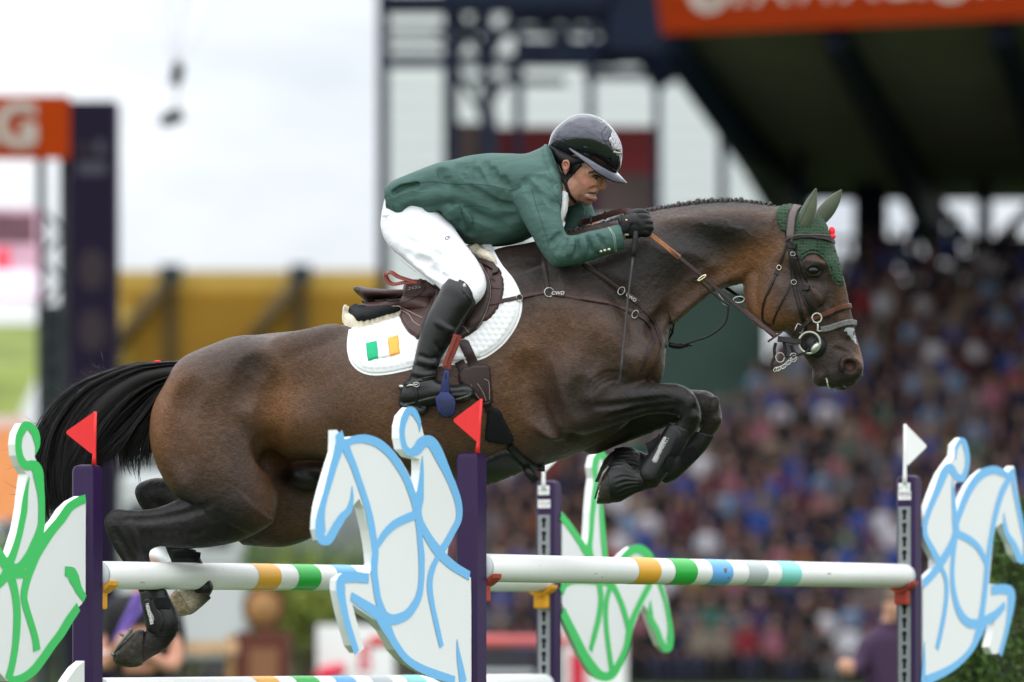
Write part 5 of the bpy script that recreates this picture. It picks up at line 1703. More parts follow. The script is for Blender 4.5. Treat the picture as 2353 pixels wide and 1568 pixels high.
for name, ribs in (('near', [(1873, 433, 1877, 435, .004, -.055), (1858, 453, 1877.5, 462, .016, -.058), (1843, 478, 1877, 478, .026, -.06), (1832, 500, 1873, 502, .031, -.06), (1828, 517, 1862, 526, .030, -.06), (1838, 532, 1852, 534, .02, -.058)]),
                   ('far', [(1931, 436, 1935, 438, .004, .055), (1909, 450, 1931, 461, .016, .055), (1891, 466, 1924, 479, .024, .052), (1877, 483, 1913, 497, .028, .05), (1873, 500, 1897, 514, .028, .045), (1868, 515, 1886, 524, .02, .04)])):
    f = Field(1810, 420, 1950, 550, -.13, .13, .0035)
    f.chain(ribs, k=.006)
    ear = f.obj('ear_cover', m_earc, bon)
    if name == 'near':
        EB = bvh_of([ear])
        ribbon('seam', cast_path(EB, maps(T7, (912, 175), (870, 260), (815, 370), (780, 450), (745, 510)), 4, -.0005, 1), .0026, .0016, mat('dark olive thread', (.05, .06, .04), rough=.9), ear)
# red tuft
m_red2 = mat('red ribbon', (.85, .03, .05), rough=.6, var=.15, vscale=120)
tuft = ball('tuft', PX(*T7(1058, 560), YH(1911) - .03), .012, m_red2, bon, 14, (1.0, .9, 1.3))
ball('tuft_fold', PX(*T7(1062, 610), YH(1911) - .034), .0115, m_red2, tuft, 14, (1.1, .9, .9))

# ---- bridle
BR = empty('bridle', PX(1840, 640, YH(1840) - .1), 'dark brown leather bridle with combination bit', 'bridle')


def bstrap(name, pts, w, mt=m_bridle, th=.004, off=.001):
    return ribbon(name, cast_path(BNB, pts, 4, off, 2), w / S, th, mt, BR)


bstrap('crownpiece', maps(T7, (740, 335), (705, 380), (685, 470), (678, 560), (676, 640)), 18, m_grip, .006)
for o_ in (-36, 36):
    bstrap('crown_stitching', maps(T7, (740 + o_, 345), (705 + o_, 385), (685 + o_, 470), (678 + o_, 560), (676 + o_, 635)), 1.6, m_bridle, .007)
bstrap('browband', maps(T7, (634, 648), (700, 620), (800, 605), (900, 612), (1000, 630), (1072, 660)), 11, m_bridle, .006)
bstrap('browband_piping', maps(T7, (640, 640), (720, 606), (830, 596), (940, 600), (1030, 612)), 2.6, m_grip, .008)
bstrap('cheekpiece', maps(T7, (676, 640), (700, 760), (725, 900), (780, 1060), (840, 1180), (890, 1290), (915, 1325)), 9.5)
bstrap('cheekpiece', maps(T7, (660, 650), (680, 800), (700, 960), (720, 1090), (745, 1200), (785, 1350)) + maps(T8, (800, 610), (826, 690)), 8.5)
bstrap('cheekpiece', maps(T7, (690, 700), (720, 880), (770, 1080), (810, 1200), (850, 1280), (880, 1330)), 7)
bstrap('cheek_keeper', maps(T7, (668, 700), (735, 706)), 11, m_bridle, .009)
bstrap('cheek_keeper', maps(T7, (790, 1085), (855, 1085)), 12, m_bridle, .009)
bstrap('cheek_keeper', maps(T7, (690, 800), (740, 815)), 6, m_bridle, .008)
patch('blinker', maps(T7, (735, 740), (765, 770), (800, 860), (835, 980), (842, 1040), (815, 1030), (780, 960), (745, 860), (728, 790)), BNB, .008, m_bridle, BR, 4, 4)
bstrap('throat_lash', maps(T7, (642, 680), (610, 790), (565, 900), (520, 1020), (460, 1150)), 5.5)
bstrap('throat_lash', maps(T7, (460, 1140), (432, 1230), (420, 1320), (432, 1385), (500, 1425)), 4.5)
bstrap('jaw_strap', maps(T7, (690, 1050), (640, 1140), (570, 1270), (530, 1360), (520, 1412)), 4)
bstrap('throat_keeper', maps(T7, (532, 940), (565, 955)), 7, m_bridle, .006)
ring('buckle', *T7(572, 895), 5.5, .0014, mat('brass ring', (.72, .62, .42)), BR, BNB, sq=(.9, 1))
ring('buckle', *T7(708, 1030), 6, .0015, m_metal, BR, BNB, sq=(1, .9))
ring('buckle', *T7(700, 770), 5.5, .0014, m_metal, BR, BNB, sq=(1, .8))
bstrap('noseband', maps(T8, (830, 600), (930, 558), (1020, 522), (1100, 488), (1180, 462), (1222, 462)), 10, mat('mid brown leather', (.12, .045, .028), rough=.35, var=.15, vscale=50), .008)
bstrap('noseband_piping', maps(T8, (960, 568), (1030, 540), (1110, 505), (1190, 482), (1222, 484)), 3, m_leather2, .011)
bstrap('sheepskin_noseband', maps(T8, (958, 678), (1040, 662), (1130, 632), (1200, 614), (1272, 620)), 13, m_grey_f, .013)
ball('sheepskin_end', PX(*T8(1262, 622), YH(1962) - .02), .0105, m_grey_f, BR, 12)
m_tape = mat('pale grey tape', (.42, .43, .48), rough=.55, var=.08, vscale=60)
patch('nose_tape', maps(T8, (1155, 690), (1185, 655), (1262, 645), (1278, 720), (1290, 780), (1303, 838), (1270, 815), (1250, 790), (1226, 775), (1215, 740), (1190, 725), (1196, 700), (1170, 700)), HB, .0016, m_tape, BR, 3, 1.5, None, None, False)
# bit: rubber guard, loose ring, snaffle hook, curb parts
hY = cast(HB, *T8(880, 790)); YB = (hY[0].y if hY else YH(1865) - .06)
gc = T8(905, 828)
gd = [PX(gc[0] + 26.5 * math.cos(a), gc[1] + 27 * math.sin(a), YB - .006) for a in np.linspace(0, 2 * math.pi, 32, endpoint=False)]
V = gd + [p + Vector((0, -.010, 0)) + (PX(*gc, YB - .006) - p) * .07 for p in gd] + [PX(*gc, YB - .016)]
Fc = [(i, (i + 1) % 32, 32 + (i + 1) % 32, 32 + i) for i in range(32)] + [(32 + i, 32 + (i + 1) % 32, 64) for i in range(32)]
mesh_obj('bit_guard', V, Fc, m_rubber, BR)
m_bitm = mat('pale bit metal', (.46, .48, .42), rough=.3, metal=.55)
ring('bit_ring', *T8(852, 798), 24.5, .0042, m_bitm, BR, Y=YB - .026, n=40)
tube_mesh('bit_barrel', [PX(*T8(x, y), YB - .03) for x, y in ((872, 882), (890, 858), (912, 832), (938, 806))], [.006, .011, .011, .007], m_bitm, BR, 10)
ring('hackamore_ring', *T8(920, 572), 11, .003, m_bitm, BR, Y=YB - .032)
tube_mesh('hackamore_shank', [PX(*T8(x, y), YB - .03) for x, y in ((925, 612), (930, 650), (925, 685), (935, 692), (968, 690))], [.0035, .004, .0035, .003, .002], m_bitm, BR, 8)
ring('chin_buckle', *T8(760, 668), 12, .0024, m_metal, BR, Y=YB - .02, sq=(1, 1), tilt=-.35, n=4)
free_strap('chin_strap', maps(T8, (690, 730), (740, 690), (800, 640), (870, 580)), [-.085, -.09, -.09, -.085], 9, m_bridle, BR, .006)
for pts, r in ((((620, 922), (700, 925), (790, 900), (870, 840), (910, 760)), .0036), (((640, 930), (720, 915), (800, 888)), .003)):
    tube_mesh('curb_strap', [PX(*T8(x, y), YB - .03) for x, y in catmull(pts, 4)], r, m_bridle, BR, 7)
for pts in (((545, 800), (530, 860), (535, 930), (510, 980), (515, 1035), (560, 1050)), ((620, 790), (630, 860), (625, 910)), ((680, 820), (700, 870), (735, 910))):
    tube_mesh('curb_strap', [PX(*T8(x, y), YB - .02) for x, y in catmull(pts, 4)], .006, m_bridle, BR, 7, flat=.5)
ring('curb_hook', *T8(582, 935), 10, .002, m_metal, BR, Y=YB - .03, sq=(1, 1.1))
ring('curb_hook', *T8(705, 935), 9, .002, m_metal, BR, Y=YB - .03, sq=(.9, 1.1))
for i in range(8):
    u = i / 7
    x, y = 545 + u * 160, 1045 - 110 * u ** 1.3 + 12 * math.sin(u * 3)
    ring('chain_link', *T8(x, y), 5.2, .0022, m_metal, BR, Y=YB - .025 - .006 * (i % 2), sq=(1.2, .75), tilt=-.6)
# foam on the lips
m_foam = mat('lip foam', (.62, .62, .56), rough=.6, bump=.6, bscale=300)
patch('lip_foam', maps(T8, (1002, 1100), (1022, 1130), (1040, 1190), (1060, 1218), (1030, 1226), (1010, 1190), (1000, 1150)), HB, .003, m_foam, horse, 3, 3)


# ---- protective boots
def leg_boot(name, ribs, straps, label, grp, panel=None, logo=None, mt=m_rubber):
    xs = [v for r in ribs for v in (r[0], r[2])]; ys = [v for r in ribs for v in (r[1], r[3])]
    l = ribs[0][5]
    f = Field(min(xs) - 20, min(ys) - 20, max(xs) + 20, max(ys) + 20, l - .12, l + .12, .0038)
    f.chain(ribs, k=.006, n=2.2)
    o = f.obj(name, m_blackc if mt is None else mt)
    tag(o, label, 'horse boot', grp)
    bv = bvh_of([o])
    if panel:
        p = patch('shell', panel, bv, .006, m_rubber, o, 3.5, 4)
        bv = bvh_of([o, p])
    for pts, w in straps:
        ribbon('boot_strap', cast_path(bv, pts, 4, .001, 1), w / S, .006, m_blackc, o)
    if logo:
        poly, p, q, sz = logo
        g = patch('logo_plate', poly, bv, .004, mat('silver grey plate', (.34, .34, .35), rough=.4, var=.2, vscale=200), o, 3, 2, None, None, False)
        bv = bvh_of([o, g])
        text_cast('lettering', 'ESKADRON', p, q, sz, bv, m_txt, g, .003, .8, .0, .0006)
    return o


leg_boot('tendon_boot', [(1536, 972, 1590, 996, .040, -.165), (1519, 1000, 1577, 1022, .041, -.165), (1498, 1032, 1551, 1062, .042, -.165), (1474, 1064, 1526, 1098, .046, -.165), (1464, 1082, 1512, 1116, .046, -.165), (1468, 1098, 1498, 1118, .036, -.165)],
         [(maps(T5, (1370, 880), (1300, 960), (1240, 985)), 24), (maps(T5, (1480, 960), (1560, 985)), 40), (maps(T5, (1400, 1120), (1480, 1150)), 34)],
         'black tendon boot with silver logo plate on the near foreleg', 'leg boots of the horse',
         maps(T5, (1490, 770), (1550, 830), (1560, 900), (1500, 1000), (1420, 1100), (1370, 1180), (1330, 1270), (1260, 1290), (1200, 1270), (1170, 1190), (1190, 1100), (1290, 1000), (1390, 850), (1440, 770)),
         (maps(T5, (1395, 868), (1432, 888), (1335, 1128), (1300, 1128), (1278, 1100)), T5(1325, 1090), T5(1440, 910), .022))
leg_boot('tendon_boot', [(1590, 992, 1642, 1004, .038, .15), (1568, 1018, 1622, 1034, .040, .15), (1536, 1046, 1592, 1066, .042, .15), (1506, 1072, 1556, 1100, .045, .15), (1488, 1084, 1530, 1112, .044, .15)],
         [(maps(T5, (1560, 1080), (1640, 1040), (1695, 1015)), 30)], 'black tendon boot on the far foreleg behind the near one', 'leg boots of the horse')
leg_boot('hind_boot', [(321, 1362, 382, 1356, .034, -.145), (325, 1390, 394, 1382, .040, -.145), (334, 1420, 408, 1408, .046, -.145), (340, 1444, 412, 1432, .047, -.145), (352, 1464, 402, 1456, .040, -.145)],
         [(maps(T2, (1430, 850), (1500, 840), (1560, 850)), 26)], 'black fetlock boot with logo on the near hind leg', 'leg boots of the horse',
         maps(T2, (1330, 800), (1400, 790), (1440, 860), (1500, 950), (1512, 1040), (1470, 1120), (1400, 1120), (1345, 1070), (1320, 950), (1310, 850)),
         (maps(T2, (1330, 860), (1368, 845), (1430, 990), (1410, 1022), (1380, 1022)), T2(1400, 1005), T2(1360, 868), .0185))
leg_boot('hind_boot', [(388, 1264, 450, 1264, .034, .125), (397, 1292, 464, 1290, .036, .125), (412, 1325, 476, 1320, .038, .125), (434, 1352, 490, 1346, .042, .125), (440, 1364, 486, 1362, .040, .125)],
         [(maps(T2, (1600, 400), (1700, 390), (1840, 400)), 14)], 'black fetlock boot on the far hind leg behind the rail', 'leg boots of the horse')


def bell_boot(ribs, label, ridges=22):
    xs = [v for r in ribs for v in (r[0], r[2])]; ys = [v for r in ribs for v in (r[1], r[3])]
    l = ribs[0][5]
    # lofted bell with pressed-in ribs
    R = catmull(ribs, 6)
    n = 88
    V, Fc = [], []
    m = len(R)
    for j, (x1, y1, x2, y2, w, ll) in enumerate(R):
        c = np.array([(x1 + x2) / 2, (y1 + y2) / 2]); e = np.array([(x1 - x2) / 2, (y1 - y2) / 2])
        u = j / (m - 1)
        dp = .11 * math.sin(math.pi * min(1, max(0, (u - .12) / .75))) ** .7 if .12 < u < .87 else 0
        for i in range(n):
            a = 2 * math.pi * i / n
            k = 1 - dp * max(0, math.cos(a * ridges)) ** 3
            p = c + e * math.cos(a) * k
            V.append(PX(p[0], p[1], YH(p[0]) + ll + w * math.sin(a) * k))
    for j in range(m - 1):
        for i in range(n):
            Fc.append((j * n + i, j * n + (i + 1) % n, (j + 1) * n + (i + 1) % n, (j + 1) * n + i))
    o = mesh_obj('bell_boot', V, Fc, m_rubber)
    bm = bmesh.new(); bm.from_mesh(o.data); bmesh.ops.recalc_face_normals(bm, faces=bm.faces); bm.to_mesh(o.data); bm.free()
    tag(o, label, 'bell boot', 'bell boots of the horse')
    sol = o.modifiers.new('wall', 'SOLIDIFY'); sol.thickness = .004
    return o


bell_boot([(1472, 1078, 1484, 1126, .040, -.165), (1456, 1076, 1472, 1130, .040, -.165), (1446, 1070, 1460, 1134, .047, -.165), (1428, 1058, 1442, 1144, .060, -.165), (1408, 1060, 1424, 1154, .067, -.165), (1394, 1070, 1404, 1156, .070, -.165)], 'black ribbed rubber bell boot on the near front hoof')
bell_boot([(1482, 1044, 1480, 1092, .040, .15), (1470, 1042, 1466, 1096, .042, .15), (1455, 1028, 1452, 1102, .055, .15), (1435, 1026, 1430, 1106, .064, .15), (1412, 1030, 1404, 1108, .068, .15)], 'black ribbed rubber bell boot on the far front hoof')
# ================================================================== RIDER
rider = empty('person', PX(1000, 700, YH(1000)), 'rider in green jacket, white breeches and black helmet crouching over the horse', 'person')
m_skin = mat('skin', (.50, .25, .165), rough=0.52, var=0.22, vscale=55, bump=0.25, bscale=260, spec=.35, vcol=True, sss=.04)
m_jack = mat('green jacket cloth', (.050, .104, .090), rough=0.68, var=0.07, vscale=14, bump=0.10, bscale=420, spec=.22)


def add_folds(m, scale, stretch, strength, dist):
    nt = m.node_tree; b = nt.nodes['Principled BSDF']; N, L = nt.nodes.new, nt.links.new
    tc = N('ShaderNodeTexCoord'); mp = N('ShaderNodeMapping'); mp.inputs['Scale'].default_value = stretch; mp.inputs['Rotation'].default_value = (0, .6, 0)
    nz = N('ShaderNodeTexNoise'); nz.inputs['Scale'].default_value = scale; nz.inputs['Detail'].default_value = 3; nz.inputs['Distortion'].default_value = .4
    bp = N('ShaderNodeBump'); bp.inputs['Strength'].default_value = strength; bp.inputs['Distance'].default_value = dist
    L(tc.outputs['Object'], mp.inputs['Vector']); L(mp.outputs[0], nz.inputs['Vector']); L(nz.outputs['Fac'], bp.inputs['Height'])
    if b.inputs['Normal'].links:
        L(b.inputs['Normal'].links[0].from_socket, bp.inputs['Normal'])
    L(bp.outputs[0], b.inputs['Normal'])


add_folds(m_jack, 11, (1.0, 1.0, 2.6), .38, .022)
m_jackd = mat('green jacket seam', (.020, .065, .047), rough=0.8)
m_jackl = mat('jacket pale stitching', (.32, .42, .38), rough=0.8)
m_bree = mat('white breeches cloth', (.78, .79, .84), rough=0.7, var=0.03, vscale=10, bump=0.05, bscale=700)
add_folds(m_bree, 10, (1.0, 1.0, 2.6), .30, .020)
m_boot = mat('black boot leather', (.006, .006, .0068), rough=0.34, var=0.25, vscale=30, bump=0.16, bscale=90, spec=.38)
m_glove = mat('black glove leather', (.0055, .0055, .0065), rough=0.48, var=0.3, vscale=60, bump=0.35, bscale=140, spec=.25)
m_helm = mat('polished grey helmet', (.055, .058, .072), rough=0.05, metal=.9, coat=.6)
m_strapb = mat('black harness', (.010, .010, .011), rough=0.6, bump=.15, bscale=400)
m_shirt = mat('white knit shirt', (.72, .74, .72), rough=0.8, bump=1.0, bscale=190)


def body():
    f = Field(850, 255, 1515, 965, -.42, .42, .0042)
    # hidden frame: trunk, limbs (inside the clothes, one skin)
    f.tube([(935, 478, 0, .045), (990, 455, 0, .06), (1090, 455, 0, .08), (1190, 445, 0, .085), (1250, 425, 0, .07), (1285, 425, 0, .055)], k=.02)
    for s_ in (-1, 1):
        f.tube([(935, 500, .06 * s_, .045), (985, 548, .15 * s_, .045), (1068, 640, .27 * s_, .036), (1058, 690, .31 * s_, .034), (1000, 790, .335 * s_, .032), (970, 870, .345 * s_, .026), (985, 905, .35 * s_, .022), (1050, 908, .355 * s_, .02)], k=.02)
    f.tube([(1240, 420, -.10, .05), (1236, 450, -.19, .035), (1258, 540, -.26, .03), (1290, 578, -.28, .028), (1360, 562, -.27, .024), (1430, 535, -.235, .017), (1465, 520, -.235, .015)], k=.02)
    f.tube([(1260, 420, .10, .05), (1310, 440, .19, .04), (1338, 500, .21, .028), (1350, 528, .19, .026), (1420, 525, .135, .018), (1455, 510, .115, .015)], k=.02)
    # neck
    f.tube([(1255, 425, 0, .065), (1285, 435, 0, .056), (1312, 430, 0, .052)], k=.02)
    # head
    f.blob(1337, 348, 0, 70, 60, .074, 22, .02)
    f.chain([(1391, 398, 1292, 366, .071), (1385, 411, 1296, 385, .071), (1380, 426, 1302, 402, .065), (1375, 440, 1308, 420, .058), (1368, 452, 1313, 434, .052), (1358, 463, 1320, 446, .043), (1345, 469, 1327, 455, .028)], k=.012, n=2.3)
    f.tube([(1385, 403, 0, .005), (1386, 415, 0, .0055), (1387, 426, 0, .0065), (1384.5, 432, 0, .0065)], k=.009)
    f.blob(1379, 433, -.011, 7, 5, .007, 0, .008, sym=True)
    f.blob(1377, 438.5, -.010, 3, 1.8, .004, 0, .003, 'sub', sym=True)
    f.blob(1370, 408, -.052, 12, 6, .016, 20, .014, 'sub', sym=True)
    f.tube([(1350, 397, -.066, .006), (1368, 396, -.052, .007), (1384, 400, -.022, .006)], k=.014, sym=True)
    f.blob(1352, 421, -.046, 15, 10, .015, 20, .03, sym=True)
    f.tube([(1344, 446, -.057, .0035), (1356, 448, -.047, .005), (1371, 449, -.018, .006), (1374, 449, 0, .006)], k=.004, op='sub', sym=True)   # open mouth
    f.tube([(1348, 451.5, -.046, .003), (1358, 455, -.034, .004), (1365, 456, -.010, .0045), (1366, 456, 0, .0045)], k=.008, sym=True)      # lower lip
    f.tube([(1367, 432, -.048, .002), (1354, 439, -.064, .002), (1344, 448, -.066, .002)], k=.012, op='sub', sym=True)                 # cheek fold
    f.blob(1350, 464, 0, 10, 8, .020, 0, .012)
    # ear
    f.blob(1299, 383, -.074, 10, 14, .008, -12, .008, sym=True)

    def colfn(px, py, l):
        c = np.tile(np.array([.50, .25, .165]), (len(px), 1))

        def mixin(cc, x, y, rx, ry, a):
            w = np.clip(np.exp(-(((px - x) / rx) ** 2 + ((py - y) / ry) ** 2)) * a, 0, 1)[:, None]
            return lambda c_: c_ * (1 - w) + np.array(cc) * w
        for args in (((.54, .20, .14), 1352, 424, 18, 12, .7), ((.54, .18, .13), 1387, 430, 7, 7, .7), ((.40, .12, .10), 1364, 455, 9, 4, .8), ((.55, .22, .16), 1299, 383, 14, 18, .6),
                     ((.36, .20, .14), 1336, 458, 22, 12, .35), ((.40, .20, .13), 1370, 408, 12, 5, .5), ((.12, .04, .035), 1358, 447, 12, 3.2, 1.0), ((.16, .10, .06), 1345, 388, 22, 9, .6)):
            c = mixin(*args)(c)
        return c
    return f.obj('body', m_skin, rider, colfn=colfn)


skin = body()
KB = bvh_of([skin])
h_ = cast(KB, 1369, 408.5)
m_iris = mat('rider eye', (.02, .012, .008), rough=.08, coat=.6)
m_sclera = mat('eye white', (.6, .55, .5), rough=.2)
if h_:
    e_ = ball('eyeball', h_[0] + Vector((-.002, .0065, 0)), .0095, m_sclera, rider, 12)
    ball('iris', h_[0] + Vector((.0025, .001, -.0005)), .0048, m_iris, e_, 10)
m_lash = mat('brow hair', (.07, .045, .03), rough=.7)
ribbon('eyelid', cast_path(KB, [(1360, 405.5), (1366, 403.5), (1373, 404), (1379, 407)], 1.5, .0005, 0), .0035, .003, m_skin, rider)
ribbon('eyebrow', cast_path(KB, [(1352, 398), (1362, 395), (1374, 395), (1383, 399)], 1.5, -.0005, 0), .006, .0025, m_lash, rider)
m_teeth = mat('teeth', (.55, .51, .44), rough=.25)
for i in range(5):
    x = 1349 + i * 4.3
    hh = cast(KB, x, 445.5)
    if hh: ball('tooth', PX(x, 447.0 + .25 * i, hh[0].y + .0006), .0026, m_teeth, rider, 8, (.9, .6, 1.15))


# ---- jacket
def jacket():
    f = Field(870, 310, 1460, 640, -.38, .36, .004)
    f.chain([(887, 437, 897, 492, .13), (905, 421, 922, 514, .165), (950, 402, 958, 510, .178), (1007, 379, 1008, 512, .168), (1040, 371, 1048, 540, .165), (1072, 361, 1076, 561, .168), (1122, 354, 1145, 566, .178),
             (1170, 355, 1196, 556, .190), (1205, 356, 1236, 535, .197), (1238, 344, 1272, 505, .185), (1255, 334, 1290, 470, .13), (1264, 345, 1298, 450, .085)], k=.012, n=2.5)
    f.chain([(886, 437, 893, 494, .165), (905, 421, 921, 518, .200), (950, 402, 950, 512, .212), (1007, 380, 1004, 510, .204), (1045, 372, 1050, 536, .188), (1090, 365, 1085, 556, .175)], k=.012, n=3.4)
    f.blob(1232, 432, -.150, 52, 48, .080, 0, .04, sym=True)
    f.blob(1180, 420, -.12, 70, 50, .09, 0, .05, sym=True)
    f.chain([(1192, 418, 1272, 396, .055, -.175), (1178, 452, 1286, 428, .072, -.20), (1196, 497, 1287, 468, .070, -.228), (1221, 541, 1291, 505, .064, -.255), (1246, 583, 1299, 533, .058, -.275),
             (1270, 611, 1306, 541, .056, -.285), (1297, 613, 1324, 541, .054, -.285), (1340, 604, 1352, 533, .051, -.275), (1392, 587, 1391, 524, .047, -.255), (1434, 572, 1424, 515, .044, -.235)], k=.012)
    f.chain([(1255, 420, 1335, 415, .055, .17), (1268, 455, 1352, 450, .066, .20), (1292, 500, 1366, 488, .06, .215), (1316, 540, 1378, 514, .055, .21), (1350, 552, 1396, 516, .05, .18), (1420, 545, 1428, 505, .044, .135)], k=.012)
    # far lapel and open front
    f.chain([(1290, 450, 1330, 455, .02, .06), (1300, 480, 1345, 478, .022, .07), (1300, 510, 1340, 505, .022, .08), (1290, 535, 1325, 525, .02, .08)], k=.01)
    f.chain([(1272, 420, 1292, 452, .012, -.10), (1274, 455, 1289, 482, .014, -.11), (1270, 490, 1284, 515, .014, -.11)], k=.01)
    G = f.groove
    # sleeve seam, shoulder puckers
    G(maps(R1, (1330, 820), (1390, 760), (1430, 710), (1500, 675), (1570, 668)), .008, .005, .008)
    G(maps(R1, (1440, 720), (1470, 760), (1500, 820)), .012, .006, .012)
    G(maps(R1, (1560, 680), (1620, 740), (1660, 820)), .012, .006, .012)
    G(maps(R1, (1600, 670), (1690, 730), (1740, 800)), .010, .005, .012)
    G(maps(R1, (1620, 840), (1690, 900), (1740, 950)), .014, .005, .012)
    G(maps(R1, (1500, 800), (1550, 900), (1580, 980)), .02, .004, .02)
    # elbow creases
    for pts in (((1810, 1215), (1760, 1290), (1720, 1380)), ((1840, 1225), (1820, 1310), (1790, 1400)), ((1900, 1230), (1920, 1320), (1900, 1410)), ((1990, 1220), (2030, 1300), (2040, 1370)), ((2080, 1200), (2130, 1260), (2160, 1330)),
                ((1790, 1200), (1720, 1250), (1670, 1310))):
        G(maps(R1, *pts), .010, .010, .009)
    for pts in (((1870, 1225), (1860, 1310), (1840, 1400)), ((1950, 1230), (1975, 1310), (1975, 1390)), ((2040, 1215), (2085, 1290), (2100, 1350))):
        G(maps(R1, *pts), .011, -.007, .010)
    # back wrinkles
    for pts in (((830, 560), (870, 640), (930, 720)), ((880, 560), (940, 640), (1000, 730)), ((950, 550), (1000, 640), (1060, 740)), ((1070, 540), (1090, 640), (1150, 740)), ((1130, 600), (1160, 680), (1210, 760)), ((700, 600), (720, 680), (760, 740)), ((1230, 690), (1250, 740), (1270, 780)),
                ((660, 600), (680, 680), (720, 740))):
        G(maps(R1, *pts), .012, .009, .011)
    # side folds under the arm and over the hip
    for pts, r, d in ((((750, 760), (900, 860), (1080, 950), (1290, 985)), .014, .009), (((900, 750), (1020, 840), (1180, 930), (1330, 970)), .012, .006), (((830, 900), (950, 960), (1130, 980)), .012, .005),
                      (((370, 1010), (520, 950), (700, 930), (830, 900)), .018, .010), (((640, 960), (650, 1050), (700, 1120)), .014, .010), (((850, 1100), (920, 1170), (940, 1240)), .014, .010), (((1000, 1000), (1150, 1060), (1320, 1090)), .02, .006),
                      (((700, 1180), (800, 1110), (830, 1000)), .02, .006), (((900, 900), (1050, 1040), (1250, 1180)), .02, .005)):
        G(maps(R1, *pts), r, d * 1.7, r)
    for pts, r, d in ((((450, 900), (620, 860), (780, 880)), .02, -.006), (((650, 950), (760, 1010), (800, 1130)), .014, -.007), (((420, 1090), (540, 990), (640, 945)), .012, -.006), (((800, 820), (980, 920), (1200, 1000)), .02, -.005)):
        G(maps(R1, *pts), r, d * 1.7, r)
    # vent opening at the tail
    f.tube([(905, 445, -.19, .010), (925, 434, -.20, .012), (960, 425, -.205, .009)], k=.006, op='sub')
    return f.obj('jacket', m_jack, rider, smooth_it=1)


jack = jacket()
JB = bvh_of([jack])


def seam(pts, w=.0022, mt=m_jackd, parent=None, th=.0012):
    return ribbon('seam', cast_path(JB, pts, 4, -.0002, 0), w, th, mt, parent or jack)


seam(maps(R1, (700, 748), (850, 752), (980, 752), (1150, 772), (1280, 805), (1350, 800), (1400, 770)))
seam(maps(R1, (1500, 800), (1540, 950), (1590, 1100), (1640, 1250), (1660, 1320)))
seam(maps(R1, (1690, 1400), (1750, 1450), (1900, 1455), (2100, 1410), (2280, 1360)))
seam(maps(R1, (260, 830), (400, 760), (560, 730), (720, 748)), .003)
seam(maps(R1, (830, 925), (860, 1010), (890, 1110), (930, 1180)), .0025)
seam(maps(R1, (640, 1045), (720, 1030), (790, 1050)), .003)
seam(maps(R1, (215, 920), (235, 990), (270, 1050)), .002)
seam(maps(R1, (870, 960), (1000, 950), (1130, 990)), .0018)
for x in (0, 14):
    seam(maps(R1, (2200 + x, 1150), (2245 + x, 1220), (2258 + x, 1300), (2262 + x, 1375)), .0016, m_jackl)
for (x, y) in ((2130, 1368), (2168, 1360), (2207, 1350)):
    hh = cast(JB, *R1(x, y))
    if hh: ball('cuff_button', hh[0] + hh[1] * .002, .0065, mat('pale button', (.62, .56, .42), rough=.25, metal=.7), jack, 10, (1, .5, .75))
# collar and pocket flap
patch('pocket_flap', maps(R1, (645, 1045), (720, 985), (828, 928), (862, 1010), (870, 1075), (780, 1080), (700, 1110)), JB, .006, m_jack, jack, 4, 3)
patch('collar', maps(R1, (1640, 385), (1660, 470), (1700, 600), (1745, 690), (1770, 830), (1755, 990), (1725, 900), (1705, 760), (1650, 640), (1600, 520), (1590, 430)), JB, .009, m_jack, jack, 4, 4)
patch('lapel', maps(R1, (1750, 740), (1775, 850), (1765, 980), (1740, 970), (1700, 870), (1690, 780)), JB, .008, m_jack, jack, 4, 4)

# shirt front
f = Field(1270, 420, 1330, 540, -.16, .16, .004)
f.chain([(1284, 440, 1308, 448, .05, -.03), (1282, 460, 1306, 466, .05, -.05), (1280, 485, 1303, 488, .045, -.07), (1276, 508, 1294, 510, .04, -.08)], k=.01)
f.obj('shirt', m_shirt, rider)


# ---- breeches
def breeches():
    f = Field(860, 420, 1130, 730, -.42, .42, .0045)
    f.chain([(886, 455, 930, 430, .12), (880, 480, 980, 450, .15), (884, 510, 1010, 480, .15), (920, 540, 1030, 500, .12)], k=.02)
    for s_ in (-1, 1):
        f.chain([(878, 488, 990, 462, .11, .075 * s_), (875, 523, 1030, 505, .112, .10 * s_), (889, 559, 1057, 545, .108, .14 * s_), (924, 592, 1076, 571, .098, .19 * s_), (964, 625, 1098, 601, .088, .238 * s_),
                 (1000, 653, 1114, 634, .079, .272 * s_), (1020, 676, 1117.5, 660, .068, .298 * s_), (1024, 696, 1107, 684, .058, .312 * s_), (1024, 712, 1085, 706, .048, .318 * s_)], k=.02)
    G = f.groove
    for pts, r, d in ((((330, 1340), (480, 1370), (640, 1380)), .014, .005), (((310, 1250), (450, 1300), (560, 1350)), .016, .004), (((560, 1440), (720, 1460), (860, 1500)), .012, .005), (((480, 1440), (640, 1490), (780, 1550)), .013, .006),
                      (((430, 1400), (560, 1430), (700, 1430)), .011, .004), (((680, 1230), (740, 1310), (800, 1400)), .02, .004)):
        G(maps(R1, *pts), r, d * 1.7, r)
    for pts in (((820, 100), (930, 170), (1030, 200)), ((860, 150), (980, 230), (1080, 260)), ((920, 210), (1020, 270), (1100, 300)), ((1000, 60), (1080, 150), (1180, 230)), ((700, 60), (820, 130), (930, 150))):
        G(maps(R2, *pts), .013, .009, .011)
    return f.obj('breeches', m_bree, rider, smooth_it=1)


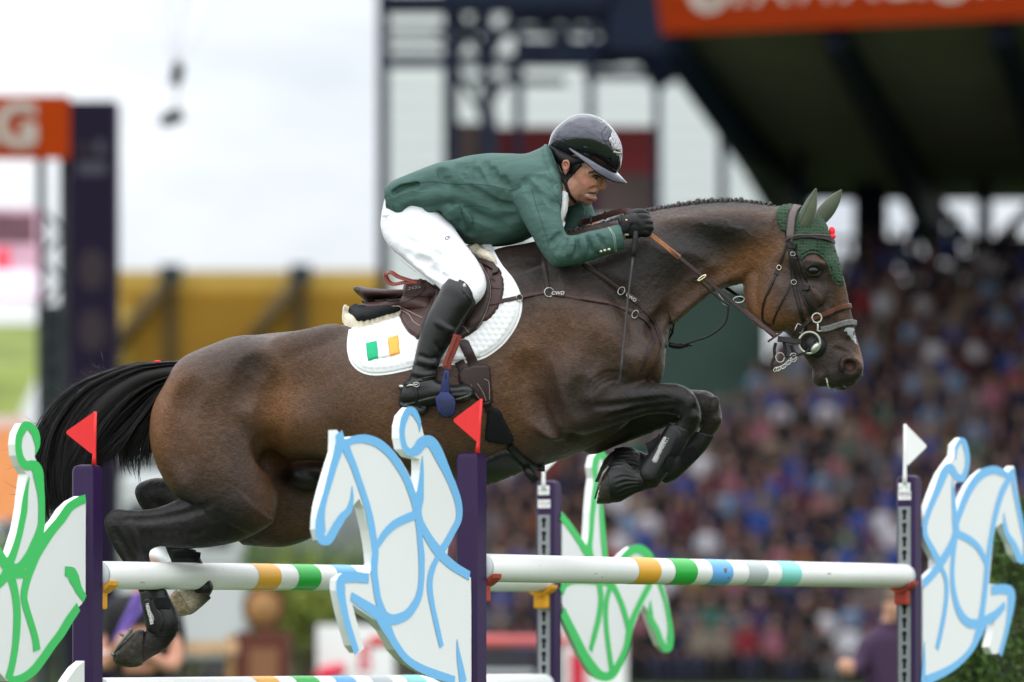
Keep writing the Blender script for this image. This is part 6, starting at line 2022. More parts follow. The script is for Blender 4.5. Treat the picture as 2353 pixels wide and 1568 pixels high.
bree = breeches()
EB_ = bvh_of([bree])
ribbon('seam', cast_path(EB_, maps(R1, (180, 1300), (300, 1450), (440, 1560)) + maps(R2, (700, 150), (860, 270), (1000, 360)), 4, -.0003, 0), .002, .001, mat('breeches seam', (.55, .56, .6), rough=.8), bree)
hh = cast(EB_, *R1(728, 1248))
if hh:
    m_ink = mat('dark print', (.03, .03, .035), rough=.6)
    C = [PX(*R1(728 + 24 * math.cos(a), 1248 + 15 * math.sin(a)), hh[0].y - .003) for a in np.linspace(.5, 5.6, 14)]
    tube_mesh('logo', C, .0013, m_ink, bree, 5)
    tube_mesh('logo', [PX(*R1(728, 1245), hh[0].y - .003), PX(*R1(752, 1238), hh[0].y - .003)], .0013, m_ink, bree, 5)
hh = cast(EB_, *R1(150, 1040))
if hh:
    patch('back_tab', maps(R1, (120, 1010), (160, 1000), (200, 1040), (170, 1072), (118, 1050)), EB_, .004, m_bree, bree, 3, 2, None, None, False)
    ring('tab_stud', *R1(163, 1038), 3, .001, m_metal, bree, Y=hh[0].y - .008)


# ---- boots
def boot(s_):
    l = lambda v: v * s_
    f = Field(900, 625, 1110, 970, min(l(.26), l(.43)), max(l(.26), l(.43)), .004)
    f.chain([(1030, 642, 1080, 664, .055, l(.322)), (1017, 656, 1092, 688, .068, l(.326)), (1005, 680, 1091, 704, .068, l(.33)), (990, 706, 1071, 732, .066, l(.335)), (972, 742, 1052, 763, .063, l(.34)), (961, 784, 1028, 799, .055, l(.345)),
             (951, 830, 1007, 838, .047, l(.35)), (942, 868, 1002, 862, .045, l(.35)), (932, 892, 1004, 886, .043, l(.35))], k=.012, n=2.2)
    f.chain([(926, 888, 918, 928, .033, l(.35)), (942, 874, 934, 940, .042, l(.35)), (968, 868, 966, 940, .046, l(.352)), (1002, 874, 1000, 932, .046, l(.354)), (1042, 885, 1040, 924, .046, l(.356)), (1066, 882, 1064, 926, .047, l(.357)), (1083, 888, 1081, 919, .041, l(.357)), (1090, 896, 1089, 911, .026, l(.357))], k=.014, n=2.3)
    f.chain([(920, 924, 922, 938, .034, l(.35)), (945, 932, 950, 952, .036, l(.35)), (966, 934, 970, 956, .034, l(.35)), (978, 930, 980, 948, .03, l(.35))], k=.004, n=3)
    if s_ < 0:
        G = f.groove
        G(maps(R2, (1370, 530), (1280, 680), (1180, 830), (1080, 980), (1010, 1110)), .006, .005, .006)
        for pts in (((790, 1090), (880, 1110), (980, 1120)), ((770, 1140), (870, 1165), (985, 1160)), ((760, 1190), (860, 1220), (980, 1195)), ((830, 1010), (920, 1050), (1000, 1040)), ((1010, 900), (1040, 940), (1060, 1000))):
            G(maps(R2, *pts), .009, .005, .008)
        for pts in (((840, 1060), (930, 1085), (1000, 1080)), ((780, 1165), (880, 1190), (980, 1180)), ((1000, 700), (1080, 760), (1150, 790))):
            G(maps(R2, *pts), .010, -.004, .010)
        G(maps(R2, (660, 1450), (760, 1440), (900, 1400), (1040, 1370), (1200, 1350), (1310, 1340)), .005, .004, .005)
    return f.obj('boot', m_boot, rider, smooth_it=1)


boot_n = boot(-1)
boot_f = boot(1)
WB = bvh_of([boot_n, bree])
m_sole2 = mat('worn sole edge', (.10, .10, .075), rough=.9, var=.6, vscale=80)
ribbon('sole_edge', cast_path(WB, maps(R2, (1150, 1420), (1230, 1400), (1300, 1375), (1316, 1350)), 4, -.001, 1), .006, .004, m_sole2, boot_n)
ribbon('welt', cast_path(WB, maps(R2, (700, 1462), (800, 1440), (920, 1405), (1020, 1385)), 4, -.001, 1), .003, .002, m_sole2, boot_n)
patch('boot_top', maps(R2, (1200, 308), (1265, 330), (1318, 400), (1345, 480), (1300, 520), (1260, 470), (1215, 400)), WB, .004, m_boot, boot_n, 4, 3)
hh = cast(WB, *R2(1257, 375))
if hh: ball('emblem', hh[0] + Vector((0, -.004, 0)), .0085, m_metal, boot_n, 14, (.8, .35, 1.25))
ribbon('zip', cast_path(WB, maps(R2, (1350, 540), (1255, 690), (1155, 840), (1060, 985), (990, 1110)), 4, .0003, 1), .010, .003, m_strapb, boot_n)
ribbon('ankle_strap', cast_path(WB, maps(R2, (690, 1275), (780, 1262), (880, 1228), (985, 1210)), 4, .0005, 1), .014, .005, m_boot, boot_n)
# spur and its strap
spur = empty('spur', PX(*R2(760, 1290), YH(943) - .40), 'steel spur strapped to the rider boot', 'spur')
tube_mesh('spur_band', [cast(WB, *R2(x, y))[0] + Vector((0, -.004, 0)) if cast(WB, *R2(x, y)) else PX(*R2(x, y), YH(930) - .38) for x, y in ((830, 1275), (790, 1285), (750, 1285), (715, 1300))], [.004, .0045, .0045, .004], m_metal, spur, 8)
tube_mesh('spur_neck', [PX(*R2(705, 1300), YH(925) - .375), PX(*R2(660, 1295), YH(925) - .37)], [.006, .009], m_metal, spur, 8)
ribbon('spur_strap', cast_path(WB, maps(R2, (800, 1290), (820, 1360), (815, 1430), (860, 1480), (930, 1500)), 4, .0005, 1), .011, .004, m_boot, spur)
ring('spur_buckle', *R2(815, 1278), 6.5, .0018, m_metal, spur, WB, sq=(1.1, .8))

# ---- stirrup and leather
ST = empty('stirrup', PX(*R2(1080, 1440), YH(1023) - .36), 'dark blue stirrup iron around the black boot', 'stirrup')
m_stir = mat('dark blue anodised metal', (.014, .022, .10), rough=.4, metal=.2, var=.1, vscale=60, spec=.4)
m_stir2 = mat('navy rubber tread', (.010, .018, .06), rough=.5, var=.2, vscale=60)
Ys = YH(1023) - .415
ribbon('stirrup_leather', [(PX(*R2(x, y), Ys + .02), Vector((0, -1, .1))) for x, y in catmull([(1195, 820), (1160, 930), (1110, 1050), (1090, 1130)], 5)], .030, .005, m_red_l, ST)
ribbon('stirrup_leather', [(PX(*R2(x, y), Ys + .012), Vector((0, -1, .1))) for x, y in catmull([(1175, 830), (1125, 960), (1085, 1060), (1080, 1110)], 5)], .014, .005, m_red_l, ST)


def prism(name, front, Y, depth, mt, parent, bevel=.004):
    P = [PX(x, y, Y) for x, y in front]
    bm = bmesh.new()
    vs = [bm.verts.new(p) for p in P]
    fc = bm.faces.new(vs)
    r = bmesh.ops.extrude_face_region(bm, geom=[fc])
    bmesh.ops.translate(bm, vec=(0, depth, 0), verts=[g for g in r['geom'] if isinstance(g, bmesh.types.BMVert)])
    bmesh.ops.recalc_face_normals(bm, faces=bm.faces)
    if bevel: bmesh.ops.bevel(bm, geom=bm.edges[:], offset=bevel, segments=2, affect='EDGES', profile=.6)
    V = [tuple(v.co) for v in bm.verts]; Fc = [tuple(v.index for v in f.verts) for f in bm.faces]
    bm.free()
    o = mesh_obj(name, V, Fc, mt, parent, True); auto_smooth(o, 35)
    return o


prism('branch', maps(R2, (1072, 1140), (1118, 1145), (1115, 1240), (1118, 1360), (1030, 1360), (1048, 1240)), Ys, .016, m_stir, ST, .003)
prism('tread', maps(R2, (1035, 1345), (1112, 1345), (1165, 1400), (1175, 1450), (1165, 1540), (1120, 1572), (1070, 1572), (1010, 1520), (988, 1410)), Ys - .004, .085, m_stir, ST, .005)
prism('tread_face', maps(R2, (1015, 1412), (1145, 1412), (1150, 1460), (1140, 1530), (1105, 1555), (1075, 1553), (1035, 1510)), Ys - .0075, .005, m_stir2, ST, .002)
for y in (1180, 1198, 1216):
    tube_mesh('hole', [PX(*R2(1086, y), Ys - .001), PX(*R2(1086, y), Ys + .002)], .0028, m_dark, ST, 8)  # dark plugs painted as the shade in the branch holes
tube_mesh('inner_arm', [PX(*R2(x, y), Ys + .10) for x, y in catmull([(1110, 1100), (1170, 1095), (1185, 1140), (1175, 1240), (1150, 1330)], 5)], .011, m_rubber, ST, 10)


# ---- gloves
def glove(hx, l0, name):
    sg = -1 if l0 < 0 else 1
    f = Field(1400 + hx, 465, 1520 + hx, 570, l0 - .075, l0 + .085, .003)
    X = lambda v: v + hx
    f.chain([(X(1420), 500, X(1432), 548, .032, l0 - .005 * sg), (X(1440), 494, X(1448), 549, .036, l0), (X(1462), 491, X(1468), 547, .036, l0 - .002), (X(1480), 497, X(1482), 541, .030, l0 - .002)], k=.01, n=2.3)
    for i, (y, r, x) in enumerate(((499, .0125, 1479), (510, .0130, 1484), (522, .0125, 1486), (533, .0115, 1482))):
        f.tube([(X(x - 10), y, l0 + .018 * sg, r), (X(x + 2), y + 1, l0 + .012 * sg, r), (X(x + 8), y + 3, l0 - .012 * sg, r * .95), (X(x + 2), y + 5, l0 - .034 * sg, r * .9), (X(x - 14), y + 5, l0 - .040 * sg, r * .85)], k=.004)
    f.tube([(X(1446), 497, l0 - .018 * sg, .014), (X(1462), 490, l0 - .028 * sg, .0125), (X(1476), 489, l0 - .036 * sg, .0115), (X(1486), 494, l0 - .040 * sg, .010)], k=.005)
    if sg < 0:
        for q in range(5):
            x = X(1444 + 5 * q)
            f.groove([(x, 512), (x + 5, 524), (x + 2, 538)], .0035, .0025, .003)
    return f.obj(name, m_glove, rider)


gl = glove(0, -.235, 'glove')
GLB = bvh_of([gl, jack])
patch('wrist_strap', maps(R4, (575, 620), (600, 530), (680, 492), (750, 520), (800, 600), (822, 660), (780, 700), (700, 860), (640, 880), (590, 760)), GLB, .004, m_glove, gl, 3, 3)
hh = cast(GLB, *R4(685, 598))
if hh: box_mesh('snap', hh[0] + Vector((0, -.005, 0)), (.007, .002, .004), mat('gold stud', (.8, .62, .3), rough=.2, metal=1.0), gl, 0, .0005)
hh = cast(GLB, *R4(690, 865))
if hh: box_mesh('glove_tag', hh[0] + Vector((0, -.003, 0)), (.014, .002, .006), mat('grey woven tag', (.28, .28, .28), rough=.7, var=.8, vscale=500), gl, 0, .0004)
glove(-6, .115, 'glove')

# ---- whip
WH = empty('whip', PX(1460, 560, YH(1460) - .25), 'black jumping whip hanging from the gloved hand', 'whip')
tube_mesh('handle', [PX(*T6(x, y), YH(1455) - .262) for x, y in ((1140, 560), (1132, 640), (1122, 720), (1113, 790))], [.010, .0095, .0095, .0088], mat('black whip grip', (.016, .016, .017), rough=.5, bump=.4, bscale=500), WH, 12)
tube_mesh('shaft', [PX(x, y, YH(1455) - .262 - .035 * i / 8) for i, (x, y) in enumerate(maps(T6, (1112, 790), (1098, 920), (1080, 1060), (1062, 1200), (1045, 1380), (1030, 1560)) + maps(T5, (1020, 60), (1008, 200), (998, 300)))],
          [.0045, .0042, .004, .0038, .0036, .0034, .0034, .004, .0048], mat('whip shaft', (.05, .05, .052), rough=.35), WH, 8)
ribbon('popper', [(PX(*T5(x, y), YH(1425) - .30), Vector((0, -1, 0))) for x, y in ((998, 290), (994, 350), (985, 375), (962, 400))], .011, .003, m_boot, WH)

# ---- helmet
def helmet():
    f = Field(1240, 245, 1450, 420, -.13, .13, .003)
    f.chain([(1261, 333, 1266, 345, .022), (1270, 305, 1284, 358, .062), (1291, 283, 1308, 372, .088), (1316, 267, 1334, 376, .100), (1345, 262.5, 1358, 380, .104), (1373, 269, 1381, 386, .100), (1396, 284, 1402, 392, .087),
             (1413, 304, 1415, 394, .066), (1424, 324, 1424, 388, .042), (1429, 342, 1427, 372, .016)], k=.006, n=2.15)
    return f.obj('helmet', m_helm, rider)


helm = helmet()
HMB = bvh_of([helm])
# wide peak
c0 = np.array([1347., 364.]); dv = np.array([.895, .446]); nv = np.array([-.446, .895])
V, Fc = [], []
NA = 61
for j, a in enumerate(np.linspace(-2.35, 2.35, NA)):
    ca, sa = math.cos(a), math.sin(a)
    fr = max(ca, 0)
    inn = c0 + dv * (76 * ca) + nv * (-4 - 3 * abs(sa))
    side = max(0.0, math.sin(min(abs(a), 1.6)))
    tap = max(0.02, 1 - max(0, (abs(a) - 1.2) / 1.15)) ** .8
    out = c0 + dv * ((76 + 33 * fr ** .9) * ca + (0 if ca > 0 else 0)) + nv * (-4 - 3 * abs(sa) + (20 * (1 - fr ** 2) + 12 * fr ** 2 + 9 * (2 * fr * sa) ** 2) * tap)
    li, lo_ = .101 * sa, (.101 + .020 * tap) * sa
    for (pt, l_) in ((inn, li * .97), ((inn + out) / 2, (li + lo_) / 2 * 1.01), (out, lo_), (out + nv * 2.6, lo_ * .99), ((inn + out) / 2 + nv * 3.0, (li + lo_) / 2 * .96), (inn + nv * 3, li * .93)):
        V.append(PX(pt[0], pt[1], YH(pt[0]) + l_))
for j in range(NA - 1):
    for q in range(6):
        Fc.append((j * 6 + q, j * 6 + (q + 1) % 6, (j + 1) * 6 + (q + 1) % 6, (j + 1) * 6 + q))
pk = mesh_obj('peak', V, Fc, m_helm, helm)
bm = bmesh.new(); bm.from_mesh(pk.data); bmesh.ops.recalc_face_normals(bm, faces=bm.faces); bm.to_mesh(pk.data); bm.free()
# vent grille
m_vent = bpy.data.materials.new('vent grille'); m_vent.use_nodes = True
nt = m_vent.node_tree; b_ = nt.nodes['Principled BSDF']
tc_ = nt.nodes.new('ShaderNodeTexCoord'); vo_ = nt.nodes.new('ShaderNodeTexVoronoi'); vo_.inputs['Scale'].default_value = 190; vo_.feature = 'DISTANCE_TO_EDGE'
rp_ = nt.nodes.new('ShaderNodeValToRGB'); rp_.color_ramp.elements[0].color = (.55, .55, .56, 1); rp_.color_ramp.elements[0].position = .08; rp_.color_ramp.elements[1].color = (.01, .01, .012, 1); rp_.color_ramp.elements[1].position = .22
nt.links.new(tc_.outputs['Object'], vo_.inputs['Vector']); nt.links.new(vo_.outputs['Distance'], rp_.inputs['Fac']); nt.links.new(rp_.outputs[0], b_.inputs['Base Color'])
b_.inputs['Roughness'].default_value = .35; b_.inputs['Metallic'].default_value = .4
patch('vent_grille', maps(R3, (1835, 512), (1900, 562), (1975, 680), (2010, 800), (2012, 895), (1930, 900), (1850, 885), (1808, 800), (1772, 690), (1800, 600)), HMB, .0016, m_vent, helm, 3, 2, None, None, False)
ribbon('front_strip', cast_path(HMB, maps(R3, (1860, 915), (1940, 935), (2010, 940)), 2.5, .0, 0), .0085, .002, m_metal, helm)
ribbon('front_plate', cast_path(HMB, maps(R3, (1960, 980), (1965, 1080), (1950, 1180), (1930, 1240)), 2.5, .0, 0), .012, .0025, m_helm, helm)
for pts in (maps(R3, (1745, 435), (1650, 590), (1780, 830), (1850, 910)), maps(R3, (1830, 512), (1770, 690), (1840, 880)), maps(R3, (735, 660), (900, 770), (1060, 900)), maps(R3, (710, 705), (860, 800), (1000, 890))):
    ribbon('shell_line', cast_path(HMB, pts, 2.5, -.0006, 0), .0016, .0012, m_strapb, helm)
# liner and harness
f = Field(1245, 320, 1360, 420, -.11, .11, .003)
f.chain([(1262, 334, 1270, 352, .045), (1272, 338, 1284, 384, .077), (1296, 346, 1304, 400, .083), (1322, 358, 1328, 392, .0835), (1340, 368, 1343, 381, .081)], k=.006, n=2.2)
f.obj('liner', m_strapb, helm)
# harness
HDB = bvh_of([skin, helm])
patch('harness', maps(R3, (672, 810), (720, 880), (830, 930), (1000, 960), (1180, 1060), (1300, 1150), (1210, 1260), (1120, 1360), (1040, 1450), (1000, 1560), (960, 1540), (900, 1440), (850, 1330), (810, 1200), (760, 1060), (700, 960)), HDB, .007, m_strapb, helm, 3, 3)
ribbon('chin_strap', cast_path(bvh_of([skin]), maps(RF, (450, 880), (460, 970), (490, 1060), (530, 1130), (590, 1195)), 2.5, .001, 1), .012, .005, m_strapb, helm)
for pts in (maps(R3, (800, 1080), (850, 1200), (900, 1300), (960, 1320)), maps(R3, (835, 1000), (930, 990), (1020, 1050), (1085, 1140))):
    ribbon('harness_edge', cast_path(HDB, pts, 2.5, .007, 1), .0022, .0018, mat('pale edging', (.35, .33, .30), rough=.5), helm)
# the ear stands clear of the harness
f = Field(1275, 355, 1325, 410, -.125, -.06, .0022)
f.chain([(1295, 369, 1305, 368, .005, -.090), (1291, 377, 1309, 374, .007, -.090), (1292, 387, 1308, 386, .007, -.090), (1295, 396, 1304, 395, .006, -.089), (1297, 401, 1301, 401, .004, -.088)], k=.004)
f.blob(1300, 381, -.099, 6, 8.5, .007, -10, .003, 'sub')
f.tube([(1294, 374, -.0965, .0022), (1300, 370, -.0975, .0022), (1306, 374, -.0975, .0022), (1307, 383, -.0965, .0022), (1302, 390, -.0955, .0022)], k=.002)
f.tube([(1298, 376, -.0935, .002), (1302, 382, -.0935, .002), (1300, 390, -.0935, .002)], k=.002)
ear = f.obj('ear', mat('ear skin', (.40, .18, .125), rough=.45, var=.15, vscale=90, sss=.06), rider)
# ================================================================== SURROUNDINGS
def leaves(name, P, size, mt, parent=None, loc=None, cols=None, stretch=1.0):
    """many small leaf faces; P: (n,3) centres"""
    n = len(P)
    d1 = rng.normal(0, 1, (n, 3)); d1 /= np.linalg.norm(d1, axis=1)[:, None]
    d2 = np.cross(d1, rng.normal(0, 1, (n, 3))); d2 /= np.linalg.norm(d2, axis=1)[:, None]
    sz = size * rng.uniform(.6, 1.3, (n, 1))
    V = np.stack([P + d1 * sz * stretch, P + d2 * sz * .5, P - d1 * sz * stretch, P - d2 * sz * .5], 1).reshape(-1, 3)
    Fc = np.arange(4 * n).reshape(n, 4)
    return mesh_obj(name, V, Fc, mt, parent, False, loc)


m_leafd = mat('conifer leaf', (.065, .125, .026), rough=.7, var=.6, vscale=7, spec=.3)
m_leafy = mat('yellow green leaf', (.16, .20, .03), rough=.7, var=.4, vscale=2, spec=.3)
m_leafg = mat('mid green leaf', (.06, .115, .028), rough=.7, var=.4, vscale=2, spec=.3)
m_bark = mat('bark', (.08, .055, .035), rough=.9, var=.4, vscale=20, bump=.5, bscale=60)


def trunk_of(e, p, h, r):
    tube_mesh('trunk', [p, p + Vector((.02, 0, h * .5)), p + Vector((0, .03, h))], [r, r * .75, r * .3], m_bark, e, 8)


# conifer beside the right wing
hx = PX(2345, 1500, 20.6)
hp0 = Vector((hx.x, 20.6, 0))
e = empty('conifer_shrub', hp0, 'dark green conifer shrub behind the right blue wing', 'shrub')
trunk_of(e, hp0, 1.6, .05)
N_ = 26000
u = rng.random(N_); th = rng.uniform(0, 2 * math.pi, N_)
hz = .12 + 1.80 * u
rad = (.42 * (1 - .35 * u ** 3)) * np.sqrt(rng.uniform(.35, 1.0, N_)) * (1 + .16 * np.sin(th * 5 + hz * 9) + .10 * np.sin(th * 11 - hz * 17))
rad *= np.clip((1.98 - hz) / .3, 0.15, 1)
P_ = np.stack([hp0.x + rad * np.cos(th), hp0.y + rad * np.sin(th), hz], 1)
leaves('crown', P_, .014, m_leafd, e, stretch=1.5)
for q in range(26):
    th_, z_ = random.uniform(0, 6.28), random.uniform(.3, 1.7)
    tube_mesh('branch', [hp0 + Vector((0, 0, z_)), hp0 + Vector((.33 * math.cos(th_), .33 * math.sin(th_), z_ + .14))], [.012, .004], m_bark, e, 5)


def bush(x, y, w, h, mt, label, n=2600, grp=None, base=0.0, leaf=.10):
    p = Vector((x, y, base))
    e = empty('leafy_tree', p, label, 'tree', grp)
    trunk_of(e, p, h * .7, .09)
    C = rng.normal(0, 1, (16, 3)) * (w * .28, w * .28, h * .17) + (x, y, base + h * .62)
    k = rng.integers(0, 16, n)
    P = C[k] + rng.normal(0, 1, (n, 3)) * (w * .13, w * .13, h * .10)
    leaves('crown', P, leaf, mt, e)
    return e


TG = 'trees behind the arena'
bush(-4.6, 88, 3.4, 3.3, m_leafg, 'green tree under the horse belly', 3000, TG)
bush(-2.9, 90, 2.6, 3.0, m_leafg, 'darker green tree beside the blue wing head', 3000, TG)
bush(-6.3, 87, 2.4, 2.9, m_leafy, 'yellow green bush behind the striped rail', 2600, TG)
bush(-3.9, 84, 1.5, 2.6, m_leafy, 'small yellow bush below the horse stifle', 1600, TG)
bush(-9.6, 80, 2.0, 2.9, m_leafg, 'green bush beside the left green wing', 1800, TG)
bush(-11.4, 92, 2.2, 3.0, m_leafy, 'pale bush at the foot of the left tower', 1800, TG)

# grass bank at the far left
m_bank = mat('sunlit bank grass', (.15, .19, .035), rough=.95, var=.35, vscale=.35, bump=.4, bscale=30)  # grass of a yellow green tone, varied at random
bank = mesh_obj('grass_bank', [(-70, 96, 0), (-13.2, 96, 0), (-13.6, 128, 8.5), (-14.0, 150, 11.4), (-90, 150, 11.4), (-80, 128, 8.5)], [(0, 1, 2, 5), (5, 2, 3, 4)], m_bank, None, False, (-40, 110, 0))
tag(bank, kind='structure')

# ------------------------------------------------------------------ left tower with screen
m_orange = mat('orange banner cloth', (.32, .036, .003), rough=.7, var=.05, vscale=2, spec=.05)
m_orange2 = mat('grandstand orange banner', (.22, .022, .002), rough=.7, var=.05, vscale=2, spec=.05)
m_tower = mat('deep purple cladding', (.010, .006, .020), rough=.6, var=.15, vscale=3, spec=.1)
m_truss = mat('dark grey truss', (.030, .038, .042), rough=.6, spec=.15, var=.2, vscale=4)
m_print = mat('white banner print', (.42, .38, .34), rough=.6)
m_ornam = mat('brown ornament print', (.020, .012, .018), rough=.6)
TY = 66.0
tow = empty('screen_tower', Vector((PX(205, 0, TY).x, TY, 0)), 'tall purple tower with orange banner and screen at the left edge', 'tower')


def slab(name, x0, y0, x1, y1, Y, depth, mt, parent, bevel=0.0):
    """box whose front shows between two photograph corners at depth Y"""
    a, b = PX(x0, y0, Y), PX(x1, y1, Y)
    c = Vector(((a.x + b.x) / 2, Y + depth / 2, (a.z + b.z) / 2))
    return box_mesh(name, c, (abs(b.x - a.x), depth, abs(a.z - b.z)), mt, parent, 0, bevel)


slab('column', 158, 232, 265, HY + CZ * F / TY, TY, .7, m_tower, tow)
slab('truss_leg', 84, 366, 104, HY + CZ * F / TY, TY + .3, .12, m_truss, tow)
slab('truss_leg', 136, 366, 156, HY + CZ * F / TY, TY + .2, .12, m_truss, tow)
for i in range(16):
    y0 = 480 + i * 56
    a, b = PX(94, y0, TY + .36), PX(146, y0 + 56, TY + .36)
    if i % 2: a, b = PX(146, y0, TY + .36), PX(94, y0 + 56, TY + .36)
    tube_mesh('truss_brace', [a, b], .035, m_truss, tow, 6)
slab('lower_panel', 84, 700, 156, 1180, TY + .5, .1, mat('grey green panel', (.055, .07, .075), rough=.5, var=.3, vscale=1.5), tow)
bn = slab('banner', -600, 219, 160, 366, TY - .05, .06, m_orange, tow)
text_on('lettering', 'STAWAG', PX(-196, 292, TY - .09), (1, 0, 0), (0, 0, 1), .88, m_print, bn, .01, 0, .03)
m_scr = mat('screen picture', (.3, .2, .25), rough=.3, emit=((.62, .34, .45), .55), var=.7, vscale=2.2)
sc_ = slab('screen', -300, 478, 86, 690, TY + .1, .2, m_scr, tow)
slab('screen_picture_dark', -300, 492, 80, 560, TY + .094, .004, mat('dark screen picture', (.05, .02, .03), rough=.3, emit=((.16, .08, .10), .5), var=.8, vscale=3), sc_)
slab('screen_picture_red', -10, 570, 24, 620, TY + .093, .004, mat('red screen picture', (.5, .03, .06), rough=.3, emit=((.7, .08, .12), .5)), sc_)
slab('screen_picture_white', -300, 622, 84, 684, TY + .092, .004, mat('pale screen picture', (.6, .55, .65), rough=.3, emit=((.8, .66, .80), .6), var=.2, vscale=2), sc_)
m_emb = mat('grey emblem print', (.055, .055, .075), rough=.6, spec=.1)
slab('emblem', 180, 372, 244, 402, TY - .012, .01, m_emb, tow)
slab('emblem', 220, 322, 240, 356, TY - .012, .01, m_emb, tow)
slab('emblem', 184, 330, 206, 352, TY - .012, .01, m_ornam, tow)
for y in (620, 760, 900):
    bm = bmesh.new(); bmesh.ops.create_circle(bm, cap_ends=True, segments=8, radius=.22)
    V = [PX(212, y, TY - .012) + Vector((v.co.x, 0, v.co.y * 1.5)) for v in bm.verts]; bm.free()
    mesh_obj('ornament', V, [tuple(range(8))], m_ornam, tow, False)
# orange hoarding at the foot of the tower
hd = slab('hoarding', -300, 985, 62, 1195, 58, .12, mat('apricot hoarding', (.80, .30, .11), rough=.6, var=.12, vscale=1.2), None)
tag(hd, 'apricot orange hoarding behind the left green wing', 'hoarding')
slab('hoarding_top', -300, 955, 55, 984, 58.0, .12, mat('pale pink hoarding', (.74, .52, .48), rough=.6, var=.1, vscale=1.2), hd)
slab('hoarding_post', 20, 1196, 34, HY + CZ * F / 58, 58.02, .1, m_truss, hd)
slab('hoarding_post', -200, 1196, -186, HY + CZ * F / 58, 58.02, .1, m_truss, hd)

# pale service van behind the hind legs
van = empty('parked_van', Vector((PX(300, 0, 74).x, 74, 0)), 'grey white van parked behind the horse hocks', 'van')
m_van = mat('van white', (.52, .55, .56), rough=.3, coat=.5)
m_glass = mat('dark glass', (.02, .03, .035), rough=.08, coat=.5)
a = PX(262, 0, 74).x; b = PX(560, 0, 74).x
vb = Vector(((a + b) / 2, 75, 0))
box_mesh('body', vb + Vector((0, 0, 1.15 + .35)), (b - a, 1.9, 1.5), m_van, van, 0, .12)
box_mesh('roof', vb + Vector((.0, 0, 3.05)), ((b - a) * .92, 1.75, 1.6), m_van, van, 0, .2)
for x in (-.62, .0, .62):
    box_mesh('window', vb + Vector((x, -.885, 2.95)), (.5, .03, .75), m_glass, van, 0, .01)
for s_ in (-.3, .3):
    tube_mesh('wheel', [vb + Vector(((b - a) * s_, -.98, .36)), vb + Vector(((b - a) * s_, -.75, .36))], .36, m_rubber, van, 20)

# ------------------------------------------------------------------ yellow stand
m_yel = mat('mustard cladding', (.29, .150, .004), rough=.6, var=.12, vscale=.4)
m_yel2 = mat('pale yellow fascia', (.40, .27, .05), rough=.6, var=.08, vscale=.4)
m_brace = mat('dark olive steel', (.06, .038, .008), rough=.6)
YY = 150.0
ys = empty('yellow_stand', Vector((PX(560, 0, YY).x, YY, 0)), 'mustard yellow stand with diagonal braces behind the horse back', 'grandstand')
slab('cladding', 240, 668, 900, 845, YY, 3, m_yel, ys)
slab('fascia', 240, 622, 900, 667, YY + .4, 3, m_yel2, ys)
slab('plinth', 240, 846, 900, HY + CZ * F / YY, YY + .2, 3, mat('grey concrete', (.24, .26, .26), rough=.9, var=.2, vscale=.5), ys)
for x in (392, 690, 1000):
    slab('post', x - 14, 612, x + 14, 845, YY - .35, .3, m_brace, ys)
    slab('post_head', x - 26, 608, x + 26, 650, YY - .5, .3, m_truss, ys)
for x in (392, 690):
    a, b = PX(x - 12, 655, YY - .7), PX(x - 165, 850, YY - .7)
    tube_mesh('brace', [a, b], .26, m_brace, ys, 6)
for i in range(7):
    y = 690 + i * 22
    slab('panel_joint', 240, y, 900, y + 2.5, YY - .02, .02, m_brace, ys)
slab('inner_strip', 262, 690, 300, 845, YY - .05, .04, m_yel2, ys)

# ------------------------------------------------------------------ grandstand
m_navy = mat('navy steel', (.006, .011, .026), rough=.6, spec=.12, var=.2, vscale=2)
m_roof = mat('dark roof sheeting', (.17, .155, .145), rough=.9, spec=.1, var=.15, vscale=.3)
m_conc = mat('terrace concrete', (.03, .03, .032), rough=.9, var=.2, vscale=.8)
m_gwall = mat('dark green wall', (.030, .060, .048), rough=.7, var=.2, vscale=.5)
m_redb = mat('dark red banner', (.115, .008, .010), rough=.7, var=.2, vscale=.8)
m_greyb = mat('dull brown banner', (.075, .052, .050), rough=.7, var=.3, vscale=.6)
m_sheet = bpy.data.materials.new('translucent sheet'); m_sheet.use_nodes = True
nt = m_sheet.node_tree
for n_ in list(nt.nodes):
    if n_.type == 'BSDF_PRINCIPLED': nt.nodes.remove(n_)
tr_ = nt.nodes.new('ShaderNodeBsdfTranslucent'); tr_.inputs['Color'].default_value = (.84, .855, .845, 1)
tp_ = nt.nodes.new('ShaderNodeBsdfTransparent'); tp_.inputs['Color'].default_value = (.90, .92, .915, 1)
mx_ = nt.nodes.new('ShaderNodeMixShader'); mx_.inputs['Fac'].default_value = .5
nt.links.new(tr_.outputs[0], mx_.inputs[1]); nt.links.new(tp_.outputs[0], mx_.inputs[2]); nt.links.new(mx_.outputs[0], nt.nodes['Material Output'].inputs['Surface'])

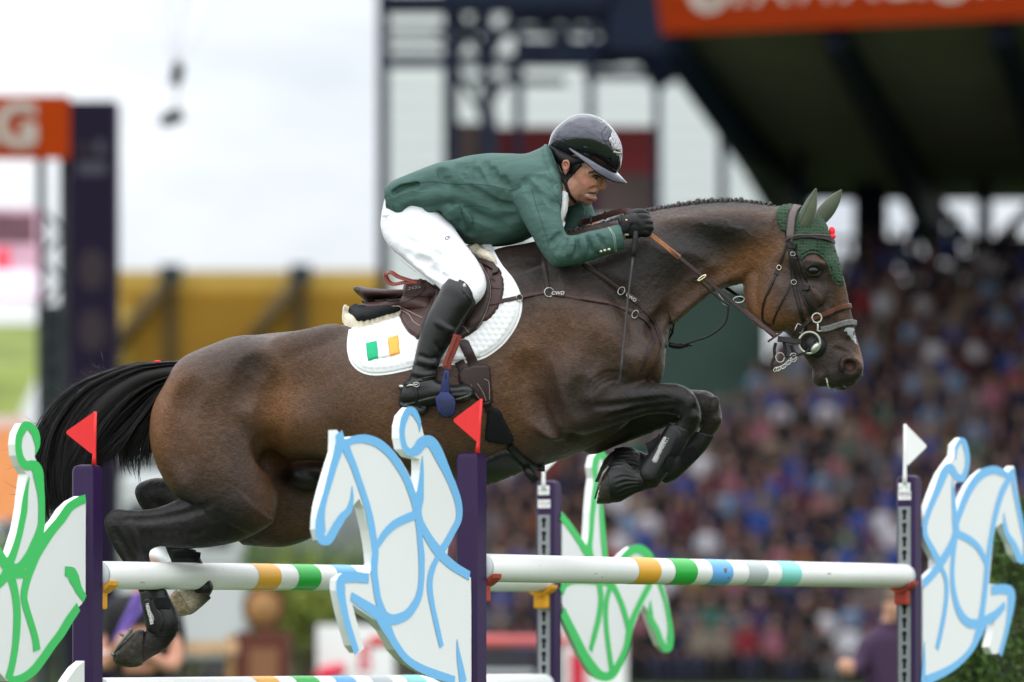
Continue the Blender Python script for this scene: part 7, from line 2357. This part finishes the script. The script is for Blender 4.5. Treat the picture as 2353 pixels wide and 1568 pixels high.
GS = empty('grandstand', Vector((6, 108, 0)), 'covered grandstand with dark roof and orange banner full of spectators', 'grandstand')
rc = [Vector((3.45, 97, 14.25)), Vector((17.5, 93.6, 14.25)), Vector((21.5, 115, 12.4)), Vector((7.75, 118, 12.6))]
V = [tuple(v) for v in rc] + [tuple(v + Vector((0, 0, .5))) for v in rc]
mesh_obj('roof', V, [(0, 1, 2, 3), (7, 6, 5, 4), (0, 4, 5, 1), (1, 5, 6, 2), (2, 6, 7, 3), (3, 7, 4, 0)], m_roof, GS, False)
for i in range(5):                                     # rafters
    t = i / 4
    a, b = rc[0].lerp(rc[1], t), rc[3].lerp(rc[2], t)
    V = []
    for (q, dp) in ((a, .55), (a.lerp(b, .5), .9), (b, 1.7)):
        for sx in (-.22, .22):
            V += [q + Vector((sx, 0, -.02)), q + Vector((sx, 0, -dp))]
    Fc = []
    for k in (0, 4):
        Fc += [(k, k + 4, k + 5, k + 1), (k + 2, k + 3, k + 7, k + 6), (k + 1, k + 5, k + 7, k + 3), (k, k + 2, k + 6, k + 4)]
    Fc += [(0, 1, 3, 2), (8, 10, 11, 9)]
    mesh_obj('rafter', V, Fc, m_navy, GS, False)
for px_, Y_, w_ in ((2000, 116, .85), (2262, 115, .34), (2420, 114, .4)):
    p = PX(px_, 0, Y_)
    box_mesh('column', (p.x, Y_, 6.4), (w_, .5, 12.8), m_navy, GS)
a, b = PX(2140, 458, 116), PX(2262, 590, 116)
tube_mesh('brace', [a, b], .16, m_navy, GS, 6)
a, b = PX(2390, 458, 116), PX(2262, 590, 116)
tube_mesh('brace', [a, b], .16, m_navy, GS, 6)
slab('back_beam', 1845, 420, 2600, 458, 117.2, .4, m_navy, GS)
slab('back_rail', 1845, 545, 2600, 556, 117.4, .1, m_truss, GS)
# gable haunch at the left end of the roof
a, b = rc[0] - Vector((0, 0, .3)), rc[3] - Vector((0, 0, 1.0))
tube_mesh('edge_beam', [a, b], .38, m_navy, GS, 6)
# orange fascia banner with white lettering
fa, fb = PX(1522, 100, 96.6), PX(2700, 22, 93.0)
fz = 2.2
fd = (fb - fa); fd.z = 0; fd.normalize()
up = Vector((0, 0, 1))
fa.z = fb.z = 14.1
fl = (fb - fa).length
V = [fa, fb, fb + up * fz, fa + up * fz - fd * .35]
nb_ = fd.cross(up)
V2 = [v + nb_ * -.06 for v in V]
fas = mesh_obj('banner', [tuple(v) for v in V + V2], [(0, 1, 2, 3), (7, 6, 5, 4), (0, 4, 5, 1), (1, 5, 6, 2), (2, 6, 7, 3), (3, 7, 4, 0)], m_orange2, GS, False)
for base_x in (0.0, 5.35):
    o_ = fa + fd * (1.05 + base_x) + up * .88
    bm = bmesh.new(); bmesh.ops.create_circle(bm, cap_ends=True, segments=24, radius=.46)
    V = [o_ + fd * v.co.x + up * v.co.y + nb_ * .02 for v in bm.verts]; bm.free()
    mesh_obj('banner_disc', V, [tuple(range(24))], m_print, fas, False)
    bm = bmesh.new(); bmesh.ops.create_circle(bm, cap_ends=True, segments=16, radius=.2)
    V = [o_ + fd * v.co.x + up * v.co.y + nb_ * .03 for v in bm.verts]; bm.free()
    mesh_obj('banner_disc_core', V, [tuple(range(16))], m_orange2, fas, False)
    text_on('lettering', 'STAWAG.', fa + fd * (3.35 + base_x) + up * .92, fd, up, 1.15, m_print, fas, .02, .12, .02)

# truss frame with translucent sheets left of the roof
TF = empty('truss_frame', Vector((0, 112, 0)), 'dark steel truss frame with pale translucent sheets behind the rider', 'steel frame')
FY = 112.0
for (x0, x1, y0, y1) in ((888, 1030, -60, 650), (1042, 1186, -60, 660), (1196, 1350, -60, 660), (1362, 1504, -60, 660), (1516, 1654, -60, 660), (1668, 1836, -60, 660)):
    slab('sheet', x0 + 6, y0, x1 - 6, y1, FY + 6, .02, m_sheet, TF)
for x, w_, y0 in ((880, 13, -60), (1036, 17, -60), (1118, 14, -60), (1191, 11, -60), (1357, 10, -60), (1511, 9, -60), (1661, 10, 190), (1841, 11, 330)):
    slab('post', x - w_, y0, x + w_, HY + CZ * F / FY, FY - 1.0 + .002 * x * .1, .35, m_navy, TF)
for x0, x1, y, t in ((870, 1420, 140, 13), (870, 1520, 8, 22), (1000, 1520, 70, 9), (1030, 1300, 186, 7), (1190, 1540, 108, 16), (1340, 1540, 170, 10), (1191, 1540, 40, 14), (1400, 1560, 130, 18), (870, 1040, 66, 6), (870, 1040, 100, 5)):
    slab('beam', x0, y - t, x1, y + t, FY - .6, .3, m_navy, TF)
for (x0, y0, x1, y1, r) in ((1036, 10, 1118, 140, .12), (1118, 10, 1036, 140, .12), (1118, 140, 1191, 10, .12), (1191, 10, 1357, 140, .16), (1357, 10, 1240, 140, .13), (1357, 140, 1511, 10, .3), (1357, 10, 1511, 150, .3), (1036, 140, 1118, 280, .09), (1191, 140, 1118, 250, .09), (1420, -10, 1540, 190, .45), (1470, 20, 1560, 150, .4)):
    tube_mesh('diagonal', [PX(x0, y0, FY - .4), PX(x1, y1, FY - .4)], r, m_navy, TF, 6)
for i in range(11):
    y = 200 + i * 44
    for (x0, x1) in ((888, 1030), (1196, 1350), (1362, 1504), (1516, 1654), (1668, 1836)):
        slab('sheet_rail', x0, y, x1, y + 5, FY + 5.7, .05, mat('pale grey rail', (.42, .47, .48), rough=.6), TF)
slab('canopy', 1400, -80, 1545, 118, FY - .9, .4, m_navy, TF)
slab('canopy', 1030, -80, 1410, 22, FY - .9, .4, m_navy, TF)
bnr = slab('red_banner', 1140, 292, 1516, 500, FY + 2, .1, m_redb, TF)
slab('banner_print', 1375, 400, 1500, 500, FY + 1.94, .02, m_greyb, bnr)
slab('brown_banner', 1040, 282, 1136, 520, FY + 2.2, .1, m_greyb, TF)
slab('navy_strip', 1112, 255, 1142, 520, FY + 1.8, .1, mat('slate strip', (.05, .07, .11), rough=.6), TF)
# dark green side wall under the neck
gw = slab('side_wall', 1380, 655, 1760, HY + CZ * F / 110, 110.5, .3, m_gwall, GS)

# terraces
ROWS = []
for k in range(24):
    z = .06 + .44 * k
    Y = 93.4 + .95 * k
    xl = -2.0 if k < 13 else 3.6 + .22 * (Y - 97) + (k - 13) * .12
    ROWS.append((z, Y, xl))
    V0 = Vector((xl - .3, Y - .3, 0)); 
    box_mesh('terrace_step', ((xl - .3 + 19) / 2, Y + .32, max(z - .02, .03) / 2), (19 - xl + .3, .95, max(z - .02, .03)), m_conc, GS)


# ------------------------------------------------------------------ spectators
def person_mesh(pose, top, legs, hair):
    parts = []

    def el(c, r, colr, seg=8, rot=None):
        bm = bmesh.new(); bmesh.ops.create_uvsphere(bm, u_segments=seg, v_segments=6, radius=1)
        V = np.array([[v.co.x * r[0], v.co.y * r[1], v.co.z * r[2]] for v in bm.verts])
        if rot is not None: V = V @ np.array(Matrix.Rotation(rot, 3, 'X').transposed())
        V = V + c
        Fc = [tuple(v.index for v in f.verts) for f in bm.faces]; bm.free()
        parts.append((V, Fc, colr))
    skin_ = (.20, .10, .075)
    zb = .0 if pose == 'sit' else .42
    el((0, 0, .36 + zb), (.20, .13, .33), top)
    el((0, 0, .56 + zb), (.225, .12, .12), top)
    el((0, -.01, .70 + zb), (.055, .055, .07), skin_)
    el((0, -.02, .83 + zb), (.082, .098, .115), skin_)
    el((0, .012, .865 + zb), (.09, .10, .095), hair)
    el((0, -.115, .82 + zb), (.014, .02, .02), skin_, 6)
    for s_ in (-1, 1):
        el((.22 * s_, -.03, .42 + zb), (.055, .065, .19), top, 7, -.2)
        el((.19 * s_, -.16, .26 + zb), (.045, .14, .045), skin_, 7, .15)
        el((.13 * s_, -.30, .20 + zb), (.035, .05, .035), skin_, 6)
        if pose == 'sit':
            el((.10 * s_, -.22, .09), (.085, .26, .08), legs, 7)
            el((.10 * s_, -.44, -.17), (.055, .06, .25), legs, 7)
        else:
            el((.09 * s_, 0, .22), (.085, .09, .28), legs, 7)
            el((.09 * s_, .0, -.22), (.062, .065, .26), legs, 7)
            el((.09 * s_, -.06, -.44), (.05, .12, .04), (.02, .02, .02), 6)
    V = np.concatenate([p[0] for p in parts]); Fc = []; n = 0; C = []
    for p in parts:
        Fc += [tuple(i + n for i in f) for f in p[1]]; n += len(p[0]); C += [p[2]] * len(p[0])
    return V, Fc, np.array(C)


m_crowd = mat('spectator clothing', (.2, .2, .2), rough=.85, vcol=True)
TOPS = [('navy', (.006, .009, .026), 10), ('black', (.005, .005, .006), 14), ('white', (.40, .40, .44), 4), ('grey', (.065, .065, .075), 6), ('royal blue', (.010, .038, .18), 5), ('red', (.15, .010, .016), 1), ('pink', (.20, .07, .10), 2), ('maroon', (.045, .009, .015), 3),
        ('light blue', (.11, .18, .28), 3), ('beige', (.15, .125, .10), 3), ('brown', (.032, .020, .016), 3), ('teal', (.012, .08, .062), 1), ('orange', (.12, .040, .012), .5), ('yellow', (.20, .16, .03), .5), ('purple', (.026, .014, .055), 2)]
HAIRS = [(.015, .010, .008), (.03, .02, .012), (.06, .035, .018), (.12, .08, .04), (.17, .165, .16), (.25, .25, .26)]
wts = [t[2] for t in TOPS]
PM = {}


def get_person(pose, ti, hi):
    key = (pose, ti, hi)
    if key not in PM:
        V, Fc, C = person_mesh(pose, TOPS[ti][1], random.choice([(.02, .025, .05), (.015, .015, .016), (.2, .18, .14), (.1, .1, .11)]), HAIRS[hi])
        me = bpy.data.meshes.new('person')
        me.from_pydata([tuple(v) for v in V], [], Fc)
        me.polygons.foreach_set('use_smooth', np.ones(len(me.polygons), dtype=bool))
        at = me.color_attributes.new('Col', 'FLOAT_COLOR', 'POINT')
        at.data.foreach_set('color', np.c_[C, np.ones(len(C))].astype(np.float32).ravel())
        me.materials.append(m_crowd)
        PM[key] = (me, V, Fc, C)
    return PM[key]


places = []
for k, (z, Y, xl) in enumerate(ROWS):
    x = xl + random.uniform(0, .3)
    while x < 16.5 - .1 * k + 1.5:
        if random.random() < .95:
            places.append((x + random.uniform(-.06, .06), Y + random.uniform(-.08, .08), z + .40 + random.uniform(-.05, .05), 'sit' if random.random() < .93 or k < 2 else 'stand'))
        x += random.uniform(.46, .56)
for q in range(46):                                   # people standing along the far rail, left half
    Y = random.uniform(82, 92)
    X = -9.3 + q * .19 + random.uniform(-.1, .1)
    places.append((X, Y, .48, 'stand'))
for (px_, py_, Y_) in ((14, 960, 100), (72, 965, 100), (38, 958, 104)):
    X = (px_ - CX) / F * Y_
    places.append((X, Y_, 1.1 * (Y_ - 96) / 4 + .5, 'stand'))
# individuals: those that show largest; the rest of the packed terraces is one mass
vis = []
for i, (X, Y, Z, p_) in enumerate(places):
    px_, py_ = CX + X / Y * F, HY - (Z + .5 - CZ) / Y * F
    if -40 < px_ < 2400 and py_ < 1640:
        vis.append((Y, i))
vis.sort()
single = {i for _, i in vis[:296]}
bx_, bf_, bc_, nb = [], [], [], 0
for i, (X, Y, Z, p_) in enumerate(places):
    ti = random.choices(range(len(TOPS)), wts)[0]; hi = random.randrange(len(HAIRS))
    me, V, Fc, C = get_person(p_, ti, hi)
    rz = random.uniform(-.5, .5); sc = random.uniform(.92, 1.08)
    if i in single:
        o = bpy.data.objects.new('person', me); link(o)
        o.location = (X, Y, Z); o.rotation_euler = (0, 0, rz); o.scale = (sc, sc, sc)
        px_ = CX + X / Y * F
        zone = next(z_ for lim, z_ in ((100, 'left of the purple tower'), (560, 'behind the hind legs'), (900, 'behind the blue wing'), (1130, 'beside the rider red flag'), (1290, 'behind the slotted post'), (1420, 'behind the far green wing'),
                    (1560, 'right of the far green wing'), (1720, 'above the green rail band'), (1880, 'above the teal rail band'), (2050, 'left of the white flag'), (2200, 'behind the right blue wing'), (9999, 'at the right edge')) if px_ < lim)
        row = int(round((Y - 93.4) / .95)) + 1
        ordn = ['first', 'second', 'third', 'fourth', 'fifth', 'sixth', 'seventh', 'eighth', 'ninth', 'tenth'][min(max(row, 1), 10) - 1]
        if (Y < 93 and X < -.3) or X < -9: lb = 'spectator in %s top standing by the far rail %s' % (TOPS[ti][0], zone)
        else: lb = 'spectator in %s top, %s stand row, %s' % (TOPS[ti][0], ordn, zone)
        tag(o, lb, 'person', 'spectators in %s tops' % TOPS[ti][0])
    elif -60 < CX + X / Y * F < 2480:
        c_, s_ = math.cos(rz), math.sin(rz)
        Wv = np.stack([(V[:, 0] * c_ - V[:, 1] * s_) * sc + X, (V[:, 0] * s_ + V[:, 1] * c_) * sc + Y, V[:, 2] * sc + Z], 1)
        bx_.append(Wv); bf_ += [tuple(q + nb for q in f) for f in Fc]; bc_.append(C); nb += len(V)
if bx_:
    o = mesh_obj('crowd', np.concatenate(bx_), bf_, m_crowd, None, True)
    at = o.data.color_attributes.new('Col', 'FLOAT_COLOR', 'POINT')
    cc = np.concatenate(bc_)
    at.data.foreach_set('color', np.c_[cc, np.ones(len(cc))].astype(np.float32).ravel())
    tag(o, 'dense crowd filling the upper rows of the grandstand', 'crowd', kind='stuff')

# ------------------------------------------------------------------ things between the arena and the stand
MY = 46.0
pl = empty('round_top_pillar', Vector((PX(605, 0, MY).x, MY, 0)), 'red brown pillar with a round tan disc on top', 'pillar')
m_rb = mat('red brown paint', (.10, .028, .018), rough=.7, var=.2, vscale=2)
m_tand = mat('tan wood', (.36, .19, .075), rough=.7, var=.25, vscale=4)
slab('block', 540, 1452, 664, HY + CZ * F / MY, MY, .5, m_rb, pl, .02)
slab('block_relief', 572, 1492, 640, 1570, MY - .03, .04, mat('tan relief', (.22, .10, .05), rough=.7), pl, .01)
c_ = PX(606, 1396, MY + .1)
tube_mesh('disc', [c_ - Vector((0, .06, 0)), c_ + Vector((0, .06, 0))], .21, m_tand, pl, 28)
tube_mesh('disc_rim', [c_ + Vector((.2 * math.cos(a), -.06, .2 * math.sin(a))) for a in np.linspace(0, 6.283, 28, endpoint=False)], .02, m_rb, pl, 6, closed=True)
slab('neck', 590, 1436, 622, 1453, MY + .1, .12, m_tand, pl)
wb = slab('white_sign_board', 728, 1436, 905, HY + CZ * F / MY, MY + .4, .08, m_board, None)
tag(wb, 'white board with red figures behind the blue wing leg', 'sign board')
m_redp = mat('red print', (.62, .03, .07), rough=.5)
for y in (1494, 1528):
    fg = slab('red_figure', 824, y - 14, 852, y + 14, MY + .392, .01, m_redp, wb)
    slab('red_figure_gap', 834, y - 5, 844, y + 5, MY + .388, .006, m_board, wb)
for (x, y, r) in ((752, 1552, .11), (778, 1540, .08), (735, 1560, .07)):
    ball('red_flower', PX(x, y, MY + .1), r, m_redp, wb, 10)
rr = PX(860, 1474, 40), PX(1330, 1474, 44)
rl = tube_mesh('background_rail', [rr[0], rr[1]], .055, mat('salmon red rail', (.62, .08, .08), rough=.4), None, 16)
tag(rl, 'salmon red rail of a second fence behind the posts', 'rail')
dk = slab('dark_filler', 1000, 1492, 1228, HY + CZ * F / 44, 44.5, .3, mat('dark filler paint', (.03, .03, .04), rough=.6), None)
tag(dk, 'dark filler panel under the salmon red rail', 'panel')
slab('filler_stripe', 1000, 1540, 1228, 1552, 44.46, .03, m_capg, dk)
wf = slab('white_filler', 1292, 1430, 1440, HY + CZ * F / 44, 44.2, .3, m_board, None)
tag(wf, 'white and red filler panel behind the far green wing', 'panel')
slab('red_panel', 1310, 1500, 1345, 1600, 44.16, .03, m_redp, wf)
tn = slab('timber_rail', 388, 1474, 545, 1502, 42, .12, mat('pale timber', (.48, .30, .17), rough=.7, var=.25, vscale=5), None)
tag(tn, 'pale timber rail behind the hind hoof', 'rail')
slab('timber_post', 520, 1460, 536, HY + CZ * F / 42, 42.13, .1, m_tand, tn)

# ------------------------------------------------------------------ two people near the fence
def figure(Y, fn, name, label):
    global S, YH
    s0, y0 = S, YH
    S = F / Y
    YH = lambda px, Y=Y: Y + 0 * px
    try:
        return fn()
    finally:
        S, YH = s0, y0


m_blk = mat('black t shirt', (.014, .014, .016), rough=.8)
m_lan = mat('purple lanyard', (.16, .10, .42), rough=.6)
m_cap = mat('white cap', (.75, .76, .78), rough=.7)
m_skin2 = mat('plain skin', (.50, .25, .17), rough=.5)


def steward():
    p = empty('person', Vector((PX(320, 0, 28.).x, 28., 0)), 'person in black shirt with purple lanyard and white cap behind the hind legs', 'person')
    k = F / 28.
    f = Field(150, 1250, 480, 1920, -.4, .4, .016)
    f.blob(338, 1302, -.0, 36, 44, .10, 0, .03)
    f.tube([(335, 1330, 0, .06), (325, 1370, 0, .065)], k=.03)
    f.chain([(270, 1372, 380, 1372, .09), (248, 1400, 400, 1400, .12), (256, 1460, 394, 1460, .125), (262, 1540, 388, 1540, .125), (262, 1600, 388, 1600, .13)], k=.03)
    for s_, x in ((-1, 285), (1, 362)):
        f.tube([(x, 1600, 0, .085), (x, 1730, 0, .07), (x, 1860, .02, .055), (x + 4, 1900, -.06, .05)], k=.02)
    f.tube([(262, 1395, -.02, .055), (238, 1470, -.05, .05), (245, 1525, -.12, .042), (275, 1490, -.26, .04), (290, 1470, -.28, .045)], k=.02)
    f.tube([(392, 1395, -.02, .055), (408, 1470, -.05, .05), (392, 1530, -.14, .042), (330, 1500, -.26, .04)], k=.02)

    def colfn(px, py, l):
        c = np.tile(np.array([.50, .25, .17]), (len(px), 1))
        sh = ((py > 1362) & ~((l < -.1) & (py > 1440) & (py < 1545))) | (py > 1560)
        c[sh] = (.014, .014, .016)
        return c
    mb = mat('steward body', (.3, .2, .2), rough=.7, vcol=True)
    o = f.obj('body', mb, p, colfn=colfn)
    f = Field(280, 1240, 400, 1330, -.2, .2, .012)
    f.chain([(306, 1292, 306, 1300, .06), (312, 1268, 314, 1296, .09), (340, 1256, 340, 1292, .105), (366, 1268, 366, 1290, .09), (376, 1284, 378, 1292, .08), (398, 1292, 398, 1298, .06)], k=.01)
    f.obj('cap', m_cap, p)
    tube_mesh('lanyard', [PX(x, y, 28 + l) for x, y, l in ((318, 1362, -.10), (300, 1400, -.14), (280, 1440, -.15), (262, 1475, -.15))], .016, m_lan, p, 6, flat=.4)
    tube_mesh('lanyard', [PX(x, y, 28 + l) for x, y, l in ((345, 1362, -.10), (322, 1400, -.14), (290, 1445, -.16), (262, 1478, -.15))], .016, m_lan, p, 6, flat=.4)
    tube_mesh('bracelet', [PX(240 + 12 * math.cos(a), 1505 + 6 * math.sin(a), 28 - .1 + .05 * math.sin(a)) for a in np.linspace(0, 6.28, 10, endpoint=False)], .012, m_cap, p, 6, closed=True)


def judge():
    p = empty('person', Vector((PX(2030, 0, 30.).x, 30., 0)), 'person in dark purple coat behind the right fence post', 'person')
    f = Field(1880, 1220, 2160, 1920, -.4, .4, .016)
    f.chain([(1998, 1452, 2062, 1440, .08), (1984, 1474, 2082, 1462, .12), (1982, 1520, 2090, 1520, .13), (1986, 1600, 2090, 1600, .14), (1980, 1700, 2094, 1700, .15)], k=.03)
    f.tube([(2040, 1450, -.02, .07), (2052, 1415, -.03, .06)], k=.02)
    f.blob(2062, 1392, -.04, 32, 38, .10, 0, .02)
    f.tube([(1994, 1480, -.05, .055), (1972, 1530, -.10, .05), (1952, 1540, -.22, .045), (1942, 1530, -.26, .045)], k=.02)
    f.tube([(2078, 1480, .05, .055), (2096, 1540, 0, .05), (2080, 1580, -.1, .045)], k=.02)
    for x in (2008, 2064):
        f.tube([(x, 1700, 0, .08), (x, 1800, 0, .065), (x, 1870, .02, .055), (x - 8, 1885, -.08, .05)], k=.02)

    def colfn(px, py, l):
        c = np.tile(np.array([.045, .022, .055]), (len(px), 1))
        c[(py < 1428) | ((px < 1956) & (py < 1552))] = (.50, .27, .19)
        return c
    f.obj('body', mat('judge body', (.1, .05, .1), rough=.8, vcol=True), p, colfn=colfn)
    f = Field(2010, 1330, 2120, 1430, -.2, .2, .012)
    f.blob(2064, 1380, -.03, 35, 30, .11, 0, .01)
    f.blob(2085, 1400, -.14, 30, 28, .06, 0, .01, 'sub')
    f.obj('hair', mat('grey brown hair', (.12, .08, .05), rough=.7), p)


figure(28., steward, '', '')
figure(30., judge, '', '')

# ------------------------------------------------------------------ camera hanging from cables
SY = 62.0
sp = empty('cable_camera', PX(398, 268, SY), 'dark camera hanging from cables in the white sky', 'camera rig')
m_cb = mat('camera black', (.012, .014, .018), rough=.5)
k_ = .0
box_mesh('camera_body', PX(398, 270, SY), (.28, .2, .17), m_cb, sp, .0, .02, M=Matrix.Rotation(-.35, 4, 'Y'))
tube_mesh('lens', [PX(384, 276, SY), PX(374, 281, SY - .06)], [.055, .065], m_cb, sp, 12)
tube_mesh('hanger', [PX(402, 250, SY), PX(406, 215, SY), PX(410, 190, SY)], .010, m_cb, sp, 6)
box_mesh('dolly', PX(407, 172, SY), (.16, .15, .30), m_cb, sp, 0, .03, M=Matrix.Rotation(.25, 4, 'Y'))
tube_mesh('pulley', [PX(396, 156, SY), PX(416, 148, SY)], .05, m_cb, sp, 10)
for (x, y, Y_) in ((330, -40, 90), (560, -60, 95), (380, -80, 40), (440, -80, 38)):
    tube_mesh('cable', [PX(406, 152, SY), PX(x, y, Y_)], .004, m_truss, sp, 5)
